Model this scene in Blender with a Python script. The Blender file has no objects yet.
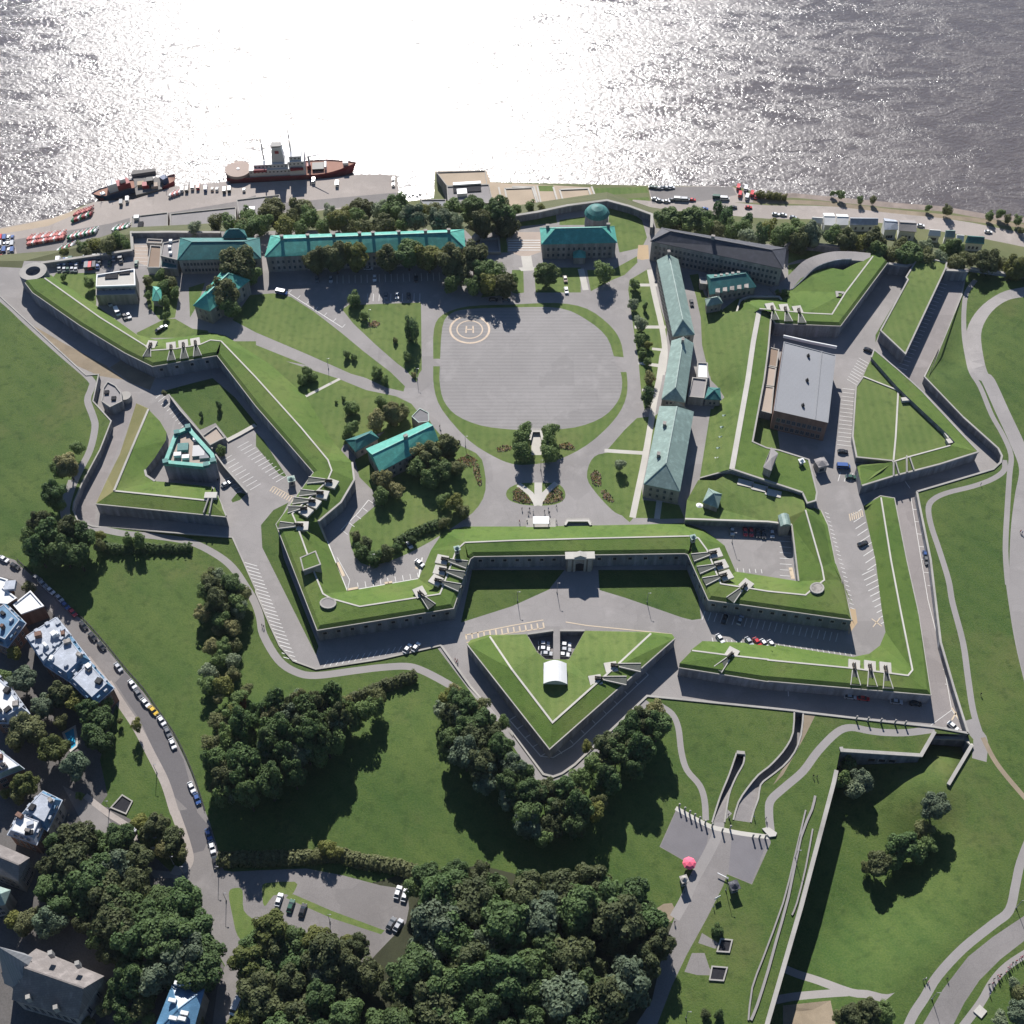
import bpy, bmesh, math, random
from mathutils import Vector, Matrix, Quaternion
from mathutils.geometry import delaunay_2d_cdt, tessellate_polygon
random.seed(7)
scene = bpy.context.scene
COL = scene.collection
R = math.radians
# ---------------------------------------------------------------- camera maths
H, F, TH = 400.0, 1248.0, R(51.4)
CT, ST = math.cos(TH), math.sin(TH)
RIVER = -80.0
def U(px, py, z=0.0):
    dx = (px-512)/F; dy = (512-py)/F
    X, Y, Z = dx, CT+ST*dy, -ST+CT*dy
    t = (z-H)/Z
    return Vector((X*t, Y*t, z))
TILE = {r+str(c): (256*c, oy) for r, oy in zip('abcd', (120, 350, 560, 768)) for c in range(4)}
def P(s):
    """tile-coordinate string -> list of photo coordinates"""
    out = []; ox = oy = 0; k = 1.0
    for tok in s.split():
        if tok in TILE: ox, oy = TILE[tok]; k = 4.0
        elif tok[0] == '@':
            a = tok[1:].split(','); ox, oy, k = float(a[0]), float(a[1]), float(a[2])
        else:
            a = tok.split(','); out.append((ox+float(a[0])/k, oy+float(a[1])/k))
    return out
def U2(s, z=0.0):
    pts = P(s) if isinstance(s, str) else s
    return [U(x, y, z) for x, y in pts]
def segdist(p, a, b):
    ab = b-a; t = max(0, min(1, (p-a).dot(ab)/max(ab.length_squared, 1e-9)))
    return (p-(a+ab*t)).length
def linedist(p, L): return min(segdist(p, L[i], L[i+1]) for i in range(len(L)-1))
def sm(t): t = max(0, min(1, t)); return t*t*(3-2*t)
LOW = [v.xy for v in U2([(205, 535), (240, 590), (262, 645), (300, 678), (380, 672), (440, 668)], 0)]
def G(x, y):
    return 4.0*sm((linedist(Vector((x, y)), LOW)-9)/26.0)
def UG(px, py, dz=0.0):
    z = 3.0
    for _ in range(6):
        v = U(px, py, z); z = G(v.x, v.y)
    v = U(px, py, z+dz)
    return v
def UGs(s, dz=0.0): return [UG(x, y, dz) for x, y in (P(s) if isinstance(s, str) else s)]
# lower lawn right of the long wall
LL_EDGE = [v.xy for v in UGs('c3 720,900 790,925 d3 850,140 880,300 865,480 780,680 600,820 470,930 430,1060 400,1200')]
def GL(x, y):
    d = linedist(Vector((x, y)), LL_EDGE)
    return G(x, y)-11.0*sm(d/30.0)
def UL(px, py, dz=0.0):
    z = 0.0
    for _ in range(12):
        v = U(px, py, z); z = 0.5*z+0.5*(GL(v.x, v.y)+dz)
    return U(px, py, z)
# ---------------------------------------------------------------- materials
MAT = {}
def mat(name, col, rough=0.9, var=0.25, scale=0.3, col2=None, spec=0.2, metal=0.0, fine=None, bump=0.0, kind=None, objvar=0.0, stripes=None):
    if name in MAT: return MAT[name]
    m = bpy.data.materials.new(name); m.use_nodes = True
    nt = m.node_tree; N = nt.nodes; L = nt.links
    b = N['Principled BSDF']
    b.inputs['Roughness'].default_value = rough
    b.inputs['Specular IOR Level'].default_value = spec
    b.inputs['Metallic'].default_value = metal
    tc = N.new('ShaderNodeTexCoord')
    n1 = N.new('ShaderNodeTexNoise'); n1.inputs['Scale'].default_value = scale*0.12; n1.inputs['Detail'].default_value = 6; n1.inputs['Roughness'].default_value = 0.6
    n2 = N.new('ShaderNodeTexNoise'); n2.inputs['Scale'].default_value = scale*(fine or 6); n2.inputs['Detail'].default_value = 4
    L.new(tc.outputs['Object'], n1.inputs['Vector']); L.new(tc.outputs['Object'], n2.inputs['Vector'])
    add = N.new('ShaderNodeMath'); add.operation = 'MULTIPLY_ADD'; add.inputs[1].default_value = 0.45
    mul = N.new('ShaderNodeMath'); mul.operation = 'MULTIPLY'; mul.inputs[1].default_value = 0.55
    L.new(n2.outputs['Fac'], add.inputs[0]); L.new(n1.outputs['Fac'], mul.inputs[0]); L.new(mul.outputs[0], add.inputs[2])
    fac = add.outputs[0]
    if stripes:
        w = N.new('ShaderNodeTexWave'); w.wave_type = 'BANDS'; w.bands_direction = stripes[0]
        w.inputs['Scale'].default_value = stripes[1]; w.inputs['Distortion'].default_value = stripes[3] if len(stripes) > 3 else 1.5; w.inputs['Detail'].default_value = 2
        L.new(tc.outputs['Object'], w.inputs['Vector'])
        a2 = N.new('ShaderNodeMath'); a2.operation = 'MULTIPLY_ADD'; a2.inputs[1].default_value = stripes[2]
        L.new(w.outputs['Fac'], a2.inputs[0]); L.new(fac, a2.inputs[2])
        a3 = N.new('ShaderNodeMath'); a3.operation = 'SUBTRACT'; a3.inputs[1].default_value = stripes[2]/2
        L.new(a2.outputs[0], a3.inputs[0]); fac = a3.outputs[0]
    ramp = N.new('ShaderNodeValToRGB')
    c2 = col2 or tuple(c*(1+var) for c in col)
    c1 = tuple(c*(1-var) for c in col) if not col2 else col
    ramp.color_ramp.elements[0].position = 0.33; ramp.color_ramp.elements[0].color = (*c1, 1)
    ramp.color_ramp.elements[1].position = 0.67; ramp.color_ramp.elements[1].color = (*c2, 1)
    L.new(fac, ramp.inputs['Fac'])
    out = ramp.outputs['Color']
    if objvar:
        oi = N.new('ShaderNodeObjectInfo'); hs = N.new('ShaderNodeHueSaturation')
        mr = N.new('ShaderNodeMapRange'); mr.inputs['To Min'].default_value = 1-objvar; mr.inputs['To Max'].default_value = 1+objvar
        L.new(oi.outputs['Random'], mr.inputs['Value']); L.new(mr.outputs[0], hs.inputs['Value'])
        mh = N.new('ShaderNodeMapRange'); mh.inputs['To Min'].default_value = 0.5-objvar*0.06; mh.inputs['To Max'].default_value = 0.5+objvar*0.06
        mm = N.new('ShaderNodeMath'); mm.operation = 'MULTIPLY'; mm.inputs[1].default_value = 7.31
        fr = N.new('ShaderNodeMath'); fr.operation = 'FRACT'
        L.new(oi.outputs['Random'], mm.inputs[0]); L.new(mm.outputs[0], fr.inputs[0]); L.new(fr.outputs[0], mh.inputs['Value']); L.new(mh.outputs[0], hs.inputs['Hue'])
        L.new(out, hs.inputs['Color']); out = hs.outputs['Color']
    if kind in ('seams', 'brick'):
        bt = N.new('ShaderNodeTexBrick')
        mp = N.new('ShaderNodeMapping')
        L.new(tc.outputs['Object'], mp.inputs['Vector']); L.new(mp.outputs[0], bt.inputs['Vector'])
        if kind == 'brick':
            # coursed masonry: horizontal coordinate runs along the wall, rows climb with z
            sx = N.new('ShaderNodeSeparateXYZ'); cx = N.new('ShaderNodeCombineXYZ'); ad = N.new('ShaderNodeMath'); ad.operation = 'ADD'
            L.new(tc.outputs['Object'], sx.inputs[0]); L.new(sx.outputs['X'], ad.inputs[0]); L.new(sx.outputs['Y'], ad.inputs[1])
            L.new(ad.outputs[0], cx.inputs['X']); L.new(sx.outputs['Z'], cx.inputs['Y']); L.new(cx.outputs[0], bt.inputs['Vector'])
            bt.inputs['Scale'].default_value = 0.6; bt.inputs['Mortar Size'].default_value = 0.03
        else:
            bt.inputs['Scale'].default_value = 0.5; bt.inputs['Mortar Size'].default_value = 0.02
        bt.inputs['Color1'].default_value = (1, 1, 1, 1); bt.inputs['Color2'].default_value = (0.82, 0.82, 0.82, 1); bt.inputs['Mortar'].default_value = (0.6, 0.6, 0.6, 1)
        mx = N.new('ShaderNodeMix'); mx.data_type = 'RGBA'; mx.blend_type = 'MULTIPLY'; mx.inputs['Factor'].default_value = 0.8
        L.new(out, mx.inputs['A']); L.new(bt.outputs['Color'], mx.inputs['B']); out = mx.outputs['Result']
    def mixin(other, facsock, blend='MIX'):
        mx = N.new('ShaderNodeMix'); mx.data_type = 'RGBA'; mx.blend_type = blend
        L.new(facsock, mx.inputs['Factor']); L.new(out, mx.inputs['A'])
        if isinstance(other, tuple): mx.inputs['B'].default_value = (*other, 1)
        else: L.new(other, mx.inputs['B'])
        return mx.outputs['Result']
    def thresh(sock, a, c, top=1.0):
        r_ = N.new('ShaderNodeMapRange'); r_.inputs['From Min'].default_value = a; r_.inputs['From Max'].default_value = c; r_.inputs['To Max'].default_value = top
        L.new(sock, r_.inputs['Value']); return r_.outputs[0]
    if kind == 'turf':
        n3 = N.new('ShaderNodeTexNoise'); n3.inputs['Scale'].default_value = 0.022; n3.inputs['Detail'].default_value = 7; n3.inputs['Roughness'].default_value = 0.68; L.new(tc.outputs['Object'], n3.inputs['Vector'])
        out = mixin((0.135, 0.118, 0.050), thresh(n3.outputs['Fac'], 0.54, 0.74, 0.42))
        n4 = N.new('ShaderNodeTexNoise'); n4.inputs['Scale'].default_value = 0.35; n4.inputs['Detail'].default_value = 5; L.new(tc.outputs['Object'], n4.inputs['Vector'])
        out = mixin(tuple(c*0.62 for c in col), thresh(n4.outputs['Fac'], 0.52, 0.72, 0.5))
    if kind == 'patch':
        vo = N.new('ShaderNodeTexVoronoi'); vo.inputs['Scale'].default_value = 0.045; vo.distance = 'CHEBYCHEV'; L.new(tc.outputs['Object'], vo.inputs['Vector'])
        hs_ = N.new('ShaderNodeSeparateColor'); L.new(vo.outputs['Color'], hs_.inputs[0])
        out = mixin(tuple(c*0.72 for c in col), thresh(hs_.outputs[0], 0.55, 1.0, 0.38))
        v2 = N.new('ShaderNodeTexVoronoi'); v2.feature = 'DISTANCE_TO_EDGE'; v2.inputs['Scale'].default_value = 0.11; L.new(tc.outputs['Object'], v2.inputs['Vector'])
        out = mixin(tuple(c*0.55 for c in col), thresh(v2.outputs['Distance'], 0.02, 0.0, 0.16))
        n5 = N.new('ShaderNodeTexNoise'); n5.inputs['Scale'].default_value = 0.09; n5.inputs['Detail'].default_value = 8; n5.inputs['Roughness'].default_value = 0.7; L.new(tc.outputs['Object'], n5.inputs['Vector'])
        out = mixin(tuple(c*1.28 for c in col), thresh(n5.outputs['Fac'], 0.52, 0.70, 0.6))
    if kind in ('brick', 'seams'):
        mp2 = N.new('ShaderNodeMapping'); mp2.inputs['Scale'].default_value = (0.5, 0.5, 0.06); L.new(tc.outputs['Object'], mp2.inputs['Vector'])
        n6 = N.new('ShaderNodeTexNoise'); n6.inputs['Scale'].default_value = 1.0; n6.inputs['Detail'].default_value = 6; L.new(mp2.outputs[0], n6.inputs['Vector'])
        out = mixin(tuple(c*(0.5 if kind == 'brick' else 0.74) for c in col), thresh(n6.outputs['Fac'], 0.48, 0.66, 0.7))
        out = mixin(tuple(min(0.8, c*1.35) for c in col), thresh(n6.outputs['Fac'], 0.46, 0.30, 0.6))
    L.new(out, b.inputs['Base Color'])
    if bump:
        bp = N.new('ShaderNodeBump'); bp.inputs['Strength'].default_value = bump; bp.inputs['Distance'].default_value = 0.3
        L.new(n2.outputs['Fac'], bp.inputs['Height']); L.new(bp.outputs[0], b.inputs['Normal'])
    MAT[name] = m
    return m
M = dict(
 grass=mat('park_grass', (0.032, 0.068, 0.0135), col2=(0.080, 0.110, 0.027), scale=0.20, fine=9, bump=0.5, stripes=('DIAGONAL', 0.05, 0.05), kind='turf'),
 lawn=mat('lawn_grass', (0.060, 0.106, 0.023), col2=(0.130, 0.164, 0.048), scale=0.35, fine=8, bump=0.4, stripes=('X', 0.09, 0.06), kind='turf'),
 bank=mat('bank_grass', (0.048, 0.098, 0.0160), col2=(0.104, 0.148, 0.034), scale=0.35, fine=8, bump=0.5, kind='turf'),
 dry=mat('dry_grass', (0.11, 0.115, 0.042), col2=(0.19, 0.17, 0.08), scale=0.6, fine=6, bump=0.4),
 slope=mat('cliff_ground', (0.045, 0.055, 0.022), col2=(0.10, 0.10, 0.05), scale=0.5, bump=0.5),
 asphalt=mat('parade_asphalt', (0.235, 0.220, 0.211), var=0.2, scale=0.3, fine=10, kind='patch'),
 parade=mat('parade_ground', (0.225, 0.213, 0.205), var=0.15, scale=0.3, fine=10, stripes=('Y', 0.15, 0.16, 0.25), kind='patch'),
 road=mat('worn_asphalt', (0.180, 0.167, 0.160), var=0.22, scale=0.3, fine=9, kind='patch'),
 ditchfloor=mat('ditch_asphalt', (0.225, 0.205, 0.198), var=0.2, scale=0.3, fine=9, kind='patch'),
 quay=mat('quay_concrete', (0.30, 0.265, 0.24), var=0.14, scale=0.3, kind='patch'),
 path=mat('path_gravel', (0.235, 0.22, 0.21), var=0.12, scale=0.6),
 pale=mat('pale_concrete', (0.42, 0.40, 0.36), var=0.16, scale=0.8),
 sand=mat('sandy_ground', (0.36, 0.29, 0.215), var=0.15, scale=0.6),
 soil=mat('worn_soil', (0.21, 0.17, 0.12), var=0.3, scale=1.0),
 townground=mat('town_ground', (0.10, 0.093, 0.088), var=0.3, scale=0.4),
 stone=mat('scarp_masonry', (0.215, 0.225, 0.245), var=0.34, scale=0.6, kind='brick', bump=0.5),
 stone2=mat('building_stone', (0.30, 0.275, 0.25), var=0.2, scale=0.8, kind='brick'),
 coping=mat('coping_stone', (0.30, 0.285, 0.26), var=0.25, scale=1.0),
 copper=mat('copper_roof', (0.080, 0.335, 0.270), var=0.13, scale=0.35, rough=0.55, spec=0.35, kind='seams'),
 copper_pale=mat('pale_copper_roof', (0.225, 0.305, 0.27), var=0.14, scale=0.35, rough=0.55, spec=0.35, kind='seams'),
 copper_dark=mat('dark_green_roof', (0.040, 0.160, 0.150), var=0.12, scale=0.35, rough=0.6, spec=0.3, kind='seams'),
 slate=mat('slate_roof', (0.062, 0.063, 0.075), var=0.14, scale=0.5, rough=0.6, spec=0.3, kind='seams'),
 steel=mat('metal_roof', (0.22, 0.225, 0.235), var=0.10, scale=0.3, rough=0.8, spec=0.2, stripes=('X', 0.6, 0.3, 0.2)),
 gravelroof=mat('gravel_roof', (0.24, 0.225, 0.22), var=0.16, scale=0.6),
 brownroof=mat('brown_roof', (0.22, 0.165, 0.125), var=0.16, scale=0.6),
 pinkroof=mat('terrace_paving', (0.34, 0.28, 0.235), var=0.12, scale=0.6),
 brick=mat('brick_wall', (0.20, 0.12, 0.09), var=0.2, scale=0.9, kind='brick'),
 white=mat('white_paint', (0.64, 0.64, 0.63), var=0.10, scale=1.0, rough=0.5),
 tinroof=mat('tin_roof', (0.36, 0.39, 0.44), var=0.25, scale=0.8, rough=0.6, spec=0.35, kind='seams'),
 blueroof=mat('blue_metal_roof', (0.085, 0.19, 0.30), var=0.12, scale=0.8, rough=0.4, spec=0.5, kind='seams'),
 tile=mat('dark_shingle_roof', (0.20, 0.18, 0.17), var=0.2, scale=0.8, kind='seams'),
 line=mat('road_paint', (0.60, 0.59, 0.56), var=0.16, scale=2.0),
 yline=mat('yellow_road_paint', (0.50, 0.41, 0.30), var=0.15, scale=2.0),
 glass=mat('window_glass', (0.03, 0.04, 0.05), var=0.2, rough=0.12, spec=0.6),
 black=mat('black_iron', (0.018, 0.018, 0.02), var=0.2, rough=0.5),
 dark=mat('dark_recess', (0.02, 0.02, 0.024), var=0.2),
 pole=mat('grey_metal', (0.22, 0.22, 0.23), var=0.1, rough=0.45, spec=0.5),
 bark=mat('bark', (0.08, 0.06, 0.045), var=0.25, scale=3),
 pool=mat('pool_blue', (0.03, 0.28, 0.45), var=0.1, rough=0.1),
)
# ---------------------------------------------------------------- object helpers
LABELS = []
def link(o, parent=None):
    COL.objects.link(o)
    if parent is not None: o.parent = parent
    return o
def meshobj(name, verts, faces, m, parent=None, smooth=False, mats=None, fm=None):
    me = bpy.data.meshes.new(name)
    org = Vector(parent.location) if parent is not None and not parent.parent else (Vector(parent.parent.location) if parent is not None else Vector((0, 0, 0)))
    me.from_pydata([Vector(v)-org for v in verts], [], faces)
    for mm in (mats or [m]): me.materials.append(mm)
    if fm:
        for p, i in zip(me.polygons, fm): p.material_index = i
    if smooth:
        for p in me.polygons: p.use_smooth = True
    me.validate(); me.update()
    o = bpy.data.objects.new(name, me)
    return link(o, parent)
def thing(name, label, cat, loc, group=None):
    o = bpy.data.objects.new(name, None); o.empty_display_size = 1
    COL.objects.link(o); o.location = loc
    tag(o, label, cat, group); return o
def tag(o, label, cat, group=None):
    o['label'] = label; o['category'] = cat
    if group: o['group'] = group
    return o
class MB:
    def __init__(s): s.v = []; s.f = []; s.fm = []
    def quad(s, *p, m=0):
        n = len(s.v); s.v += [Vector(q) for q in p]; s.f.append(tuple(range(n, n+len(p)))); s.fm.append(m)
    def poly(s, pts, m=0):
        n = len(s.v); s.v += [Vector(q) for q in pts]
        for t in tessellate_polygon([[Vector(q) for q in pts]]):
            a, b, c = [Vector(pts[i]) for i in t]
            nz = (b-a).cross(c-a).z
            s.f.append(tuple(n+i for i in (t if nz >= 0 else t[::-1]))); s.fm.append(m)
    def prism(s, pts, z0, z1, m=0, top=None, bottom=False):
        pts = [Vector((p[0], p[1], 0)) for p in pts]
        ar = sum(pts[i].x*pts[(i+1) % len(pts)].y-pts[(i+1) % len(pts)].x*pts[i].y for i in range(len(pts)))
        if ar < 0: pts = pts[::-1]
        n = len(pts)
        for i in range(n):
            a, b = pts[i], pts[(i+1) % n]
            s.quad((a.x, a.y, z0), (b.x, b.y, z0), (b.x, b.y, z1), (a.x, a.y, z1), m=m)
        s.poly([(p.x, p.y, z1) for p in pts], m=m if top is None else top)
    def box(s, c, sx, sy, sz, rot=0, m=0):
        """c = centre of the base"""
        ca, sa = math.cos(rot), math.sin(rot)
        q = [Vector((c[0]+ca*x-sa*y, c[1]+sa*x+ca*y, 0)) for x, y in ((-sx/2, -sy/2), (sx/2, -sy/2), (sx/2, sy/2), (-sx/2, sy/2))]
        s.prism(q, c[2], c[2]+sz, m=m)
    def tube(s, a, b, r0, r1=None, n=8, m=0, cap=True):
        a, b = Vector(a), Vector(b); r1 = r0 if r1 is None else r1
        d = (b-a).normalized(); u = d.orthogonal().normalized(); w = d.cross(u)
        k = len(s.v)
        for i in range(n):
            t = 2*math.pi*i/n; e = u*math.cos(t)+w*math.sin(t)
            s.v += [a+e*r0, b+e*r1]
        for i in range(n):
            j = (i+1) % n
            s.f.append((k+2*i, k+2*j, k+2*j+1, k+2*i+1)); s.fm.append(m)
        if cap:
            s.f.append(tuple(k+2*i+1 for i in range(n))); s.fm.append(m)
            s.f.append(tuple(k+2*i for i in range(n))[::-1]); s.fm.append(m)
    def wallstrip(s, A, B, m=0, closed=False):
        n = len(A)
        for i in range(n if closed else n-1):
            j = (i+1) % n
            s.quad(A[i], A[j], B[j], B[i], m=m)
    def kerb(s, pts, w, h, m=0, closed=False, sink=0.3):
        """solid ribbon of width w whose top is h above the given 3-D line"""
        pts = [Vector(p) for p in pts]
        cl = [pts[0]]
        for p in pts[1:]:
            if (p.xy-cl[-1].xy).length > 0.02: cl.append(p)
        pts = cl; n = len(pts); off = []
        if n < 2: return
        for i in range(n):
            a = pts[i-1] if (i > 0 or closed) else pts[i]
            b = pts[(i+1) % n] if (i < n-1 or closed) else pts[i]
            d1 = (pts[i]-a).xy; d2 = (b-pts[i]).xy
            d1 = d1.normalized() if d1.length > 1e-6 else None; d2 = d2.normalized() if d2.length > 1e-6 else None
            d = (d1 or d2)+(d2 or d1); d = d.normalized() if d.length > 1e-6 else (d1 or d2)
            nrm = Vector((-d.y, d.x, 0))
            k = 1/max(0.45, d.dot(d1 or d2))
            off.append(nrm*(w/2*k))
        Lp = [p+o for p, o in zip(pts, off)]; Rp = [p-o for p, o in zip(pts, off)]
        up = Vector((0, 0, h)); dn = Vector((0, 0, -sink))
        for i in range(n if closed else n-1):
            j = (i+1) % n
            s.quad(Rp[i]+up, Rp[j]+up, Lp[j]+up, Lp[i]+up, m=m)
            s.quad(Rp[i]+dn, Rp[j]+dn, Rp[j]+up, Rp[i]+up, m=m)
            s.quad(Lp[j]+dn, Lp[i]+dn, Lp[i]+up, Lp[j]+up, m=m)
        if not closed:
            s.quad(Lp[0]+dn, Rp[0]+dn, Rp[0]+up, Lp[0]+up, m=m)
            s.quad(Rp[-1]+dn, Lp[-1]+dn, Lp[-1]+up, Rp[-1]+up, m=m)
    def build(s, name, m, parent=None, smooth=False):
        ms = m if isinstance(m, list) else [m]
        return meshobj(name, s.v, s.f, ms[0], parent, smooth, mats=ms, fm=s.fm)
def smooth_line(pts, n=4, closed=False):
    """Catmull-Rom"""
    out = []; N = len(pts)
    for i in range(N if closed else N-1):
        if closed: p0, p1, p2, p3 = pts[i-1], pts[i], pts[(i+1) % N], pts[(i+2) % N]
        else: p0, p1, p2, p3 = pts[max(i-1, 0)], pts[i], pts[i+1], pts[min(i+2, N-1)]
        for k in range(n):
            t = k/n
            out.append(tuple(0.5*((2*b)+(-a+c)*t+(2*a-5*b+4*c-d)*t*t+(-a+3*b-3*c+d)*t**3) for a, b, c, d in zip(p0, p1, p2, p3)))
    if not closed: out.append(tuple(pts[-1]))
    return out
def S(s, n=4, closed=False): return smooth_line(P(s) if isinstance(s, str) else s, n, closed)
# ---------------------------------------------------------------- planar partition of the ground
def partition(zone, layers, zfun, grid):
    """zone: xy list. layers: (object name, material or None for a hole, list of xy polygons). Later layers win."""
    verts = []; edges = []; polys_ = []
    def addpoly(pl, idx):
        pl = [(float(p[0]), float(p[1])) for p in pl]
        n = len(verts); k = len(pl); verts.extend(Vector(p) for p in pl); edges.extend((n+i, n+(i+1) % k) for i in range(k))
        xs = [p[0] for p in pl]; ys = [p[1] for p in pl]
        polys_.append((idx, min(xs), max(xs), min(ys), max(ys), pl))
    def inside(pl, x, y):
        c = False; j = len(pl)-1
        for i in range(len(pl)):
            xi, yi = pl[i]; xj, yj = pl[j]
            if (yi > y) != (yj > y) and x < (xj-xi)*(y-yi)/(yj-yi)+xi: c = not c
            j = i
        return c
    addpoly(zone, 0)
    for i, (_, _, polys) in enumerate(layers, 1):
        for pl in polys: addpoly(pl, i)
    if grid:
        xs = [p[0] for p in zone]; ys = [p[1] for p in zone]
        x = min(xs)+grid/2
        while x < max(xs):
            y = min(ys)+grid/2
            while y < max(ys):
                verts.append(Vector((x, y))); y += grid
            x += grid
    vo, eo, fo, ov, oe, of = delaunay_2d_cdt(verts, edges, [], 0, 1e-4)
    buck = {}; zp = polys_[0]; rest = sorted(polys_[1:], key=lambda q: -q[0])
    for f in fo:
        cx = sum(vo[i].x for i in f)/len(f); cy = sum(vo[i].y for i in f)/len(f)
        if not inside(zp[5], cx, cy): continue
        k = 0
        for q in rest:
            if q[1] <= cx <= q[2] and q[3] <= cy <= q[4] and inside(q[5], cx, cy): k = q[0]; break
        buck.setdefault(k, []).append(f)
    zz = [zfun(v.x, v.y) for v in vo]
    return vo, zz, buck
def emit(name, m, data, ks, dz=0.0):
    vo, zz, buck = data
    mp = {}; V = []; Fs = []
    for k in ks:
        for f in buck.get(k, []):
            t = []
            for i in f:
                if i not in mp: mp[i] = len(V); V.append(Vector((vo[i].x, vo[i].y, zz[i]+dz)))
                t.append(mp[i])
            a, b, c = [V[q] for q in t[:3]]
            if (b-a).cross(c-a).z < 0: t = t[::-1]
            Fs.append(tuple(t))
    if not Fs: return None
    o = meshobj(name, V, Fs, m, smooth=False)
    o['kind'] = 'structure'
    return o
def band(pts, w):
    """list of quads following a world polyline with width w (or per-point widths)"""
    pts = [Vector(p[:2]) for p in pts]; n = len(pts); Lp = []; Rp = []
    for i in range(n):
        d = (pts[min(i+1, n-1)]-pts[max(i-1, 0)])
        d = d.normalized() if d.length > 1e-9 else Vector((1, 0))
        nn = Vector((-d.y, d.x)); ww = (w[i] if isinstance(w, (list, tuple)) else w)/2
        Lp.append(pts[i]+nn*ww); Rp.append(pts[i]-nn*ww)
    return [[Rp[i], Rp[i+1], Lp[i+1], Lp[i]] for i in range(n-1)]
def pathG(s, w, n=4): return band([UG(x, y) for x, y in S(s, n)], w)
def path0(s, w, n=4, z=0.0): return band([U(x, y, z) for x, y in S(s, n)], w)
def polyG(s, n=0): return [[v.xy for v in UGs(S(s, n, True) if n else P(s))]]
def poly0(s, n=0, z=0.0): return [[v.xy for v in U2(S(s, n, True) if n else P(s), z)]]
# ================================================================ TERRAIN
LOW2 = [v.xy for v in U2([(975, 268), (962, 292), (945, 338), (938, 352)], 0)]
def G(x, y):
    p = Vector((x, y))
    return 4.0*min(sm((linedist(p, LOW)-9)/26.0), sm((linedist(p, LOW2)-5)/16.0))
NEDGE = [(-260, 232), (-62, 260), (0, 267), (22, 268), (24, 261), (45, 261), (132, 249), (133, 233), (250, 231), (465, 230), (478, 243), (512, 216), (560, 208), (607, 200), (652, 213), (656, 228), (768, 244), (790, 243), (835, 246), (878, 251), (888, 262), (972, 269), (1024, 280), (1300, 330)]
MEDGE = [(-260, 222), (-62, 252), (0, 259), (24, 256), (60, 250), (132, 227), (250, 221), (420, 212), (512, 206), (607, 192), (650, 207), (768, 226), (878, 238), (972, 254), (1024, 264), (1300, 312)]
CSC = 'a0 -250,560 0,705 100,797 345,1022 b0 395,98 372,205 445,285 400,400 330,530 296,610 292,640 310,680 370,706 930,750 1024,960 c1 0,130 60,270 95,345 150,405 240,438 500,398 740,343 860,510 1024,700 c2 0,690 125,858 165,868 200,855 250,820 440,640 540,545 c3 0,593 105,604 140,610 400,640 660,668 800,694 745,520 690,330 650,0 b3 605,620 595,568 900,478 930,450 935,425 920,395 780,270 625,108 680,0 a3 645,1022 775,700 790,620 812,594'
csc = UGs(CSC)
north0 = [U(x, y, 0) for x, y in NEDGE[1:22]]
PIT = [v.xy for v in csc]+[v.xy for v in reversed(north0)]
LLB = UGs('c3 290,752 294,765 610,785 665,690')+[UG(*P('c3 672,694')[0]), UG(*P('c3 800,698')[0])]+UGs('c3 812,745')
LWALL = UGs('d3 -40,1160 0,1010 130,560 262,60 c3 272,845')
LLPOLY = [v.xy for v in LLB]+LL_EDGE+[UG(*P('d3 -50,1240')[0]).xy]+[v.xy for v in LWALL]
# ramps cut into the glacis: (left edge, right edge, bottom depth below ground per station)
RA_L = UGs(S('c3 105,603 100,690 75,745 40,790 0,830 c2 985,860 940,915 905,970 885,1040', 2))
RA_R = UGs(S('c3 141,609 132,700 105,770 60,825 0,872 c3 -30,900 c2 985,955 968,1000 955,1050', 2))
RB_L = UGs(S('c2 898,772 868,860 835,940 812,1010 800,1050', 3))
RB_R = UGs(S('c2 930,775 925,815 895,870 868,940 850,1050', 3))
def rampz(Lp, Rp, d0, d1, flat):
    d0 = d0*1.0
    n = len(Lp); out = []
    for i in range(n):
        t = sm(max(0, i/(n-1)-flat)/(1-flat))
        g = G(*((Lp[i]+Rp[i])/2).xy)
        out.append(g-(d0+(d1-d0)*t))
    return out
RA_Z = rampz(RA_L, RA_R, 4.0, 0.05, 0.2); RB_Z = rampz(RB_L, RB_R, 3.6, 0.05, 0.15)
RAPOLY = [v.xy for v in RA_L]+[v.xy for v in reversed(RA_R)]; RBPOLY = [v.xy for v in RB_L]+[v.xy for v in reversed(RB_R)]
big = Vector
OUT = [U(-420, 215, 0).xy, U(-260, 232, 0).xy]+[v.xy for v in csc]+[U(1024, 280, 0).xy, U(1300, 330, 0).xy, Vector((1100, 560)), Vector((1100, 10)), Vector((-1100, 10)), Vector((-1100, 700))]
street = polyG('c0 -200,-180 -20,-25 60,0 140,75 250,180 330,240 420,340 500,440 570,520 620,590 690,690 740,790 780,890 d0 800,120 840,220 870,320 895,410 930,415 1024,410 d1 200,402 350,430 500,470 605,485 612,560 600,620 485,740 430,800 300,700 150,640 0,620 d0 1015,640 1010,730 960,800 945,900 900,1060 880,1200 740,1200 850,1024 870,880 900,790 850,700 760,570 700,470 690,440 620,440 560,380 500,290 430,200 340,120 250,70 340,240 370,290 520,400 700,416 740,408 758,370 740,310 680,150 620,0 c0 590,740 530,640 480,560 430,470 350,380 270,280 170,170 60,80 -20,60 -260,-60')
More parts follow.
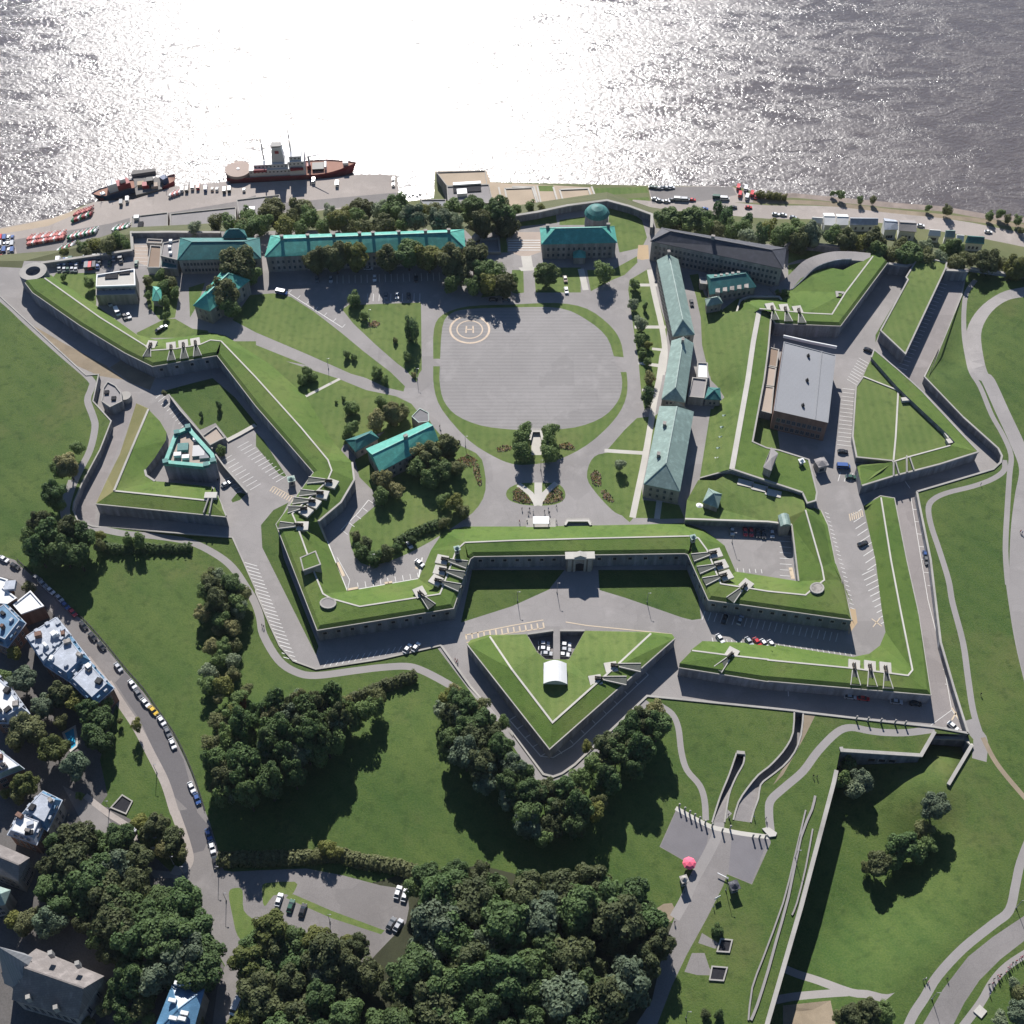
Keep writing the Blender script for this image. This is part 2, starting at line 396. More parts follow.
layers = [
 ('town_ground', M['townground'], polyG('c0 -900,-500 -260,-60 -20,60 60,80 170,170 270,280 350,380 430,470 470,560 400,800 430,940 d0 400,150 440,160 530,210 560,300 700,430 900,800 850,1024 800,1400 -900,1400')),
 ('wooded_ground', M['bark'] and mat('leaf_litter', (0.035, 0.038, 0.02), var=0.4, scale=0.6), polyG('d1 400,480 600,420 900,390 1024,420 d2 420,560 640,620 640,850 500,1024 480,1300 d1 -100,1300 -80,700 200,690 430,760')),
 ('street', M['road'], street),
 ('repaired_asphalt', mat('fresh_asphalt', (0.115, 0.108, 0.11), var=0.14, scale=0.4), polyG('c0 500,450 560,520 610,590 680,700 735,800 790,1010 d0 850,250 815,330 760,345 740,310 720,170 750,165 c0 690,940 640,830 600,740 d0 620,-60 c0 560,640 505,560 460,490')),
 ('pavement', M['quay'], pathG('c0 430,490 495,590 545,665 605,780 660,890 695,1000 d0 705,190 740,290 757,360 745,395 715,412 690,405', 3.0)+pathG('c0 350,390 420,480 480,560', 2.0)+pathG('d0 340,110 430,180 520,240 540,290', 2.0)),
 ('street_grass', M['lawn'], polyG('d0 915,500 940,480 970,490 975,570 1024,620 1030,700 1000,720 950,670 930,590', 3)+polyG('d1 25,480 40,460 155,455 160,480 140,510 120,505 70,510 40,550 28,540', 2)+polyG('d1 130,508 150,505 300,570 515,650 500,665 300,600 120,520')),
 ('lane', M['path'], pathG('a0 -300,480 0,712 100,803 240,930 360,1035 b0 366,150 350,200 372,265 380,310 360,400 320,480 285,560 265,650 300,695 400,715 500,735 620,745 760,768 860,815 930,870 985,950 c0 1020,170 1040,230 c1 30,300 90,400 160,448 240,462 400,442 500,430 600,425 660,440 740,480 800,515', 3.0)
   +pathG('b0 290,520 258,620 265,680', 3.5)),
 ('footpath', M['path'], pathG('c1 742,345 860,500 1024,712 c2 0,705 118,878 165,888 205,872 445,662 535,560', 3.4)
   +pathG('c2 595,583 640,615 665,670 678,770 700,840 750,900 770,960 775,1040', 2.2)
   +pathG('c3 665,676 560,690 470,690 400,682 330,670 275,690 200,765 140,845 65,910 12,960 4,1010 d3 10,250', 2.8)
   +pathG('b3 945,440 945,480 900,515 820,545 720,570 665,595 642,630 652,700 685,800 722,920 c3 738,170 780,330 800,470 820,600 850,700', 2.3)
   +pathG('c3 800,640 830,690 850,720 845,800', 5.0)
   +pathG('a3 830,640 795,690 784,760 785,860 800,950 815,1012 b3 850,150 895,260 940,340 972,420 966,500 957,640 950,800 960,940 c3 958,60 975,180 1000,330 1040,500', 2.2)
   +pathG('d3 500,1200 570,1010 625,920 680,830 780,722 900,625 965,570 990,470 1010,380 1060,250', 2.8)
   +pathG('d3 775,1040 850,940 900,855 960,790 1060,725', 2.4)),
 ('worn_trail', M['soil'], pathG('c3 860,710 900,790 950,860 1040,965', 1.8)+polyG('c3 690,720 760,715 780,735 740,760')+polyG('c3 120,600 190,620 150,700 60,860 20,900 80,800')+polyG('d2 580,560 640,540 650,590 620,620', 2)),
 ('park_drive', M['asphalt'], pathG('a3 1300,640 1100,670 1024,688 945,705 870,760 825,840 828,930 855,1020 b3 880,120 935,240 1000,380 1035,480 1020,580 1005,700 998,850 1000,1020 c3 1000,100 1012,220 1040,400 1090,560 1150,760 1230,1000', 6.2)),
 ('avenue', M['road'], polyG('d3 600,1060 640,990 700,885 800,755 900,675 1024,592 1300,400 1300,560 1024,692 930,765 845,850 785,940 740,1030 720,1100 580,1100')),
 ('entrance_plaza', M['road'], polyG('d2 658,163 720,195 800,232 900,258 1030,272 1035,300 960,466 860,425 845,470 780,600 700,745 640,870 560,1080 460,1080 560,930 612,700 650,600 700,530 738,400 590,315')),
 ('cobbled_square', mat('cobble_paving', (0.15, 0.142, 0.148), var=0.16, scale=0.8, stripes=('DIAGONAL', 0.5, 0.03)), polyG('d2 660,168 720,198 790,232 780,300 738,396 594,314')+polyG('d2 880,262 1028,278 956,460 866,424')),
 ('pale_strip', M['path'], pathG('c2 865,1000 840,1024 d2 832,200 820,270 775,360 725,450 690,530 650,600', [3.4]*100)),
 ('plaza_edging', M['pale'], pathG('d2 655,160 700,185 750,212 800,236 850,248 920,262 1030,276', 1.6)),
 ('side_lane', M['road'], polyG('d2 760,660 850,715 810,722 745,700')+polyG('d2 720,740 770,740 790,800 815,830 740,828 690,815')),
]
layers_holes = [('hole', None, [LLPOLY]), ('hole', None, [RAPOLY]), ('hole', None, [RBPOLY])]
nl = len(layers)
data = partition(OUT, layers+layers_holes, G, 14)
gr_ = emit('ground', M['grass'], data, [0])
for p_ in gr_.data.polygons: p_.use_smooth = True
for i, (nm, mm, _) in enumerate(layers, 1): emit(nm, mm, data, [i])
# lower lawn
ll_layers = [('lower_footpath', M['path'], [[ (p.x, p.y) for p in q] for q in band([UL(x, y) for x, y in S('d3 60,800 120,825 200,850 330,897 400,905 480,922 560,900 660,868', 3)], 2.6)]+band([UL(x, y) for x, y in S('d3 20,930 100,915 200,905 320,897', 3)], 2.6)),
             ('bare_soil', M['soil'], [[UL(x, y).xy for x, y in P('d3 60,950 250,930 270,1024 60,1100')]])]
LLXY = LLPOLY
dl = partition(LLXY, ll_layers, GL, 4)
lw_ = emit('lower_lawn', M['grass'], dl, [0])
for p_ in lw_.data.polygons: p_.use_smooth = True
for i, (nm, mm, _) in enumerate(ll_layers, 1): emit(nm, mm, dl, [i])
# ramps
def ramp_surface(name, Lp, Rp, zs):
    b = MB()
    for i in range(len(Lp)-1):
        q = [Vector((p.x, p.y, z)) for p, z in ((Rp[i], zs[i]), (Rp[i+1], zs[i+1]), (Lp[i+1], zs[i+1]), (Lp[i], zs[i]))]
        b.quad(*q)
    o = b.build(name, M['road']); o['kind'] = 'structure'
ramp_surface('ramp_road', RA_L, RA_R, RA_Z); ramp_surface('ramp_road', RB_L, RB_R, RB_Z)
def retaining(name, label, top, zb, cope=0.55, coph=0.25, m='stone', group='stone retaining walls', w=None, height_over=0.0):
    """a masonry retaining wall: top = 3-D line, zb = bottom z (number or list)"""
    t = thing(name, label, 'wall', top[0].xy.to_3d(), group)
    zb = zb if isinstance(zb, list) else [zb]*len(top)
    b = MB(); bot = [Vector((p.x, p.y, z-0.3)) for p, z in zip(top, zb)]
    b.wallstrip(bot, top); b.build('masonry', M[m], t)
    c = MB(); c.kerb(top, cope, coph, sink=0.25); c.build('coping', M['coping'], t)
    return t
retaining('retaining_wall', 'curved stone wall on the upper left side of the long sunken ramp', [Vector((p.x, p.y, G(p.x, p.y))) for p in RA_L], RA_Z)
retaining('retaining_wall', 'low stone wall on the lower right side of the long sunken ramp', [Vector((p.x, p.y, G(p.x, p.y))) for p in RA_R], RA_Z)
retaining('retaining_wall', 'left stone wall of the short sunken ramp with the arched portal', [Vector((p.x, p.y, G(p.x, p.y))) for p in RB_L], RB_Z)
retaining('retaining_wall', 'right stone wall of the short sunken ramp with the arched portal', [Vector((p.x, p.y, G(p.x, p.y))) for p in RB_R], RB_Z)
t = thing('tunnel_portal', 'small stone portal closing the top of the short sunken ramp', 'portal', RB_L[0])
b = MB(); a0, a1 = RB_L[0].copy(), RB_R[0].copy(); g = G(*a0.xy)
b.quad((a0.x, a0.y, g-3.8), (a1.x, a1.y, g-3.8), (a1.x, a1.y, g+0.5), (a0.x, a0.y, g+0.5)); b.build('masonry', M['stone'], t)
b = MB(); b.kerb([Vector((a0.x, a0.y, g+0.5)), Vector((a1.x, a1.y, g+0.5))], 1.2, 0.3); b.build('coping', M['coping'], t)
b = MB(); mid = (a0+a1)/2; dr = (a1-a0).normalized(); nn = Vector((dr.y, -dr.x, 0))*0.05
b.quad(*[Vector((mid.x, mid.y, 0))+dr*s+nn+Vector((0, 0, z)) for s, z in ((-1.4, g-3.6), (1.4, g-3.6), (1.4, g-1.4), (-1.4, g-1.4))]); b.build('archway', M['dark'], t)
# counterscarps
def seg(a, b): return [v.copy() for v in csc[a:b+1]]
n_ = len(csc)
idx = {'west': (0, 5), 'cov': (5, 14), 'low': (14, 21), 'rav': (21, 31), 'south': (31, 36), 'east': (36, 41), 'nose': (41, 46), 'kerb': (46, n_-1)}
retaining('counterscarp_wall', 'long low wall beside the lane at the far left of the citadel ditch', seg(*idx['west']), 0.0, group='counterscarp walls')
retaining('counterscarp_wall', 'stone wall round the outer ditch of the small left ravelin', seg(*idx['cov']), 0.0, group='counterscarp walls')
retaining('counterscarp_wall', 'low kerb wall between the curved lane and the left parking strip', seg(*idx['low']), 0.0, cope=0.6, coph=0.4, group='counterscarp walls')
retaining('counterscarp_wall', 'pointed stone wall around the ditch of the middle ravelin', seg(*idx['rav']), 0.0, cope=0.8, coph=0.4, group='counterscarp walls')
retaining('counterscarp_wall', 'long straight wall along the shaded lower right ditch', seg(*idx['south']), 0.0, cope=0.8, coph=0.4, group='counterscarp walls')
retaining('counterscarp_wall', 'pale wall beside the long parking lane on the right', seg(*idx['east']), 0.0, cope=0.8, coph=0.4, group='counterscarp walls')
retaining('counterscarp_wall', 'wall round the point of the triangular right ravelin ditch', seg(*idx['nose']), 0.0, cope=0.8, coph=0.4, group='counterscarp walls')
retaining('counterscarp_wall', 'low kerb between the right ditch lane and the curved lawn', seg(*idx['kerb']), 0.0, cope=0.6, coph=0.4, group='counterscarp walls')
# old enceinte wall and casemate corner above the lower lawn
tp = [Vector((p.x, p.y, G(p.x, p.y)+0.6)) for p in LWALL]
retaining('old_rampart_wall', 'long straight old stone wall above the lower lawn', tp, [GL(p.x+1.5, p.y) for p in tp], cope=1.4, coph=0.3, group='old walls')
tp = [Vector((p.x, p.y, G(p.x, p.y)+0.5)) for p in LLB[:4]]
tc_ = retaining('bastion_corner_wall', 'pale topped bastion corner wall with three dark openings above the lower lawn', tp, [-7.5]*4, cope=1.3, coph=0.4, group='old walls')
tp = [Vector((p.x, p.y, z)) for p, z in zip(LLB[3:], (0.8, 0.8, 0.8, 4.5))]+[UG(*P('c3 720,900')[0], 0.5)]
retaining('old_rampart_wall', 'stone wall closing the lane head and running down to the lone round tree', tp, [-7.5, -7.5, -7, -4, -1], cope=1.2, coph=0.5, group='old walls')
def ports(parent, a, b, fr, z, w=1.3, h=1.5, name='gun_port'):
    """dark loopholes with a pale stone surround set in the face a-b"""
    a, b = Vector(a), Vector(b); d = (b-a).xy.normalized(); nrm = Vector((d.y, -d.x, 0))
    for f in fr:
        c = a.lerp(b, f); c.z = 0
        q = MB()
        def rect(hw, z0, z1, off, m): q.quad(*[c+Vector((d.x, d.y, 0))*s+nrm*off+Vector((0, 0, zz)) for s, zz in ((-hw, z0), (hw, z0), (hw, z1), (-hw, z1))], m=m)
        for s0, s1, z0, z1 in ((-w/2-0.3, -w/2, z-0.3, z+h+0.3), (w/2, w/2+0.3, z-0.3, z+h+0.3)):
            q.box(c+Vector((d.x, d.y, 0))*((s0+s1)/2)+Vector((0, 0, z0)), 0.3, 0.36, z1-z0, math.atan2(d.y, d.x), m=1)
        q.box(c+Vector((0, 0, z+h)), w, 0.36, 0.3, math.atan2(d.y, d.x), m=1)
        rect(w/2, z, z+h, 0.06, 0)
        q.build(name, [M['dark'], M['stone2']], parent)
ports(tc_, LLB[1], LLB[2], (0.42, 0.55, 0.68), -1.8, 2.2, 2.0)
# ---- inner floor of the citadel at z = 0
parade = 'a1 735,1000 745,830 778,775 850,756 1024,750 a2 190,752 300,800 380,870 412,960 b2 435,90 440,150 420,210 360,270 250,310 100,320 0,318 b1 900,302 800,260 750,200 735,130'
ring = 'a1 709,950 712,835 748,778 850,745 1024,738 a2 180,732 300,755 390,820 432,880 446,945 b2 462,130 450,210 400,290 300,380 180,440 70,458 0,455 b1 950,425 850,360 745,240 712,150 709,60'
ilay = [
 ('ditch_road', M['ditchfloor'], poly0('b3 500,590 595,570 650,870 690,1024 c3 690,330 800,694 660,668 650,540')+poly0('a3 430,880 620,620 800,600 645,1024 b3 560,170')+poly0('b0 545,215 385,610 380,700 290,640 330,530 445,285 500,190')),
 ('ditch_soil', M['soil'], poly0('a0 120,815 250,890 420,980 500,1040 400,1024 300,980')+poly0('b0 500,30 620,110 600,160 520,130 440,70')),
 ('courtyard_lawn', M['lawn'],
   poly0('a0 1000,700 930,800 a1 0,850 200,935 380,1015 b1 440,112 520,150 590,166 596,145 a1 540,1010 430,925 340,850 230,765 140,708 70,693')
  +poly0('a1 345,758 370,740 660,730 663,1000 b1 652,95 642,130 600,80 a1 560,970 480,900 390,815')
  +poly0('a0 860,860 920,885 1024,885 a1 0,900 200,980 b1 120,45 240,85 330,115 440,160 560,185 622,215 640,238 640,300 500,330 350,380 340,400 385,470 200,350 0,150 b0 870,0')
  +poly0('a2 470,640 545,595 620,830 615,960 595,1024 b2 600,0 580,170 530,240 517,170 505,30 a2 500,930 480,790 465,680')
  +poly0('b2 385,395 450,320 500,272 567,265 545,330 522,405 375,402')
  +poly0('b2 372,412 520,416 485,672 440,662 400,640 335,570 300,510 318,440', 3)
  +poly0('b2 495,672 520,540 528,672')+poly0('b2 570,265 600,240 590,300 545,500 535,530')
  +poly0('a2 0,600 45,600 48,690 20,695 0,690')+poly0('a2 88,590 275,590 275,690 95,690')+poly0('a2 300,600 400,600 500,545 502,570 450,620 400,640 315,685')
  +poly0('a2 390,350 460,360 520,400 540,470 520,510 430,530 420,480 385,420')+poly0('a2 0,400 175,378 180,412 0,428')+poly0('a2 190,400 300,385 312,420 190,420')
  +poly0('a2 710,620 745,615 770,700 840,760 900,715 1024,700 1024,1040 790,1024 760,900 755,790 735,700')
  +poly0('b2 778,0 795,120 845,170 860,240 795,236 750,520 700,600 695,676 1024,690 b3 100,690 60,500 b2 1024,0')
  +poly0('a0 225,612 385,612 385,740 330,720 210,632')+poly0('a0 545,852 660,795 700,795 770,835 830,842 845,870 560,872')+poly0('a0 575,620 700,620 715,700 700,790 640,800 590,740')+poly0('a0 755,670 820,650 790,740 760,790')
  +poly0('a1 935,640 1000,640 990,700 900,710')+poly0('a1 975,470 1000,470 1010,530 980,530')
  +poly0('a3 85,500 110,495 240,535 200,550 120,560 80,575')+poly0('a3 80,580 200,560 130,600 82,640')),
 ('courtyard_lawn', M['lawn'], poly0('b2 524,600 584,606 578,674 524,672')+poly0('b2 598,607 668,620 690,674 590,676')),
 ('garden_lawn', M['lawn'], poly0('b1 395,440 640,240 690,275 742,345 880,412 912,470 918,560 890,625 830,680 700,765 560,835 450,862 400,830 375,760 385,700 480,620 465,560', 2)),
 ('parade_verge', M['lawn'], poly0(ring, 3)),
 ('parade_ground', M['parade'], poly0(parade, 3)),
 ('parade_entry', M['asphalt'], poly0('a2 405,945 455,950 b2 470,88 425,88')+poly0('a1 700,955 740,955 740,985 700,985')),
 ('ditch_lawn', M['grass'],
   poly0('b0 650,165 760,135 850,112 940,190 1030,300 1000,310 912,356 862,292 800,320 690,190')
  +poly0('b1 865,880 1020,880 b2 155,955 c2 0,185 c1 820,250')
  +poly0('b2 350,960 345,880 700,880 c2 745,150 757,235 720,240 680,230 450,150')
  +poly0('b2 0,880 210,880 b2 150,955 0,1000')
  +poly0('b1 20,700 70,640 130,610 85,700 110,830 c1 250,345 240,380 130,160 50,0 b1 25,790')
  +poly0('b1 0,330 30,360 125,510 95,500 0,385')
  +poly0('b0 925,600 950,570 985,575 960,600 930,610')
  +poly0('a3 430,860 560,640 545,700 450,840 430,890')),
 ('mall_path', M['pale'],
   path0('a2 550,598 570,700 600,830 612,930 600,1020 b2 605,0 588,120 570,200 556,290 530,440 505,560 482,670', 2.6, 3)
  +path0('a2 470,660 580,660', 2, 1)+path0('a2 490,828 615,828', 2, 1)+path0('a2 560,915 612,920', 1.6, 1)+path0('a2 505,972 600,982', 1.6, 1)
  +path0('b2 505,52 604,66', 1.6, 1)+path0('b2 520,160 585,165', 1.6, 1)+path0('b2 370,402 430,406 525,412', 2, 2)
  +path0('b1 335,115 190,190', 1.4, 1)+path0('a2 275,595 295,680', 3, 1)+path0('b2 320,490 300,575 282,577', 0.0, 1)
  +path0('@420,150,7.314 775,770 790,860', 5, 1)+path0('b2 590,600 580,675', 2.4, 1)),
 ('fan_garden', M['lawn'], poly0('b1 1000,575 1015,550 b2 45,532 165,532 203,550 214,580 204,602 170,618 105,623 40,618 0,606 b1 1008,595', 2)),
 ('fan_path', M['pale'], path0('b2 105,530 105,622', 3.2, 1)+path0('b2 25,538 75,575 100,622', 2.4, 2)+path0('b2 178,532 130,575 108,622', 2.4, 2)),
 ('path_landing', M['pale'], poly0('b2 78,320 118,320 118,420 78,420')+poly0('b2 85,665 150,665 160,700 75,700')+poly0('@420,150,7.314 720,860 840,855 830,880 740,885')),
 ('terrace_floor', M['pinkroof'], poly0('@420,150,7.314 640,600 880,600 885,745 800,775 740,775 640,745')+poly0('a0 530,500 590,500 600,590 530,560')),
 ('hole', None, poly0('c2 62,298 165,283 165,397 135,396 100,366')+poly0('c2 192,284 290,284 228,396 192,401')),
 ('orange_patch', mat('ochre_paving', (0.36, 0.27, 0.17), var=0.12, scale=0.8), poly0('c3 325,195 350,195 358,250 322,300 320,270')+poly0('a2 505,500 545,500 548,555 520,560 500,555')),
]
di = partition(PIT, ilay, lambda x, y: 0.0, 0)
emit('courtyard_ground', M['asphalt'], di, [0])
for i, (nm, mm, _) in enumerate(ilay, 1):
    if mm: emit(nm, mm, di, [i])
for nm, s in (('sunken_yard', 'c2 62,298 165,283 165,397 135,396 100,366'), ('sunken_yard', 'c2 192,284 290,284 228,396 192,401')):
    q = U2(s, 0); b = MB(); b.poly([p-Vector((0, 0, 3.4)) for p in q]); o = b.build(nm, M['ditchfloor']); o['kind'] = 'structure'
    t = thing('yard_wall', 'stone wall lining the %s sunken yard of the middle ravelin' % ('left' if '62,298' in s else 'right'), 'wall', q[0], 'stone retaining walls')
    b = MB(); q2 = q+[q[0]]; b.wallstrip([p-Vector((0, 0, 3.5)) for p in q2], [p+Vector((0, 0, 0.02)) for p in q2]); b.build('masonry', M['stone'], t)
    b = MB(); b.kerb(q[:2] if '62,298' in s else q[:2], 0.8, 0.5, sink=0.3); b.build('coping', M['coping'], t)
# ---- cliff and river bench
Nw = [U(x, y, 0) for x, y in NEDGE]; Mw = [U(x, y, RIVER) for x, y in MEDGE]
Nw[0] = U(-420, 215, 0); Nw[-1] = U(1300, 330, 0)
def resample(pts, n):
    L = [0]
    for i in range(1, len(pts)): L.append(L[-1]+abs(pts[i].x-pts[i-1].x)+0.2*abs(pts[i].y-pts[i-1].y))
    out = []
    for k in range(n):
        t = L[-1]*k/(n-1); i = 1
        while i < len(L)-1 and L[i] < t: i += 1
        u = (t-L[i-1])/max(L[i]-L[i-1], 1e-9); out.append(pts[i-1].lerp(pts[i], u))
    return out
b = MB(); V = []
Mr = Mw; 
cl = [Vector((p.x, p.y, p.z)) for p in Nw]+[Vector((p.x, p.y, p.z)) for p in reversed(Mw)]
# triangulated strip between the two edges with constrained Delaunay
vv = [p.xy for p in Nw]+[p.xy for p in Mw]
ff = [(list(range(len(Nw)))+list(range(len(vv)-1, len(Nw)-1, -1)))]
vo, eo, fo, ov, oe, of = delaunay_2d_cdt(vv, [], ff, 1, 1e-4)
zmap = [0.0 if min((v-p.xy).length for p in Nw) < 0.05 else RIVER for v in vo]
fs = []
for f in fo:
    a, b_, c = [vo[i] for i in f[:3]]
    fs.append(tuple(f) if (b_-a).cross(c-a) > 0 else tuple(f[::-1]))
o = meshobj('cliff_slope', [(v.x, v.y, z) for v, z in zip(vo, zmap)], fs, M['slope']); o['kind'] = 'structure'
SH = P('@0,170,7.3142 -1900,800 -600,560 0,420 200,385 380,350 500,312 600,262 690,232 @80,130,6.4 340,445 600,362 960,328 @220,130,6.4 50,345 560,318 700,308 860,288 1024,283 a1 565,222 572,330 712,312 716,205 920,200 938,248 a2 0,250 530,262 900,265 1000,300 a3 100,292 250,306 500,330 700,345 870,375 1024,388 1400,470 2200,640')
SHw = [U(x, y, RIVER) for x, y in SH]
BEN = [v.xy for v in SHw]+[Vector((1500, 700))]+[v.xy for v in reversed(Mw)]+[Vector((-1300, 640))]
def R0(s, n=0): return [[v.xy for v in U2(S(s, n, True) if n else P(s), RIVER)]]
def RP(s, w, n=3): return band([U(x, y, RIVER) for x, y in S(s, n)], w)
blay = [
 ('quay', M['quay'], R0('@0,170,7.3142 -1900,800 0,420 500,312 690,232 1100,150 a1 0,200 565,200 572,335 420,350 0,380 @0,170,7.3142 960,380 960,560 180,600 160,700 -400,760 -1900,1100')),
 ('sandy_quay', M['sand'], R0('@0,170,7.3142 -100,450 0,430 380,355 600,270 660,300 540,330 350,410 0,470')),
 ('yard', M['road'], R0('@0,170,7.3142 100,510 700,410 810,390 950,350 950,560 700,560 420,610 250,660 130,640')+R0('a0 530,395 950,325 1024,300 a1 0,310 120,330 560,290 570,335 400,345 0,380 a0 800,400 530,440')),
 ('seaside_terrace', M['sand'], R0('a1 716,205 920,200 938,248 1024,255 a2 0,252 320,270 345,325 200,345 a1 1024,345 900,345 760,320')),
 ('riverside_lawn', M['lawn'], R0('a2 105,262 165,262 172,285 110,285')+R0('a2 325,272 535,268 545,290 340,302')+R0('a2 420,318 545,308 560,345 480,340')),
 ('riverside_road', M['quay'], RP('a2 480,345 600,352 800,350 1024,368 a3 200,370 450,385 600,405 800,435 900,455 1024,480 1300,540', 13)+R0('a2 545,268 870,262 960,300 1000,330 780,330 560,345')),
 ('riverside_track', M['soil'], RP('a3 -60,325 200,332 500,365 700,385 1024,425 1300,480', 4)),
 ('river_carpark', M['road'], R0('a2 550,270 880,265 900,300 760,325 560,335')),
 ('rocky_shore', mat('shore_rock', (0.22, 0.18, 0.155), var=0.35, scale=1.2), RP('a2 990,305 a3 100,297 250,312 500,338 700,352 870,382 1024,398 1400,480', 7)),
]
db = partition(BEN, blay, lambda x, y: RIVER, 0)
emit('river_bank', mat('bank_scrub', (0.085, 0.105, 0.04), col2=(0.15, 0.15, 0.075), scale=0.4), db, [0])
for i, (nm, mm, _) in enumerate(blay, 1): emit(nm, mm, db, [i])
# quay edge down to the water
b = MB(); b.wallstrip([p-Vector((0, 0, 6)) for p in SHw], SHw)
o = b.build('quay_edge', mat('quay_wall', (0.16, 0.15, 0.14), var=0.3, scale=1)); o['kind'] = 'structure'
# ---- river
wm = bpy.data.materials.new('river_water'); wm.use_nodes = True
nt = wm.node_tree; N = nt.nodes; L = nt.links; bs = N['Principled BSDF']
bs.inputs['Base Color'].default_value = (0.098, 0.082, 0.076, 1); bs.inputs['IOR'].default_value = 1.33; bs.inputs['Specular IOR Level'].default_value = 1.0
tc = N.new('ShaderNodeTexCoord')
def noise(scale, detail, rough=0.6, dist=0.0, stretch=None):
    n = N.new('ShaderNodeTexNoise'); n.inputs['Scale'].default_value = scale; n.inputs['Detail'].default_value = detail; n.inputs['Roughness'].default_value = rough; n.inputs['Distortion'].default_value = dist
    if stretch:
        mp = N.new('ShaderNodeMapping'); mp.inputs['Scale'].default_value = stretch; L.new(tc.outputs['Object'], mp.inputs['Vector']); L.new(mp.outputs[0], n.inputs['Vector'])
    else: L.new(tc.outputs['Object'], n.inputs['Vector'])
    return n
big_ = noise(0.006, 4, 0.6, 0.6, (1, 1.6, 1)); midn = noise(0.045, 6, 0.72, 1.4, (0.8, 1.6, 1)); fin = noise(0.30, 3, 0.6, 0.4, (1, 1.4, 1))
# patchy roughness: slicks of calm water between wind ruffled areas
pm = N.new('ShaderNodeMath'); pm.operation = 'MULTIPLY_ADD'; pm.inputs[1].default_value = 0.42
pm2 = N.new('ShaderNodeMath'); pm2.operation = 'MULTIPLY'; pm2.inputs[1].default_value = 0.58
L.new(big_.outputs['Fac'], pm.inputs[0]); L.new(midn.outputs['Fac'], pm2.inputs[0]); L.new(pm2.outputs[0], pm.inputs[2])
mr = N.new('ShaderNodeMapRange'); mr.inputs['From Min'].default_value = 0.44; mr.inputs['From Max'].default_value = 0.53; mr.inputs['To Min'].default_value = 0.10; mr.inputs['To Max'].default_value = 0.315
L.new(pm.outputs[0], mr.inputs['Value']); L.new(mr.outputs[0], bs.inputs['Roughness'])
b1 = N.new('ShaderNodeBump'); b1.inputs['Strength'].default_value = 0.45; b1.inputs['Distance'].default_value = 1.6
b2 = N.new('ShaderNodeBump'); b2.inputs['Strength'].default_value = 0.9; b2.inputs['Distance'].default_value = 0.55
L.new(midn.outputs['Fac'], b1.inputs['Height']); L.new(fin.outputs['Fac'], b2.inputs['Height']); L.new(b1.outputs[0], b2.inputs['Normal']); L.new(b2.outputs[0], bs.inputs['Normal'])
o = meshobj('river', [(-3700, 200, RIVER-3), (3700, 200, RIVER-3), (3700, 4100, RIVER-3), (-3700, 4100, RIVER-3)], [(0, 1, 2, 3)], wm); o['kind'] = 'structure'
# ================================================================ RAMPARTS AND OTHER EARTHWORKS
def Z3(s, z):
    """photo polyline -> world points; z is one height or one per point"""
    pts = P(s) if isinstance(s, str) else s
    zs = z if isinstance(z, (list, tuple)) else [z]*len(pts)
    if len(zs) != len(pts):
        if min(zs) != max(zs): print('Z3 mismatch', len(zs), len(pts), s)
        zs = [zs[min(len(zs)-1, round(i*(len(zs)-1)/max(1, len(pts)-1)))] for i in range(len(pts))]
    return [U(x, y, zz) for (x, y), zz in zip(pts, zs)]
def fill(b, A, B, m=0):
    """surface between two lines, A then B in the same direction"""
    pts = list(A)+list(reversed(B))
    clean = [pts[0]]
    for p in pts[1:]:
        if (p-clean[-1]).length > 0.05: clean.append(p)
    if (clean[0]-clean[-1]).length < 0.05: clean.pop()
    vv = [p.xy for p in clean]
    vo, eo, fo, ov, oe, of = delaunay_2d_cdt(vv, [(i, (i+1) % len(vv)) for i in range(len(vv))], [], 0, 1e-4)
    zz = []
    for v in vo:
        k = min(range(len(clean)), key=lambda i: (clean[i].xy-v).length_squared); zz.append(clean[k].z)
    def inside(x, y):
        c = False; j = len(vv)-1
        for i in range(len(vv)):
            if (vv[i].y > y) != (vv[j].y > y) and x < (vv[j].x-vv[i].x)*(y-vv[i].y)/(vv[j].y-vv[i].y)+vv[i].x: c = not c
            j = i
        return c
    for f in fo:
        cx = sum(vo[i].x for i in f)/3; cy = sum(vo[i].y for i in f)/3
        if not inside(cx, cy): continue
        a, q, c = [Vector((vo[i].x, vo[i].y, zz[i])) for i in f]
        if (q-a).cross(c-a).z < 0: a, q, c = a, c, q
        b.quad(a, q, c, m=m)
def surf(name, m, parent, A, B):
    b = MB(); fill(b, A, B); return b.build(name, m, parent)
def wallpart(name, parent, top, z0=-0.3, m='stone'):
    b = MB(); b.wallstrip([Vector((p.x, p.y, z0)) for p in top], top); return b.build(name, M[m], parent)
def kerbpart(name, parent, pts, w=0.8, h=0.2, m='coping', closed=False):
    b = MB(); b.kerb(pts, w, h, closed=closed, sink=0.5); return b.build(name, M[m], parent)
GROUPR = 'ramparts of the star fort'
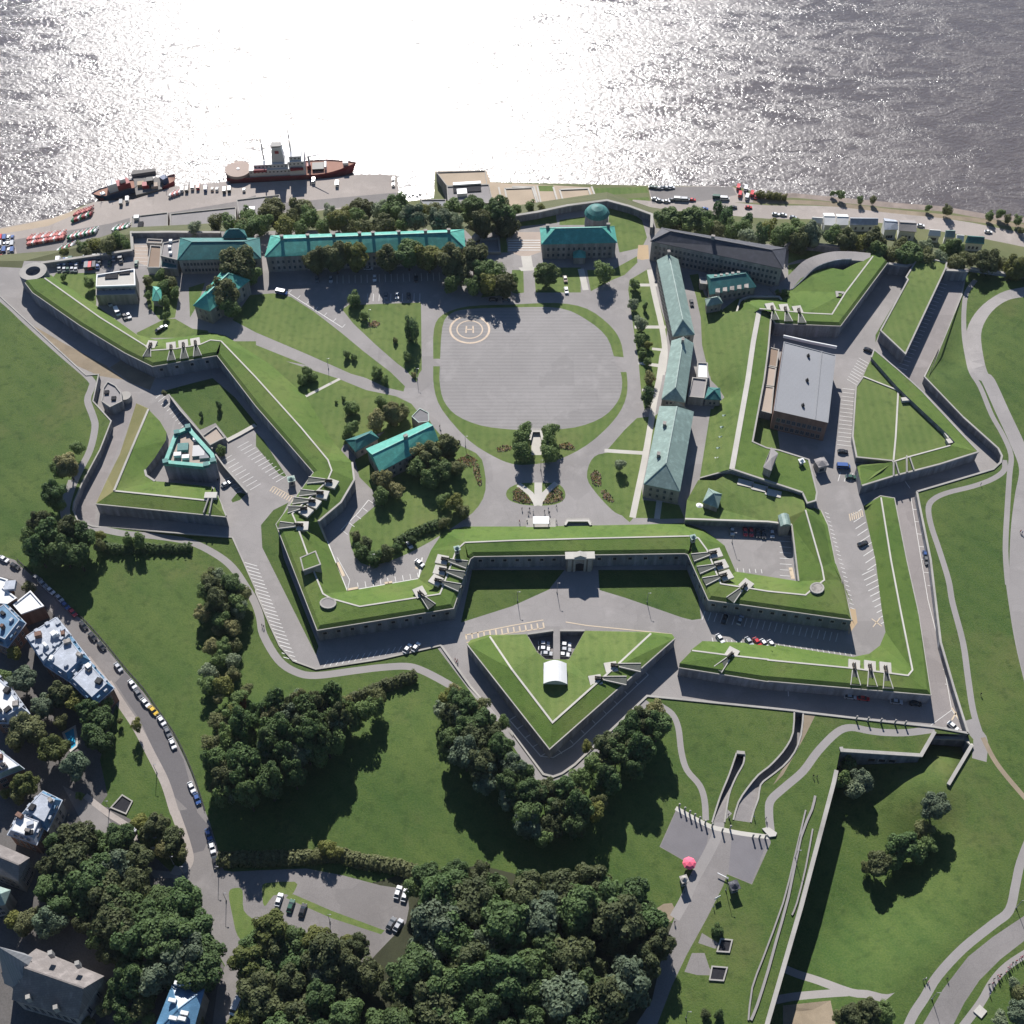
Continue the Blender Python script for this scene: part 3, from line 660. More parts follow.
def rampart(label, outer, crest, inner, group=GROUPR, bank='bank', innerm='bank', cw=0.8, name='rampart', terrace=None):
    t = thing(name, label, 'rampart', Vector((outer[0].x, outer[0].y, 0)), group)
    wallpart('scarp_wall', t, outer)
    kerbpart('coping', t, outer, 0.4, 0.06)
    # grassy lip: the bank ends in a short steep drop just behind the wall head
    lip = []; n = len(outer)
    for i, p in enumerate(outer):
        a = outer[max(i-1, 0)]; b_ = outer[min(i+1, n-1)]
        d1 = (p-a).xy.normalized() if i else (b_-p).xy.normalized(); d2 = (b_-p).xy.normalized() if i < n-1 else d1
        d = (d1+d2).normalized() if (d1+d2).length > 0.1 else d1; nn = Vector((-d.y, d.x, 0))/max(0.5, d.dot(d1))
        lip.append(p+nn*(1.5 if 0 < i < n-1 else 1.3)+Vector((0, 0, 0.95 if p.z > 5 else 0.2)))
    surf('bank_lip', M[bank], t, outer, lip)
    surf('outer_bank', M[bank], t, lip, crest)
    surf('inner_bank', M[innerm], t, crest, inner)
    kerbpart('parapet_walk', t, crest, 0.6, 0.12, 'pale')
    return t
def flank_ports(t, a, b, n, z=4.2):
    ports(t, a, b, [(i+0.5)/n for i in range(n)], z)
# cannon prototype
def make_cannon():
    t = thing('cannon', 'proto', 'cannon', Vector((0, 0, 0)))
    b = MB(); b.tube((0, -1.9, 1.35), (0, 1.1, 1.25), 0.2, 0.34, 10); b.tube((0, 1.1, 1.25), (0, 1.3, 1.25), 0.34, 0.1, 10); b.build('barrel', M['black'], t)
    b = MB()
    for s in (-0.42, 0.42): b.prism([(s-0.09, -1.0), (s+0.09, -1.0), (s+0.09, 1.8), (s-0.09, 1.8)], 0.3, 1.15)
    b.box((0, 0.2, 0.3), 0.8, 0.25, 0.3); b.box((0, 1.5, 0.3), 0.8, 0.25, 0.3); b.build('carriage', M['bark'], t)
    for y in (-0.7, 1.3):
        for s in (-0.6, 0.6):
            b = MB(); b.tube((s-0.08, y, 0.32), (s+0.08, y, 0.32), 0.32, n=10); b.build('wheel', M['black'], t)
    return t
def copy_tree(o, parent=None):
    c = o.copy(); COL.objects.link(c); c.parent = parent
    for ch in o.children: copy_tree(ch, c)
    return c
CANNON = make_cannon(); used_cannon = [False]
def embrasure(t, plat, throat, mouth, zc, zo, where, cannon=True):
    """paved gun platform behind the crest and a splayed cut through the bank"""
    zo = zo+0.7 if zo >= 7.8 else zo+0.25
    p = Z3(plat, zc-0.2)[0]; a = Z3(throat, zc)[0]; o = Z3(mouth, zo)[0]
    d = (o-a); d.z = 0; dn = d.normalized(); s = Vector((-dn.y, dn.x, 0))
    b = MB()
    h0, h1 = 0.7, 1.8
    for sg in (-1, 1):
        q0 = a+s*sg*h0; q1 = o+s*sg*h1
        b.kerb([q0, q1], 0.3, 0.45)
    e = b.build('embrasure', M['pale'], t)
    b = MB(); up = Vector((0, 0, 0.18))
    b.quad(a-s*h0+up, o-s*h1+up, o+s*h1+up, a+s*h0+up); b.build('embrasure_floor', mat('embrasure_shade', (0.075, 0.08, 0.07)), e)  # floor coloured near black to carry the shadow between the cheeks
    b = MB(); pd = (a-p); pd.z = 0; pd = pd.normalized() if pd.length > 0.5 else dn; ang = math.atan2(pd.y, pd.x)
    b.box(p-Vector((0, 0, 0.9)), 4.6, 4.2, 1.0, ang); b.build('gun_platform', M['pale'], t)
    if cannon:
        c = CANNON if not used_cannon[0] else copy_tree(CANNON)
        used_cannon[0] = True
        c.location = p.lerp(a, 0.55)+Vector((0, 0, 0.4)); c.location.z = p.z+0.2
        c.rotation_euler = (0, 0, math.atan2(d.y, d.x)+math.pi/2)
        tag(c, 'small black cannon aimed through '+where, 'cannon', 'cannons on the gun platforms')
# ---- west curtain and left bastion
oW = Z3('a0 868,942 b1 0,225 230,490 80,697 c1 245,281 790,193 b1 857,836', 7.6)
cW = Z3('a0 884,884 b1 0,110 180,310 288,440 303,482 285,525 145,655 160,690 205,815 235,895 268,975 c1 300,154 415,186 735,136 b1 742,960 802,800 835,770', [9.2]*17)
iW = Z3('a0 902,862 b1 60,60 200,185 310,370 385,450 393,520 340,610 250,686 283,765 365,965 650,915 700,800 750,726 835,706', [0, 0, 0, 1.5, 5, 6.5, 6.5, 6.5, 0.2, 0, 0, 0, 0, 0])
tW = rampart('long left rampart with grass banks ending in the left bastion', oW, cW, iW)
flank_ports(tW, oW[4], oW[5], 10); flank_ports(tW, oW[5], oW[6], 3)
iw = iW[4:9]; wallpart('inner_wall', tW, iw)
kerbpart('coping', tW, iw, 0.8, 0.3)
for k, (a, b_, c) in enumerate([('b1 303,533', 'b1 276,523', 'b1 207,522'), ('b1 266,577', 'b1 243,572', 'b1 175,572'), ('b1 232,612', 'b1 212,603', 'b1 148,604'), ('b1 200,645', 'b1 178,632', 'b1 128,640'), ('b1 186,703', 'b1 160,702', 'b1 92,702')]):
    embrasure(tW, a, b_, c, 9.6, 8.0, ['the topmost left', 'the second left', 'the third left', 'the fourth left', 'the lone lower left'][k]+' embrasure beside the left parking yard')
for k, (a, b_, c) in enumerate([('b1 744,838', 'b1 770,842', 'b1 845,860'), ('b1 735,880', 'b1 762,884', 'b1 832,902'), ('b1 720,920', 'b1 742,930', 'b1 815,952'), ('b1 655,968', 'b1 668,990', 'c1 704,188')]):
    embrasure(tW, a, b_, c, 9.6, 8.0, ['the top', 'the middle', 'the bottom', 'the lone outlying'][k]+' embrasure left of the gate curtain')
kerbpart('turret_ring', tW, [Z3([(328+7.6*math.cos(q), 603+5*math.sin(q))], 9.6)[0] for q in [i*math.pi/8 for i in range(16)]], 0.6, 0.2, 'coping', True)
b = MB(); b.poly([Z3([(328+7*math.cos(q), 603+4.6*math.sin(q))], 9.7)[0] for q in [i*math.pi/8 for i in range(16)]]); b.build('turret_floor', M['path'], tW)
# grass roofed block on the left bastion
t = thing('magazine', 'small grass roofed block with pale rim on the left bastion', 'bunker', U(310, 565, 7))
q = Z3('b1 178,832 238,806 258,858 190,882', 12)
b = MB(); b.prism(q, 6, 12.05); b.build('walls', M['stone2'], t)
b = MB(); b.poly([p+Vector((0, 0, 0.1)) for p in q]); b.build('roof', M['bank'], t)
kerbpart('coping', t, q, 0.5, 0.25, closed=True)
# ---- gate curtain
oC = Z3('b1 857,836 b1 872,826 b2 690,814 b2 703,818', 7.6); cC = Z3('b1 835,770 1024,762 b2 330,753 720,744', 9.2); iC = Z3('b1 835,706 1024,706 b2 200,704 520,698 690,692', 0)
tC = rampart('long middle rampart pierced by the arched gate', oC, cC, iC)
flank_ports(tC, oC[1], oC[1].lerp(oC[2], 0.41), 7); flank_ports(tC, oC[1].lerp(oC[2], 0.56), oC[2], 6)
# gate
gt = thing('gatehouse', 'classical stone gateway with white pediment in the middle rampart', 'gate', U(579, 571, 0))
g0 = Z3('b2 218,826', 8.4)[0]; g1 = Z3('b2 326,824', 8.4)[0]
for p in (g0, g1): p.y -= 0.9
gd = (g1-g0).normalized(); gn = Vector((gd.y, -gd.x, 0)); gl = (g1-g0).length; gm = (g0+g1)/2
def gp(s, off, z): return Vector((gm.x, gm.y, 0))+gd*s+gn*off+Vector((0, 0, z))
b = MB(); b.box(gp(0, -1.2, 0), gl, 2.4, 8.3, math.atan2(gd.y, gd.x)); b.build('wall', M['stone2'], gt)
for s in (-gl/2+1, -gl/2+3.2, -3.6, 3.6, gl/2-3.2, gl/2-1):
    b = MB(); b.box(gp(s, 0.15, 0), 0.9, 0.7, 7.9, math.atan2(gd.y, gd.x)); b.build('column', M['coping'], gt)
b = MB(); b.box(gp(0, -1.0, 8.3), gl+1, 3.4, 0.7, math.atan2(gd.y, gd.x)); b.build('cornice', M['pale'], gt)
b = MB()
tri = [gp(-gl/4, 0.3, 9), gp(gl/4, 0.3, 9), gp(0, 0.3, 10.4)]; trb = [p-gn*2.4 for p in tri]
b.quad(*tri); b.quad(tri[1], trb[1], trb[2], tri[2]); b.quad(trb[0], tri[0], tri[2], trb[2]); b.build('pediment', M['pale'], gt)
b = MB(); pts = [gp(-1.9, 0.03, 0.02), gp(1.9, 0.03, 0.02)]+[gp(1.9*math.cos(a), 0.03, 3.4+1.9*math.sin(a)) for a in [i*math.pi/8 for i in range(9)]]
n0 = len(b.v); b.v += pts; b.f.append(tuple(range(n0, n0+len(pts)))); b.fm.append(0); b.build('archway', M['dark'], gt)
b = MB()
for a in [i*math.pi/8 for i in range(8)]:
    b.kerb([gp(2.2*math.cos(a), 0.05, 3.4+2.2*math.sin(a)), gp(2.2*math.cos(a+math.pi/8), 0.05, 3.4+2.2*math.sin(a+math.pi/8))], 0.3, 0.25)
b.build('arch_stones', M['coping'], gt)
# ---- right bastion
oR = Z3('b2 703,818 785,1000 c3 335,240 300,80 b3 325,1024 270,850 240,700 212,640 158,618', [7.6, 7.6, 7.6, 5, 4.5, 4, 3, 1.5, 1.5])
cR = Z3('b2 720,744 745,752 780,800 835,935 1024,965 b3 150,980 185,950 225,920 216,870 150,640', 9.1)
iR = Z3('b2 690,692 770,720 850,782 895,886 1024,906 b3 122,925 95,700 150,640', [0, 0, 0, 0, 0, 4, 4, 6])
tR = rampart('long right rampart with grass banks and the right bastion', oR, cR, iR)
flank_ports(tR, oR[0], oR[1], 4); flank_ports(tR, oR[1], oR[2], 12)
wallpart('inner_wall', tR, iR[5:7]); kerbpart('coping', tR, iR[5:7], 0.6, 0.3)
for k, (a, b_, c) in enumerate([('b2 815,812', 'b2 790,816', 'b2 722,832'), ('b2 838,858', 'b2 812,864', 'b2 745,882'), ('b2 857,900', 'b2 830,908', 'b2 768,928'), ('b2 937,938', 'b2 916,958', 'b2 872,1002')]):
    embrasure(tR, a, b_, c, 9.3, 8.0, ['the top', 'the middle', 'the bottom', 'the lone outlying'][k]+' embrasure right of the gate curtain')
kerbpart('turret_ring', tR, [Z3([(768+49+6.5*math.cos(q), 588+5*math.sin(q))], 9.6)[0] for q in [i*math.pi/8 for i in range(16)]], 0.6, 0.2, 'coping', True)
b = MB(); b.poly([Z3([(768+49+6*math.cos(q), 588+4.6*math.sin(q))], 9.7)[0] for q in [i*math.pi/8 for i in range(16)]]); b.build('turret_floor', M['stone2'], tR)
# ---- terrace between the huts and the right bastion
t = thing('grass_terrace', 'raised lawn terrace above the walled parking yard on the right', 'terrace', U(770, 500, 0), GROUPR)
pt = Z3('b2 692,677 1024,688 b3 33,692 95,700 150,640 140,575 50,530 0,525 b2 885,482 815,522 745,520 700,600', [4, 4, 4, 4, 6, 4, 4, 4, 4, 4, 3, 2])
b = MB(); fill(b, pt[:4], list(reversed(pt[4:]))); b.build('lawn', M['lawn'], t)
wallpart('retaining_wall', t, pt[:4]); kerbpart('coping', t, pt[:4], 0.8, 0.4, 'pale'); wallpart('side_wall', t, [pt[10], pt[11], pt[0]])
b = MB()
for x, y in ((705, 482), (745, 495), (784, 508)):
    pass
for c in P('@690,430,6.4 355,342 445,372 533,405'):
    p = U(c[0], c[1], 4.05); b.box(p, 6.5, 3.4, 0.25, -0.3)
b.build('concrete_slab', M['pale'], t)
# ---- east rampart with its lawn
crE = Z3('@640,220,6.4 765,568 725,780 690,1024 @690,430,6.4 268,252', 6.8)
ftE = Z3('a2 780,780 770,870 790,1000 b2 800,110 850,190 800,236 775,380 752,512 885,478', [0, 0, 0, 0, 0, 0, 0, 0.5, 4])
otE = Z3('@640,220,6.4 840,600 820,830 795,1020 @690,430,6.4 400,75 490,115 570,130 760,190 812,400 804,452 750,468 720,402', 6.3)
t = thing('rampart', 'straight inner rampart with a pale path between the green roofed ranges and the warehouse', 'rampart', Vector((crE[0].x, crE[0].y, 0)), GROUPR)
def resamp(L0, n):
    d_ = [0]
    for i in range(1, len(L0)): d_.append(d_[-1]+(L0[i]-L0[i-1]).length)
    out = []
    for k in range(n):
        v = d_[-1]*k/(n-1); j = 1
        while j < len(d_)-1 and d_[j] < v: j += 1
        out.append(L0[j-1].lerp(L0[j], (v-d_[j-1])/max(1e-6, d_[j]-d_[j-1])))
    return out
ra_, rb_ = resamp(ftE[:8], 28), resamp(crE, 28)
V_ = []; F_ = []
for i in range(28):
    for j in range(7):
        u_ = j/6; p_ = ra_[i].lerp(rb_[i], u_); p_.z = ra_[i].z+(rb_[i].z-ra_[i].z)*sm(u_); V_.append(p_)
for i in range(27):
    for j in range(6): F_.append((i*7+j, i*7+j+1, i*7+j+8, i*7+j+7)[::-1])
meshobj('inner_bank', V_, F_, M['lawn'], t, smooth=True)
surf('top_lawn', M['bank'], t, crE, otE)
wallpart('scarp_wall', t, otE+[]); kerbpart('coping', t, otE, 0.7, 0.2)
wallpart('end_wall', t, [ftE[7], crE[-1]]); kerbpart('coping', t, [ftE[7], crE[-1]], 0.6, 0.2); wallpart('end_wall', t, [otE[-1], crE[-1]]); kerbpart('coping', t, [otE[-1], crE[-1]], 0.8, 0.4)
b = MB(); b.kerb(crE, 2.2, 0.15); b.build('parapet_walk', M['pale'], t)
# ---- north-east bastion
cN = Z3('@640,220,6.4 765,568 a3 0,757 150,772 256,777 310,690 420,545', [8.4]*6)
oN = Z3('@640,220,6.4 838,606 a3 30,812 60,815 290,824 478,571', 7.6)
iN = Z3('@640,220,6.4 605,680 650,510 720,496 890,500 a3 30,692 90,682 150,612 250,590 300,600 420,538', [0, 0, 0, 0, 0, 2, 4, 6, 7, 7.2])
tN = rampart('upper right bastion with a curved grass rampart and pale walk', oN, cN, iN)
surf('outer_bank', M['bank'], tN, [cN[-1], oN[-1]], Z3('a3 420,538 445,528', 7.4))
wallpart('scarp_wall', tN, Z3('a3 478,571 445,528', 7.6))
b = MB(); b.kerb(Z3('@640,220,6.4 590,680 640,520 700,496 890,498 905,520', 0.3), 0.8, 0.9); b.build('low_wall', M['pale'], tN)
for k, (a, b_, c) in enumerate([('a3 10,746', 'a3 22,768', 'a3 28,800'), ('a3 65,750', 'a3 74,772', 'a3 82,806'), ('a3 118,757', 'a3 128,778', 'a3 136,812')]):
    embrasure(tN, a, b_, c, 8.3, 7.8, ['the left', 'the middle', 'the right'][k]+' embrasure above the warehouse end')
kerbpart('turret_ring', tN, Z3('a3 275,690 300,692 300,712 278,712', 8), 1.2, 0.4, 'coping', True)
# curved ramp road into the bastion
b = MB(); rp = Z3(S('a3 20,690 70,665 120,620 170,575 250,548 330,545 410,552', 4), 0)
for i, p in enumerate(rp): p.z = 0.4+7.2*sm(i/(len(rp)-1)*1.3)
t = thing('ramp_road', 'curved asphalt ramp climbing into the upper right bastion', 'ramp', Vector((rp[0].x, rp[0].y, 0)))
rp = Z3(S('a3 20,690 70,665 120,620 170,575 250,548 330,545 410,552', 4), [0.4+7.3*sm(i/24*1.3) for i in range(25)])
for w_, h_, m_, nm in ((6.5, 0.0, 'asphalt', 'roadway'),):
    b = MB(); b.kerb(rp, w_, h_+0.3, sink=8.5); b.build(nm, M[m_], t)
b = MB(); b.kerb([p+Vector((2.2, -3.4, 0.25)) for p in rp[4:20]], 0.5, 0.9, sink=5); b.build('parapet', M['stone'], t)
# ---- north-west bastion
oA = Z3('a0 100,650 130,690 320,822 500,932 610,986 855,944 868,942', 7.6)
cA = Z3('a0 178,632 400,790 585,905 600,922 700,915 800,898 842,880 884,884', 9.2)
iA = Z3('a0 200,618 380,738 545,857 620,878 740,868 838,850 902,862', 0)
tA = rampart('upper left bastion with a long grass bank and row of embrasures', oA, cA, iA)
flank_ports(tA, oA[4], oA[5], 4)
for k, (a, b_, c) in enumerate([('a0 606,897', 'a0 597,915', 'a0 588,948'), ('a0 684,903', 'a0 685,925', 'a0 686,962'), ('a0 733,894', 'a0 735,915', 'a0 738,955'), ('a0 781,886', 'a0 784,907', 'a0 790,945')]):
    embrasure(tA, a, b_, c, 9.4, 8.0, ['the first', 'the second', 'the third', 'the fourth'][k]+' embrasure from the left on the upper left bastion')
# round turret
t = thing('round_turret', 'round stone gun turret with a hollow centre at the far upper left corner', 'turret', U(33, 275, 0))
cen = U(33, 271.0, 8.2); cen.z = 0
def ringpts(c, r, z, n=28): return [Vector((c.x+r*math.cos(2*math.pi*i/n), c.y+r*math.sin(2*math.pi*i/n), z)) for i in range(n)]
b = MB(); Ra = ringpts(cen, 6.8, -1); Rb = ringpts(cen, 6.4, 8.2); Rc = ringpts(cen, 3.4, 8.2); Rd = ringpts(cen, 3.4, 5.2)
b.wallstrip(Ra, Rb, closed=True); b.build('wall', M['stone'], t)
b = MB(); b.wallstrip(Rb, Rc, closed=True); b.build('coping', M['coping'], t)
b = MB(); b.wallstrip(Rc, Rd, closed=True); b.poly(Rd); b.build('well', M['stone'], t)
# ---- small left ravelin
t = thing('rampart', 'small left ravelin with brown bank wrapped round the green topped tower', 'rampart', U(110, 470, 0), 'outworks in the ditch')
oB = Z3('b0 383,616 905,668', 6.5); cB = Z3('b0 457,563 835,602 858,548', [8, 8, 6])
wallpart('scarp_wall', t, oB+Z3('b0 862,548', 5)); kerbpart('coping', t, oB, 0.4, 0.1)
surf('outer_bank', M['bank'], t, oB, cB)
lo_ = Z3('b0 383,616 430,515 480,415 545,213 592,233', [6.5, 3, 1.5, 0.6, 1.2])
surf('west_bank', M['dry'], t, lo_, [cB[0]]+Z3('b0 525,400 594,238', [6.5, 4.2])); wallpart('west_face', t, lo_)
kerbpart('parapet_walk', t, [cB[0]]+Z3('b0 525,400 594,238', [6.5, 4.2]), 0.9, 0.3, 'coping')
kerbpart('parapet_walk', t, cB[:2], 0.7, 0.1, 'pale')
inn = Z3('b0 594,238 640,285 666,330 664,360 620,430 580,480 585,502 620,525 655,527 850,548', [4.2, 4.4, 4.6, 4.8, 4.8, 4.8, 4.8, 4.8, 4.8, 4.8])
surf('terreplein', M['bank'], t, Z3('b0 594,238 525,400', [4.2, 6.5])+cB[:2]+[inn[-1]], inn)
wallpart('moat_wall', t, inn[2:]); kerbpart('coping', t, inn[5:8], 0.9, 0.25)
kerbpart('edging', t, Z3('b0 850,548 868,578 905,664', [5, 5.5, 6.5]), 0.6, 0.3)
b = MB(); b.box(Z3('b0 845,588', 7.4)[0], 5, 3, 1.4, 0); b.build('gun_platform', M['pale'], t)
b = MB()
for q0, q1 in (('b0 835,598', 'b0 815,655'), ('b0 850,598', 'b0 838,658')): b.kerb([Z3(q0, 8)[0], Z3(q1, 6.8)[0]], 0.5, 0.9)
b.build('embrasure', M['coping'], t)
# ---- middle ravelin
oV = Z3('c2 652,314 150,757 0,566 c1 1024,566 845,338', [6.6, 7, 7, 7, 6])
cV = Z3('c2 556,294 410,430 330,500 162,650 0,438 c1 935,306', [5, 8.2, 8.3, 8.6, 8.4, 5])
t = thing('rampart', 'arrow shaped middle ravelin with grass top in front of the gate', 'rampart', U(555, 690, 0), 'outworks in the ditch')
wallpart('scarp_wall', t, oV); kerbpart('coping', t, oV, 0.4, 0.1)
surf('outer_bank', M['bank'], t, oV, [Z3('c2 652,314', 6.6)[0]]+cV+[Z3('c1 845,338', 6)[0]])
surf('outer_bank', M['bank'], t, Z3('c2 556,294 652,314', [5, 6.6]), Z3('c2 558,288 640,296', [0.3, 0.3]))
surf('outer_bank', M['bank'], t, Z3('c1 845,338 935,306', [6, 5]), Z3('c1 858,320 925,300', 0.3))
nV = Z3('c1 925,300 c2 58,297 100,368 135,398 165,400 192,402 228,398 292,283 558,288', [0.2, 0.3, 3.5, 3.0, 0.1, 0.1, 3.0, 0.4, 0.3])
surf('terreplein', M['lawn'], t, cV, [Z3('c2 558,288', 0.3)[0]]+list(reversed(nV))[1:])
kerbpart('parapet_walk', t, cV, 0.7, 0.12, 'pale')
wallpart('notch_wall', t, nV[1:8], -3.4)
for k, (a, b_, c) in enumerate([('c2 396,428', 'c2 428,422', 'c2 515,432'), ('c2 334,480', 'c2 364,474', 'c2 458,484')]):
    embrasure(t, a, b_, c, 8.2, 7.3, ['the upper', 'the lower'][k]+' embrasure on the middle ravelin')
# ---- lower right counterguard
oD = Z3('c2 668,430 1024,486 c3 0,484 652,540 600,200 555,0 b3 506,592 450,583', [6, 6, 6, 6, 4, 4, 3.5, 3])
cD = Z3('c2 720,362 860,380 1024,398 c3 0,400 330,432 560,462 578,440 530,200 492,0 b3 452,590', [6.8, 7.4, 7.4, 7.4, 7.4, 7.4, 7.2, 5.5, 5, 4])
iD = Z3('c2 716,360 762,324 c3 0,334 340,388 405,375 448,342 470,288 455,200 430,0 b3 382,626', 0)
oD.append(Z3('b3 384,620', 1)[0])
t = rampart('long angled outwork along the lower right ditch with three embrasures', oD, cD, iD, group='outworks in the ditch')
for k, (a, b_, c) in enumerate([('c3 345,420', 'c3 345,442', 'c3 350,502'), ('c3 408,424', 'c3 409,446', 'c3 417,508'), ('c3 470,430', 'c3 472,454', 'c3 480,516'), ('c2 880,372', 'c2 864,396', 'c2 822,440')]):
    embrasure(t, a, b_, c, 7.3, 6.3, ['the first of three', 'the second of three', 'the third of three', 'the lone left'][k]+' embrasures on the lower right outwork')
# ---- triangular right ravelin
t = thing('rampart', 'triangular right ravelin with flat lawns and a shaded trench', 'rampart', U(890, 450, 0), 'outworks in the ditch')
eo = Z3('@830,340,6.4 265,112 282,62 440,195 520,265 590,330 950,716', [5.5]*6)
tr = Z3('@830,340,6.4 265,112 430,298 512,378 752,602 800,655', [5.5, 5.6, 5.6, 5.8, 6.0])
wallpart('scarp_wall', t, eo); kerbpart('coping', t, eo, 0.6, 0.15)
surf('outer_band', M['bank'], t, eo, tr+[])
wallpart('trench_wall', t, tr, 3.2)
fo_ = Z3('@830,340,6.4 950,716 700,795 400,872 205,932', 6); fc = Z3('@830,340,6.4 800,655 770,675 510,746 400,780 190,812', [6, 7, 7, 7, 5.5])
surf('front_bank', M['bank'], t, fo_, fc); wallpart('scarp_wall', t, fo_+Z3('@830,340,6.4 170,815', 4)); kerbpart('coping', t, fo_, 0.7, 0.2)
trl = Z3('@830,340,6.4 265,120 430,303 512,383 750,607 800,658', 3.6)
lw = Z3('@830,340,6.4 212,235 166,300 145,620 170,750 405,774 510,748 770,678 800,660', 3.6)
surf('lawn', M['lawn'], t, lw, [Z3('@830,340,6.4 235,180', 3.6)[0]]+trl)
wallpart('west_wall', t, lw[:5], -0.2); kerbpart('coping', t, lw[:5], 0.7, 0.25)
surf('low_strip', M['lawn'], t, Z3('@830,340,6.4 172,800 390,782', 1.4), Z3('@830,340,6.4 175,818 200,930 395,790', [1.6, 5.8, 6.8]))
kerbpart('edging', t, Z3('@830,340,6.4 212,236 436,325 420,620 406,772', 3.6), 0.7, 0.35, 'pale')
kerbpart('parapet_walk', t, fc[1:4], 0.6, 0.12, 'pale')
b = MB(); b.box(Z3('@830,340,6.4 762,620', 3.8)[0], 4.0, 3, 1.6, 0.3); b.box(Z3('@830,340,6.4 768,658', 3.8)[0], 3.6, 2.6, 1.6, 0.3); b.box(Z3('@830,340,6.4 490,388', 3.8)[0], 5, 2, 1.2, 0.1); b.build('gun_platform', M['pale'], t)
b = MB()
for q0, q1 in (('@830,340,6.4 488,748', '@830,340,6.4 490,855'), ('@830,340,6.4 508,760', '@830,340,6.4 535,840'), ('@830,340,6.4 405,785', '@830,340,6.4 405,878'), ('@830,340,6.4 418,790', '@830,340,6.4 440,865')): b.kerb([Z3(q0, 7)[0], Z3(q1, 6.2)[0]], 0.5, 1.0)
b.build('embrasure', M['coping'], t)
# ---- long grass topped tenaille upper right
t = thing('rampart', 'long rectangular grass topped outwork between two ditches at upper right', 'rampart', U(920, 310, 0), 'outworks in the ditch')
q = Z3('a3 603,547 714,571 710,592 549,936 450,843 560,640 552,630', 6.4)
b = MB(); b.poly([p+Vector((0, 0, 0.02)) for p in q]); b.build('grass_top', M['lawn'], t)
b = MB(); q2 = q+[q[0]]; b.wallstrip([Vector((p.x, p.y, -0.3)) for p in q2], q2); b.build('scarp_wall', M['stone'], t)
kerbpart('coping', t, q, 0.7, 0.35, closed=True)
# ---- walls along the cliff edge
def cliffwall(label, s, h0, h1, w=1.2, m='stone', z0=0.0):
    pts = Z3(s, h1); t = thing('cliff_wall', label, 'wall', Vector((pts[0].x, pts[0].y, 0)), 'walls along the cliff edge')
    b = MB(); b.kerb(pts, w, 0.0, sink=h1-z0+0.5); b.build('masonry', M[m], t)
    kerbpart('coping', t, pts, w+0.2, 0.2)
cliffwall('low stone wall running right from the round corner turret', 'a0 165,572 300,553 530,520', 0, 3.0)
cliffwall('stone wall beside the brown flat roof at the upper left corner', 'a0 530,520 525,445', 0, 2.0)
cliffwall('dark stone wall along the cliff behind the long green roofed range', '@80,130,6.4 330,655 560,652 900,655', 0, 3.0)
cliffwall('dark wall bending round the cliff behind the central green roofed house', 'a2 0,384 100,368 220,342 380,321 470,345 560,378 558,430', 0, 4.0)
cliffwall('wall around the platform right of the long slate roofed block', 'a3 78,500 90,487 240,500 440,526', 0, 4.0)
cliffwall('dark wall closing the ditch left of the rectangular outwork', 'a3 462,572 560,584 600,560', 0, 6.0)
cliffwall('dark wall closing the ditch right of the rectangular outwork', 'a3 710,600 800,604', 0, 6.0)
cliffwall('pale wall along the cliff at the far right corner', 'a3 812,592 1024,624 1100,640', 0, 4.8, z0=3.5)
# wall north east of ditch between OW lawns and moat lawn on the left
retaining('retaining_wall', 'stone wall between the moat lawn and the left tower parking', Z3('b0 675,178 720,240 800,330 850,395', 3.0), 0.0)
retaining('retaining_wall', 'stone wall between the left tower and the big left parking yard', Z3('b0 862,418 900,470 990,572', 3.0), 0.0)

t = thing('footbridge', 'pale footbridge from the small gravel block to the left rampart wall', 'bridge', U(240, 435, 0))
fb = Z3('b0 908,362 960,335 1022,300', 0.5)
b = MB(); b.kerb(fb, 2.0, 0.1, sink=0.3); b.build('deck', M['pale'], t)
for f in ():
    p_ = fb[0].lerp(fb[2], f); b = MB(); b.box((p_.x, p_.y, 0), 1.2, 1.2, 3.0, 0.5); b.build('pier', M['stone'], t)
# ================================================================ BUILDINGS
def win_mesh(w, h, key):
    if key in WM: return WM[key]
    b = MB()
    b.quad((-w/2, -0.05, 0), (w/2, -0.05, 0), (w/2, -0.05, h), (-w/2, -0.05, h), m=0)
    for x0, x1, z0, z1 in ((-w/2-0.12, -w/2, -0.12, h+0.12), (w/2, w/2+0.12, -0.12, h+0.12), (-0.04, 0.04, 0, h)):
        b.prism([(x0, -0.1), (x1, -0.1), (x1, 0.0), (x0, 0.0)], z0, z1, m=1)
    b.prism([(-w/2-0.15, -0.16), (w/2+0.15, -0.16), (w/2+0.15, 0), (-w/2-0.15, 0)], -0.2, 0, m=1)
    b.prism([(-w/2, -0.1), (w/2, -0.1), (w/2, 0), (-w/2, 0)], h, h+0.12, m=1)
    me = bpy.data.meshes.new('window'); me.from_pydata(b.v, [], b.f); me.materials.append(M['glass']); me.materials.append(M['gravelroof'])
    for p, i in zip(me.polygons, b.fm): p.material_index = i
    WM[key] = me; return me
WM = {}
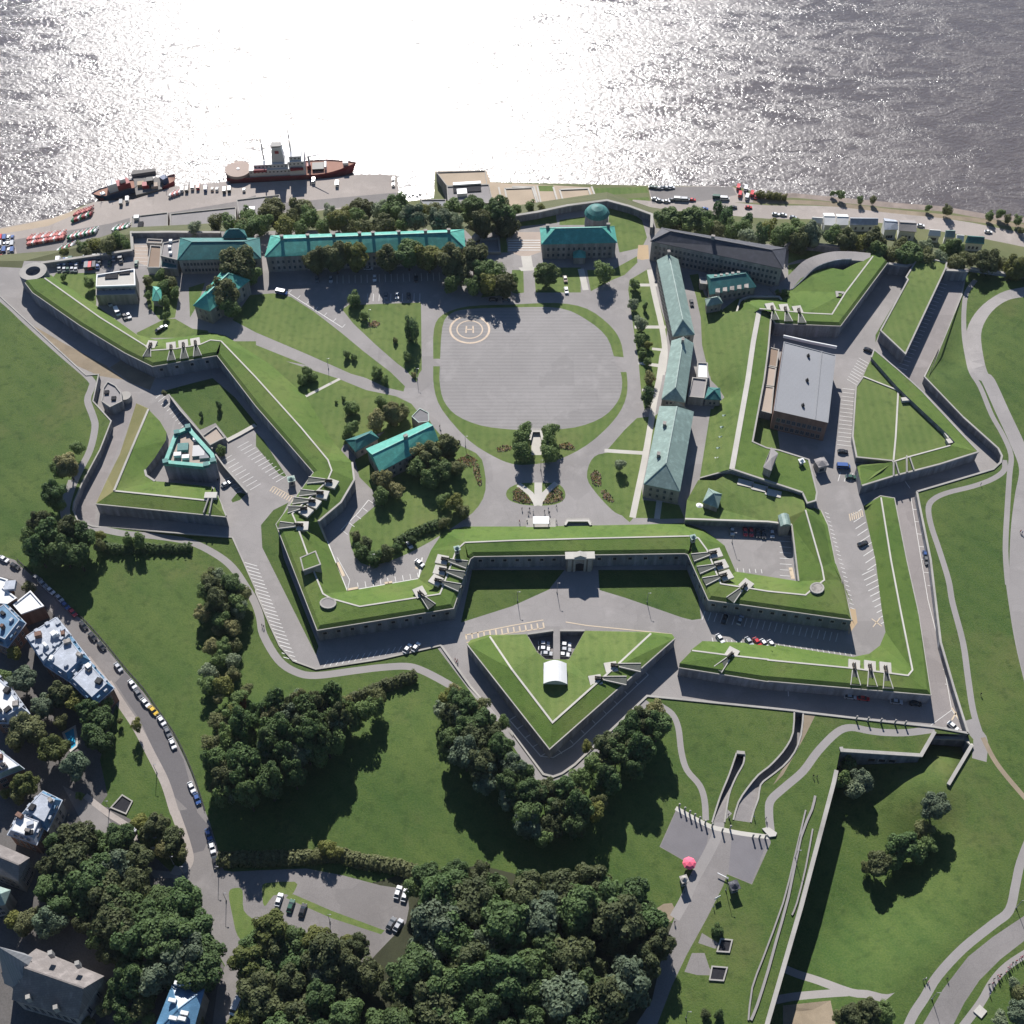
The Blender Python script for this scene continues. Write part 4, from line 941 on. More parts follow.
def windows(t, a, b, z0, rows, n, w=1.0, h=1.6, gap=3.2, cap=[0], margin=1.5, door=None):
    """rows x n windows in the wall that runs a->b (outside on the right hand of a->b)"""
    a, b = Vector((a.x, a.y, 0)), Vector((b.x, b.y, 0)); L = (b-a).length; d = (b-a).normalized(); ang = math.atan2(d.y, d.x)
    me = win_mesh(w, h, (w, h))
    for r in range(rows):
        for i in range(n):
            s = margin+(L-2*margin)*(i+0.5)/n
            p = a+d*s
            if door == i and r == 0:
                o = bpy.data.objects.new('door', win_mesh(1.3, 2.3, 'door')); COL.objects.link(o); o.parent = t
                o.location = p+Vector((0, 0, z0-0.8))-t.location; o.rotation_euler = (0, 0, ang); continue
            o = bpy.data.objects.new('window', me); COL.objects.link(o); o.parent = t
            o.location = p+Vector((0, 0, z0+r*gap))-t.location; o.rotation_euler = (0, 0, ang)
def house(name, label, s, h, rise, hip=(1, 1), roof='copper', wall='stone2', zb=0.0, over=0.5, win=None, chim=(), group='buildings inside the citadel', cat='building', px=None, ridge_h=None, base=-0.3, dorm=(), fz=True):
    """eave corners in photo order front-left, front-right, back-right, back-left at height h; ridge from left to right"""
    e = [U(x, y, zb+h) for x, y in P(s)]
    fl, fr, br, bl = e
    cen = sum(e, Vector())/4
    t = thing(name, label, cat, Vector((cen.x, cen.y, zb)), group)
    inn = [p+(cen-p).normalized()*over*1.3 for p in e]
    b = MB(); q = [Vector((p.x, p.y, 0)) for p in inn]
    for i in range(4):
        a, c = q[i], q[(i+1) % 4]
        b.quad((a.x, a.y, zb+base), (c.x, c.y, zb+base), (c.x, c.y, zb+h), (a.x, a.y, zb+h))
    ml = (fl+bl)/2; mr = (fr+br)/2; wid = ((fl-bl).length+(fr-br).length)/4
    d = (mr-ml).normalized()
    r0 = ml+d*wid*hip[0]; r1 = mr-d*wid*hip[1]
    if (r1-r0).dot(d) < 0: r0 = r1 = (ml+mr)/2
    up = Vector((0, 0, rise)); r0 = r0+up; r1 = r1+up
    if hip[0] < 0.5: # gable walls
        a, c = q[0], q[3]; b.quad((a.x, a.y, zb+h), (c.x, c.y, zb+h), ((a.x+c.x)/2, (a.y+c.y)/2, zb+h+rise*0.95))
    if hip[1] < 0.5:
        a, c = q[1], q[2]; b.quad((a.x, a.y, zb+h), (c.x, c.y, zb+h), ((a.x+c.x)/2, (a.y+c.y)/2, zb+h+rise*0.95))
    b.build('walls', M[wall], t)
    b = MB(); dn = Vector((0, 0, -0.3))
    b.quad(fl, fr, r1, r0); b.quad(br, bl, r0, r1); b.quad(bl, fl, r0); b.quad(fr, br, r1)
    b.quad(fl+dn, fr+dn, fr, fl); b.quad(fr+dn, br+dn, br, fr); b.quad(br+dn, bl+dn, bl, br); b.quad(bl+dn, fl+dn, fl, bl)
    b.quad(bl+dn, br+dn, fr+dn, fl+dn)
    ro = b.build('roof', M[roof], t)
    b = MB(); b.kerb([r0+Vector((0, 0, -0.05)), r1+Vector((0, 0, -0.05))], 0.45, 0.2, sink=0.1)
    for c0, rr in ((fl, r0), (bl, r0), (fr, r1), (br, r1)):
        if (c0-rr).length > 1 and (hip[0] > 0.5 if rr is r0 or (c0 is fl or c0 is bl) else hip[1] > 0.5):
            b.kerb([c0, rr], 0.3, 0.12, sink=0.05)
    b.build('ridge_cap', M[roof], ro)
    if win:
        for (i, rows, n, kw) in win:
            a, c = q[i], q[(i+1) % 4]
            windows(t, a, c, zb+kw.get('z0', 1.4), rows, n, **{k: v for k, v in kw.items() if k != 'z0'})
    for f, side in chim:
        c = r0.lerp(r1, f) if side == 0 else (r0.lerp(r1, f)+((fl.lerp(fr, f)) if side < 0 else (bl.lerp(br, f))))/2
        b = MB(); b.box(Vector((c.x, c.y, c.z-1.2)), 1.5, 1.1, 2.9, math.atan2(d.y, d.x)); b.box(Vector((c.x, c.y, c.z+1.7)), 1.8, 1.4, 0.25, math.atan2(d.y, d.x))
        b.build('chimney', M['stone2'], ro)
    for f, side in dorm:
        c = r0.lerp(r1, f)*0.5+(fl.lerp(fr, f) if side < 0 else bl.lerp(br, f))*0.5
        dd = Vector((d.y, -d.x, 0))*(1 if side < 0 else -1)
        b = MB(); b.box(Vector((c.x, c.y, c.z-0.8)), 1.8, 2.2, 2.0, math.atan2(d.y, d.x)); b.build('dormer', M[roof], ro)
    return t, q, (r0, r1)
def flat(name, label, s, h, wall='stone2', roof='gravelroof', zb=0.0, parapet=0.6, units=(), group='buildings inside the citadel', cat='building', win=None, cope='coping', base=-0.3, pw=0.5):
    e = [U(x, y, zb+h) for x, y in P(s)]; n = len(e); cen = sum(e, Vector())/n
    ar = sum(e[i].x*e[(i+1) % n].y-e[(i+1) % n].x*e[i].y for i in range(n))
    if ar < 0: e = e[::-1]
    t = thing(name, label, cat, Vector((cen.x, cen.y, zb)), group)
    b = MB()
    for i in range(n):
        a, c = e[i], e[(i+1) % n]; b.quad((a.x, a.y, zb+base), (c.x, c.y, zb+base), c, a)
    b.build('walls', M[wall], t)
    b = MB(); b.poly([p-Vector((0, 0, parapet)) for p in e]); ro = b.build('roof', M[roof], t)
    b = MB(); b.kerb([p+(cen-p).normalized()*pw*0.6 for p in e], pw, 0.0, closed=True, sink=parapet+0.1); b.build('parapet', M[cope], t)
    for (ux, uy, sx, sy, sz, mm) in units:
        p = U(*P('@0,0,1 %f,%f' % (ux, uy))[0], zb+h-parapet); b = MB(); b.box(p, sx, sy, sz, 0.1); b.build('rooftop_unit', M[mm], ro)
    if win:
        for (i, j, rows, nn, kw) in win:
            a = Vector((U(*P(s)[i], zb+h).x, U(*P(s)[i], zb+h).y, 0)); c = Vector((U(*P(s)[j], zb+h).x, U(*P(s)[j], zb+h).y, 0))
            windows(t, a, c, zb+kw.get('z0', 1.4), rows, nn, **{k: v for k, v in kw.items() if k != 'z0'})
    return t, e
W2 = dict(z0=1.6, gap=3.6, w=1.0, h=1.7)
# long green roofed range along the cliff
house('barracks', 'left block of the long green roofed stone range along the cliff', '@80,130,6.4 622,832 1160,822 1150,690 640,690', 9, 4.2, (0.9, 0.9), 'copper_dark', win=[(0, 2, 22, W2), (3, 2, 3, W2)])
house('barracks', 'right block of the long green roofed stone range, with a row of chimneys', 'a1 34,548 838,512 832,437 58,462', 9.5, 4.2, (1, 1), 'copper', win=[(0, 2, 36, W2), (1, 2, 4, W2)], chim=[(0.0, 0), (0.155, 0), (0.31, 0), (0.465, 0), (0.545, 0), (0.70, 0), (0.86, 0), (1.0, 0)])
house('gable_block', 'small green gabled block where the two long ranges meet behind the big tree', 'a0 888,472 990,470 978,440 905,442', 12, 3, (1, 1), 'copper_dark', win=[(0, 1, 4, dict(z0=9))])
flat('flat_annex', 'grey flat roofed annex with white vents left of the long green roofed range', '@80,130,6.4 515,805 622,830 640,700 530,720', 8, 'stone2', 'gravelroof', units=[(171, 242, 1.5, 1.5, 1.2, 'white'), (170, 248, 1.5, 1.5, 1.2, 'white'), (171, 254, 1.5, 1.5, 1.2, 'white')], win=[(0, 1, 2, 3, W2)])
flat('flat_annex', 'low brown flat roofed annex at the left end of the long range', '@80,130,6.4 430,880 510,880 520,740 452,735', 4, 'white', 'brownroof')
flat('flat_annex', 'small dark roofed link block beside the left end of the long range', '@80,130,6.4 515,880 622,885 622,830 515,806', 5, 'stone2', 'copper_dark')
flat('flat_annex', 'low narrow walled shed above the brown flat roof', '@80,130,6.4 425,720 525,722 530,700 430,695', 4, 'stone2', 'pinkroof')
# triangular roofed house among trees
house('stone_house', 'stone house with a bright green steep roof half hidden by trees at upper left', 'a0 838,765 1000,640 900,588 772,742', 8.5, 4.5, (0.9, 0.9), 'copper', win=[(0, 2, 4, W2), (3, 2, 2, W2)])
flat('flat_building', 'pale flat roofed building with dark roof hollows at upper left', '@0,170,7.3142 700,850 990,840 985,722 705,765', 9, 'stone2', 'pale', parapet=0.8, units=[(112, 276, 6, 4.5, 0.5, 'dark'), (125, 272, 5, 4.0, 0.5, 'dark')], cope='white', win=[(0, 1, 2, 5, W2)])
flat('flat_annex', 'lower grey front block of the pale flat roofed building', '@0,170,7.3142 700,915 990,905 990,840 700,852', 6.5, 'stone2', 'steel', parapet=0.2)
house('garden_pavilion', 'tiny green roofed pavilion among the upper left garden trees', 'a0 608,722 648,725 645,668 612,665', 4, 2, (1, 1), 'copper')
# officers mess building in the garden
house('stone_house', 'large bright green roofed house beside the trees of the round garden', 'b1 495,488 731,360 688,288 439,395', 8, 3.6, (0, 0), 'copper', win=[(0, 2, 8, W2), (3, 2, 2, W2)], chim=[(0.55, 0)])
house('stone_house', 'small pale green hip roofed annex at the left of the bright green roofed house', 'b1 398,408 492,352 462,322 358,360', 5, 2.4, (0.8, 0.8), 'copper_dark', win=[(0, 1, 3, W2), (3, 1, 2, W2)])
flat('flat_annex', 'small blue grey flat block at the upper corner of the bright green roofed house', 'b1 622,265 655,232 690,250 692,285 650,290', 5, 'stone2', 'slate', parapet=0.3, cope='copper_pale', pw=0.3)
# central green roofed house behind the parade
t, q, r = house('stone_house', 'symmetrical green roofed house with a small entrance porch above the parade ground', 'a2 118,497 421,490 410,425 111,431', 9.5, 4.5, (1.15, 1.15), 'copper', win=[(0, 2, 13, W2), (1, 2, 4, W2), (3, 2, 4, W2)], chim=[(0.0, 1), (1.0, 1)])
pc = U(*P('a2 268,565')[0], 0)
b = MB(); b.box(pc, 5.5, 4.5, 4.2, 0); po = b.build('porch', M['stone2'], t)
b = MB(); k = 3.1; a_ = [pc+Vector((sx*k, sy*2.6, 4.2)) for sx, sy in ((-1, -1), (1, -1), (1, 1), (-1, 1))]; ap = pc+Vector((0, 1.5, 6))
for i in range(4): b.quad(a_[i], a_[(i+1) % 4], ap)
b.build('porch_roof', M['copper'], po)
# round green tower on the wall
t = thing('tower', 'small round tower with a domed green roof on the cliff wall', 'tower', U(598, 218, 0))
c = U(*P('a2 340,372')[0], 7); c.z = 0
b = MB(); b.tube(c, c+Vector((0, 0, 7)), 6.0, 5.6, 20); b.build('wall', M['stone'], t)
b = MB()
for r0_, z0_, r1_, z1_ in ((6.3, 7, 5.2, 8.8), (5.2, 8.8, 3, 10.2), (3, 10.2, 0.4, 11)): b.tube(c+Vector((0, 0, z0_)), c+Vector((0, 0, z1_)), r0_, r1_, 20)
b.build('dome', M['copper_dark'], t)
# long slate roofed block
W3 = dict(z0=1.4, gap=3.3, w=1.0, h=1.7)
house('barracks', 'long dark slate roofed block with three rows of windows along the cliff', 'a2 553,484 a3 62,596 74,512 a2 598,430', 12, 3.6, (1, 1), 'slate', win=[(0, 3, 30, W3), (3, 3, 4, W3)], chim=[(0.42, 0)])
# chain of pale green roofed ranges
house('barracks', 'top range of the three pale green roofed ranges right of the parade', 'a2 643,866 578,560 664,557 731,858', 8.5, 4.0, (0.9, 0.0) if False else (0, 1), 'copper_pale', win=[]) if False else None
def range_ns(label, fl, fr, br, bl, h, rise, hips, nwin, chim=(), roof='copper_pale'):
    # ridge runs towards the viewer: pass the corners turned by a quarter
    s = '%s %s %s %s' % (bl, fl, fr, br)
    return house('barracks', label, s, h, rise, hips, roof, win=[(0, 2, nwin, W2), (1, 2, 4, W2), (2, 2, nwin, W2)], chim=chim)
range_ns('topmost of the three pale green roofed ranges right of the parade ground', 'a2 643,866', 'a2 731,858', 'a2 665,557', 'a2 579,560', 8.5, 4.0, (0.15, 1.2), 16, chim=[(0.0, 0)])
range_ns('middle one of the three pale green roofed ranges right of the parade ground', 'b2 598,196', 'b2 693,210', 'a2 727,893', 'a2 638,882', 8.5, 4.0, (0.2, 0.8), 9, chim=[(0.1, 0)])
range_ns('bottom and widest of the three pale green roofed ranges right of the parade ground', 'b2 526,536', 'b2 672,566', 'b2 728,246', 'b2 590,224', 9, 5.0, (0.45, 1.2), 12, chim=[(0.3, -1), (0.75, -1)])
# dark green workshop with dormers and huts
t, q, r = house('workshop', 'dark green roofed workshop with a row of front gables behind the huts', 'a2 790,698 978,668 940,596 778,618', 5.5, 3.6, (0.1, 0.5), 'copper_dark', win=[(0, 1, 8, W2)])
for f in (0.16, 0.32, 0.48, 0.64, 0.80):
    c = q[0].lerp(q[1], f); b = MB(); b.box(Vector((c.x, c.y+0.8, 4.0)), 2.0, 3.4, 2.6, -0.1); b.build('dormer', M['stone2'], t)
    c = r[0].lerp(r[1], f); b = MB(); b.box(Vector((c.x, c.y+1.5, 7.6)), 1.4, 1.2, 1.6, -0.1); b.build('roof_vent', M['coping'], t)
def hut(label, s, h, rise, group='small huts of the citadel', roof='copper_pale', wall='stone2', kind='hut'):
    return house(kind, label, s, h, rise, (1, 1), roof, wall, group=group, win=[(0, 1, 2, dict(z0=1.2, w=0.8, h=1.2))], cat='hut')
hut('green roofed hut between the workshop and the curved path', '@640,220,6.4 425,552 532,532 510,488 415,505', 5, 2.4)
hut('pale green roofed hut with a steep hip roof beside the walled parking yard', '@690,430,6.4 80,462 180,500 205,410 118,372', 6.5, 3.2)
hut('dark green hipped hut beside the grey flat annex of the middle range', 'b2 770,196 838,200 832,152 785,148', 4.5, 2.2, roof='copper_dark')
flat('flat_annex', 'grey box annex beside the middle pale green roofed range', 'b2 705,186 768,192 780,115 722,108', 5, 'stone2', 'gravelroof')
flat('flat_annex', 'small white roofed annex behind the middle pale green roofed range', 'b2 740,110 785,112 782,50 742,48', 4.5, 'white', 'white')
flat('flat_annex', 'small pale flat annex at the left of the dark green workshop', '@640,220,6.4 385,405 430,410 425,365 380,365', 4, 'stone2', 'steel', parapet=0.3)
# shelter turret on the terrace
t = thing('shelter', 'small shelter with a curved pale green roof at the corner of the walled parking yard', 'shelter', U(784, 525, 0))
q = Z3('@690,430,6.4 580,618 648,614 632,540 562,548', 6.8)
b = MB(); b.prism([p.lerp(sum(q, Vector())/4, 0.12) for p in q], 0, 6.6); b.build('walls', M['stone2'], t)
b = MB(); m0 = (q[0]+q[1])/2+Vector((0, 0, 1.4)); m1 = (q[2]+q[3])/2+Vector((0, 0, 1.4))
for A_, B_, t0, t1 in ((q[0], q[3], 0, 0.5), (q[1], q[2], 0, 0.5)):
    b.quad(A_, B_, (B_+m1)/2+Vector((0, 0, 0.35)), (A_+m0)/2+Vector((0, 0, 0.35))); b.quad((A_+m0)/2+Vector((0, 0, 0.35)), (B_+m1)/2+Vector((0, 0, 0.35)), m1, m0)
b.quad(q[0], q[1], m0); b.quad(q[2], q[3], m1); b.build('roof', M['copper_pale'], t)
# stone powder house on the lawn
t, q, r = house('powder_house', 'dark boxy powder house with a white speckled flat roof above the terrace trench', '@690,430,6.4 468,238 520,262 565,150 520,110', 11.5, 0.9, (0.4, 0.4), 'gravelroof', 'stone2', base=-5)
# warehouse
t, e = flat('warehouse', 'big grey metal roofed warehouse in the right ditch yard', '@740,320,8 272,724 704,822 766,278 352,172', 11.5, 'brick', 'steel', parapet=0.25, cope='steel', pw=0.4)
for x, y in ((545, 292), (536, 488), (502, 688)):
    p = U(740+x/8, 320+y/8, 11.3); b = MB(); b.box(p, 1.1, 1.1, 1.0, 0.2); b.tube(p+Vector((0, 0, 1)), p+Vector((0, 0, 1.7)), 0.3, n=8); b.build('roof_vent', M['black'], t)
b = MB(); a_ = U(740+655/8, 320+250/8, 11.27); c_ = U(740+600/8, 320+800/8, 11.27); b.kerb([a_, c_], 0.35, 0.3); b.build('roof_ridge', M['steel'], t)
windows(t, Vector((e[0].x, e[0].y, 0)), Vector((e[1].x, e[1].y, 0)), 1.0, 2, 9, w=1.5, h=2.2, gap=4.4)
b = MB(); b.kerb(Z3('@740,320,8 348,124 560,172 775,214', 11.9), 0.5, 0.3, sink=1.2); b.build('parapet_wall', M['white'], t)
for i, (s, hh) in enumerate([('@740,320,8 218,362 292,378 312,232 240,215', 4), ('@740,320,8 192,520 270,530 290,382 215,366', 4.2), ('@740,320,8 158,725 250,748 270,535 190,524', 4.4)]):
    flat('flat_annex', ['upper', 'middle', 'lower'][i]+' one of three pale flat annexes on the left side of the warehouse', s, hh, 'stone2', 'pinkroof' if i else 'brownroof', parapet=0.3)
# tower building of the small left ravelin
t, e = flat('tower_building', 'stone tower with a green copper parapet and machines on its flat roof', '@120,390,8 345,582 680,615 765,575 752,520 575,325 545,286 440,330', 10.5, 'stone', 'pinkroof', parapet=1.6, cope='copper', pw=1.7, group='buildings in the left ditch',
   units=[(183.5, 449, 4.5, 4, 1.6, 'copper_dark'), (199, 452, 5, 6, 1.0, 'pole'), (205, 455, 4, 5, 0.9, 'steel'), (178, 456, 3, 2, 1.5, 'white'), (186, 458, 3, 2, 1.2, 'white'), (196, 440, 2, 2, 1.4, 'white')])
for x, y in ((365, 578), (690, 603), (745, 570), (455, 345), (545, 300)):
    p = U(120+x/8, 390+y/8, 10.5); b = MB(); b.box(p-Vector((0, 0, 0.3)), 2.2, 2.2, 1.4, 0.3); b.build('corner_turret', M['copper_dark'], t)
flat('casemate', 'low round cornered stone casemate at the left end of the small left ravelin', 'b0 405,205 440,228 488,205 486,170 462,140 430,124 412,150', 5.5, 'stone', 'gravelroof', group='buildings in the left ditch', units=[(107, 393, 2, 2, 0.8, 'dark'), (114, 399, 2, 2, 0.8, 'dark')])
flat('flat_building', 'small walled block with a gravel roof beside the green topped tower', '@120,390,8 655,365 720,440 800,400 845,380 770,285', 4, 'stone', 'pinkroof', group='buildings in the left ditch')
t = thing('round_tower_base', 'little round stone block beside the casemate at the left ditch', 'turret', U(125, 397, 0)); c = U(125, 395.5, 3); c.z = 0
b = MB(); b.tube(c, c+Vector((0, 0, 3)), 2.6, 2.6, 16); b.build('wall', M['coping'], t)
# marquee on the ravelin
t = thing('marquee', 'big white marquee tent standing on the middle ravelin', 'tent', U(555, 680, 4.6))
q = Z3('c2 126,494 221,496 218,414 127,412', 8.4)
b = MB(); fl, fr, br, bl = q
for p in q:
    b.tube((p.x, p.y, 4.2), p, 0.12)
b.build('frame', M['pole'], t)
b = MB(); N_ = 8
for i in range(N_):
    u0, u1 = i/N_, (i+1)/N_; z0_, z1_ = 2.2*math.sin(math.pi*u0), 2.2*math.sin(math.pi*u1)
    b.quad(fl.lerp(fr, u0)+Vector((0, 0, z0_)), fl.lerp(fr, u1)+Vector((0, 0, z1_)), bl.lerp(br, u1)+Vector((0, 0, z1_)), bl.lerp(br, u0)+Vector((0, 0, z0_)))
b.build('canopy', M['white'], t, smooth=True)
b = MB()
for a_, c_ in ((fl, bl), (fr, br)):
    b.quad((a_.x, a_.y, 4.4), (c_.x, c_.y, 4.4), c_, a_)
top = [fl.lerp(fr, i/N_)+Vector((0, 0, 2.2*math.sin(math.pi*i/N_))) for i in range(N_+1)]
n0 = len(b.v); b.v += [fl-Vector((0, 0, 0.4)), fr-Vector((0, 0, 0.4))]+list(reversed(top)); b.f.append(tuple(range(n0, n0+len(top)+2))); b.fm.append(0)
b.build('side_cloth', mat('tent_side', (0.50, 0.51, 0.54), var=0.05), t)
b = MB(); b.prism([p+(p-(fl+br)/2)*0.04 for p in q], 3.4, 4.5); b.build('base', M['coping'], t)
t = thing('marquee', 'small white stage canopy beside the rampart below the fan shaped garden', 'tent', U(541, 521, 0)); c = U(541, 520, 3.2); c.z = 0
b = MB(); b.box(c+Vector((0, 0, 3)), 6.5, 3.8, 0.25); b.build('canopy', M['white'], t)
b = MB()
for sx in (-3.0, 3.0):
    for sy in (-1.7, 1.7): b.tube(c+Vector((sx, sy, 0)), c+Vector((sx, sy, 3)), 0.1)
b.build('frame', M['pole'], t)
b = MB(); b.box(c, 12, 6, 0.5); b.build('stage', M['coping'], t)
# monument walls on the mall
for lab, s in (('low pale monument wall in the lawn niche right of the stage canopy', 'b2 212,700 222,683 305,683 316,700'), ('pale U shaped wall at the end of the avenue of twin trees', 'b2 72,360 80,325 115,325 122,360')):
    t = thing('monument_wall', lab, 'monument', U(*P(s)[1], 0)); kerbpart('masonry', t, Z3(s, 0.0), 0.8, 1.2, 'coping'); kerbpart('coping', t, Z3(s, 1.25), 0.9, 0.12, 'pale')
# ---- river level
rg = 'sheds and stands on the quay'
flat('shed', 'grey flat roofed quay shed left of the two middle sheds', '@80,130,6.4 330,640 562,640 562,525 330,552', 6, 'brick', 'gravelroof', zb=RIVER, group=rg, units=[(137, 219, 3, 3, 2, 'white'), (141, 226, 3, 5, 1.5, 'dark')])
flat('shed', 'long narrow grey flat roofed shed on the quay behind the long range', '@80,130,6.4 572,640 1000,600 998,492 578,535', 6, 'brick', 'gravelroof', zb=RIVER, group=rg)
flat('shed', 'grey flat roofed quay shed just below the stern of the red ship', '@220,130,6.4 125,560 400,525 382,412 105,445', 7, 'brick', 'gravelroof', zb=RIVER, group=rg, units=[(272.5, 199.5, 3.5, 3, 1.5, 'dark'), (251, 210, 5, 3, 1.5, 'white')])
flat('terminal', 'sand coloured flat roofed terminal jutting into the river', '@420,150,7.3142 195,262 492,248 478,148 118,160', 7, 'stone2', 'sand', zb=RIVER, group=rg)
flat('terminal', 'grey lower block of the riverside terminal with a white roof light', '@420,150,7.3142 205,400 535,385 505,250 195,265', 8, 'stone2', 'gravelroof', zb=RIVER, group=rg, units=[(467, 189, 17, 7, 0.6, 'dark'), (467, 185, 17, 2.5, 1.6, 'white'), (462, 194, 6, 5, 2.2, 'white')])
flat('shed', 'narrow white and grey shed on the quay left of the terminal', '@420,150,7.3142 50,430 190,420 190,360 0,362', 4, 'white', 'steel', zb=RIVER, group=rg)
for i, (s, hh, rf) in enumerate([('a3 226,420 270,422 262,372 220,372', 8, 'white'), ('a3 274,420 322,420 318,378 272,376', 7, 'white'), ('a3 326,420 440,420 436,392 328,390', 5, 'tinroof'), ('a3 170,412 218,414 216,394 178,390', 5, 'white'), ('a3 466,440 520,438 512,400 462,392', 8, 'tinroof'), ('a3 524,442 594,448 588,402 524,400', 7, 'gravelroof'), ('a3 706,468 748,470 744,440 710,440', 6, 'copper_pale'), ('a3 752,485 782,488 780,460 754,458', 5, 'white'), ('a3 788,490 865,496 860,466 800,462', 6, 'copper_dark'), ('a3 640,462 690,466 684,442 646,440', 5, 'white')]):
    ords = ['first', 'second', 'third', 'fourth', 'fifth', 'sixth', 'seventh', 'eighth', 'ninth', 'tenth']
    labs = ['tall white flat roofed house, left one of a pair by the river road', 'white flat roofed house, right one of a pair by the river road', 'long low pale row house by the river road', 'small low white roofed house by the river road behind the trees', 'pale blue roofed house by the river road', 'grey gabled house right of the pale blue roofed one', 'green roofed cottage by the river road', 'tiny white cottage beside the green roofed cottage by the river road', 'dark green roofed cottage farthest right by the river road', 'low white shed left of the green roofed cottage by the river road']
    house('riverside_house', labs[i], s, hh, 2.2, (0, 0), rf, 'white', zb=RIVER, group='houses by the river road', win=[(0, 1, 3, W2)])
# court markings on the sand terrace
b = MB()
for s in ('a2 0,268 88,270 105,330', 'a2 100,265 118,345', 'a2 165,270 188,348', 'a2 190,280 210,345', 'a2 190,280 305,275 322,325', 'a2 318,268 338,322', '@420,150,7.3142 575,275 600,390', '@420,150,7.3142 620,285 640,390', '@420,150,7.3142 620,285 820,278 860,400'):
    b.kerb(Z3(s, RIVER+0.05), 1.1, 0.5)
o = b.build('terrace_kerbs', M['pale']); o['kind'] = 'structure'
# ---- town houses at lower left
tg = 'town houses by the curved street'
def mansard(label, s, h, slope='blueroof', top='tinroof', wall='brick', inset=0.22, rise=2.6, seed=1):
    e = [U(x, y, 4.0+h) for x, y in P(s)]; n = len(e); cen = sum(e, Vector())/n
    ar = sum(e[i].x*e[(i+1) % n].y-e[(i+1) % n].x*e[i].y for i in range(n))
    if ar < 0: e = e[::-1]
    t = thing('town_house', label, 'house', Vector((cen.x, cen.y, 4.0)), tg); rg = random.Random(seed)
    b = MB()
    for i in range(n):
        a, c = e[i]+(cen-e[i]).normalized()*0.4, e[(i+1) % n]+(cen-e[(i+1) % n]).normalized()*0.4
        b.quad((a.x, a.y, 3.5), (c.x, c.y, 3.5), c, a)
        windows(t, a, c, 5.5, 3, max(2, int((c-a).length/2.8)), w=1.0, h=1.7, gap=3.1)
    b.build('walls', M[wall], t)
    up = Vector((0, 0, rise)); q = [p.lerp(cen, inset)+up for p in e]
    b = MB(); b.wallstrip(e, q, closed=True); ro = b.build('roof', M[slope], t)
    b = MB(); b.poly([p+Vector((0, 0, 0.02)) for p in q]); b.build('flat_top', M[top], ro)
    b = MB(); b.kerb(q, 0.35, 0.15, closed=True, sink=0.1); b.build('flashing', M['tinroof'], ro)
    b = MB(); b.kerb(e, 0.35, 0.12, closed=True, sink=0.2); b.build('gutter', M['tinroof'], ro)
    for i in range(n):
        a, c = e[i], e[(i+1) % n]; L_ = (c-a).length; d = (c-a).normalized()
        if L_ < 6: continue
        for k in range(int(L_/4.5)):
            p = a.lerp(c, (k+0.7)/(int(L_/4.5)+0.4)); p = p+(cen-p).normalized()*1.2
            b = MB(); b.box(p+Vector((0, 0, 0.2)), 1.3, 1.5, 1.7, math.atan2(d.y, d.x)); b.build('dormer', M[rg.choice(['tinroof', slope])], ro)
    for k in range(rg.randint(3, 5)):
        p = cen.lerp(rg.choice(q), rg.uniform(0.3, 0.85)); p.z = q[0].z
        b = MB(); m_ = rg.choice(['brick', 'tinroof', 'white', 'black', 'stone2']); b.box(p, rg.uniform(0.9, 2.6), rg.uniform(0.9, 2.2), rg.uniform(0.8, 2.2), rg.uniform(0, 1.5)); b.build('chimney' if m_ in ('brick', 'stone2') else 'rooftop_unit', M[m_], ro)
    return t
def chims(t, pts, z):
    for x, y in pts:
        p = UG(x, y, z); b = MB(); b.box(p-Vector((0, 0, 2)), 1.4, 1.0, 3.2, 0.7); b.build('chimney', M['brick'], t)
def town(label, s, h, roof='tinroof', wall='brick', win=(), units=(), group=tg, cope='white'):
    t, e = flat('town_house', label, s, h, wall, roof, zb=4.0, parapet=0.5, units=units, group=group, cope=cope, cat='house', win=win, base=-0.5)
    return t, e
V3 = dict(z0=1.5, gap=3.4, w=1.0, h=1.7)
mansard('pale grey flat roofed town house with chimneys facing the curved street', '@0,560,7.877 205,610 345,820 560,590 450,455', 9.5, slope='tinroof', seed=4, inset=0.08, rise=1.2)
mansard('blue roofed town house with a raised grey centre', '@0,560,7.877 345,825 540,955 710,790 560,595', 9, seed=2, inset=0.26)
mansard('blue roofed town house at the lower end of the row beside the lawn', '@0,560,7.877 545,955 745,1150 900,1010 708,795', 9, seed=3, inset=0.26)
town('white flat roofed town house near the top of the curved street', '@0,560,7.877 100,350 165,425 345,360 240,240', 8, 'white', win=[(0, 1, 2, 4, V3)])
town('white roofed house with a blue attic at the left edge near the street top', '@0,560,7.877 -120,330 60,345 130,300 20,210 60,150 -120,100', 9, 'white', units=[(11, 587, 4, 4, 1.5, 'tinroof')])
mansard('dark blue roofed house with roof lights at the left picture edge', '@0,560,7.877 -60,640 60,690 205,500 50,345 -60,420', 8, seed=5, top='blueroof')
mansard('white roofed house among trees halfway down the left edge', '@0,680,7.877 -40,340 95,345 235,265 90,60 -40,-60', 8, slope='tinroof', top='white', seed=6, inset=0.3)
mansard('white roofed house with a turquoise strip above the big yard', '@0,680,7.877 -60,800 70,745 190,700 -20,540', 8, slope='copper_pale', top='white', seed=7, inset=0.15)
mansard('villa with a faceted white and blue metal roof beside the big trees', '@0,770,7.877 375,480 490,240 340,165 170,350', 8.5, slope='blueroof', top='tinroof', wall='stone2', seed=8, inset=0.3)
mansard('lower wing of the villa with a jagged white roof and brick end wall', '@0,770,7.877 60,510 290,590 365,420 150,340', 8, slope='tinroof', top='white', seed=9, inset=0.3)
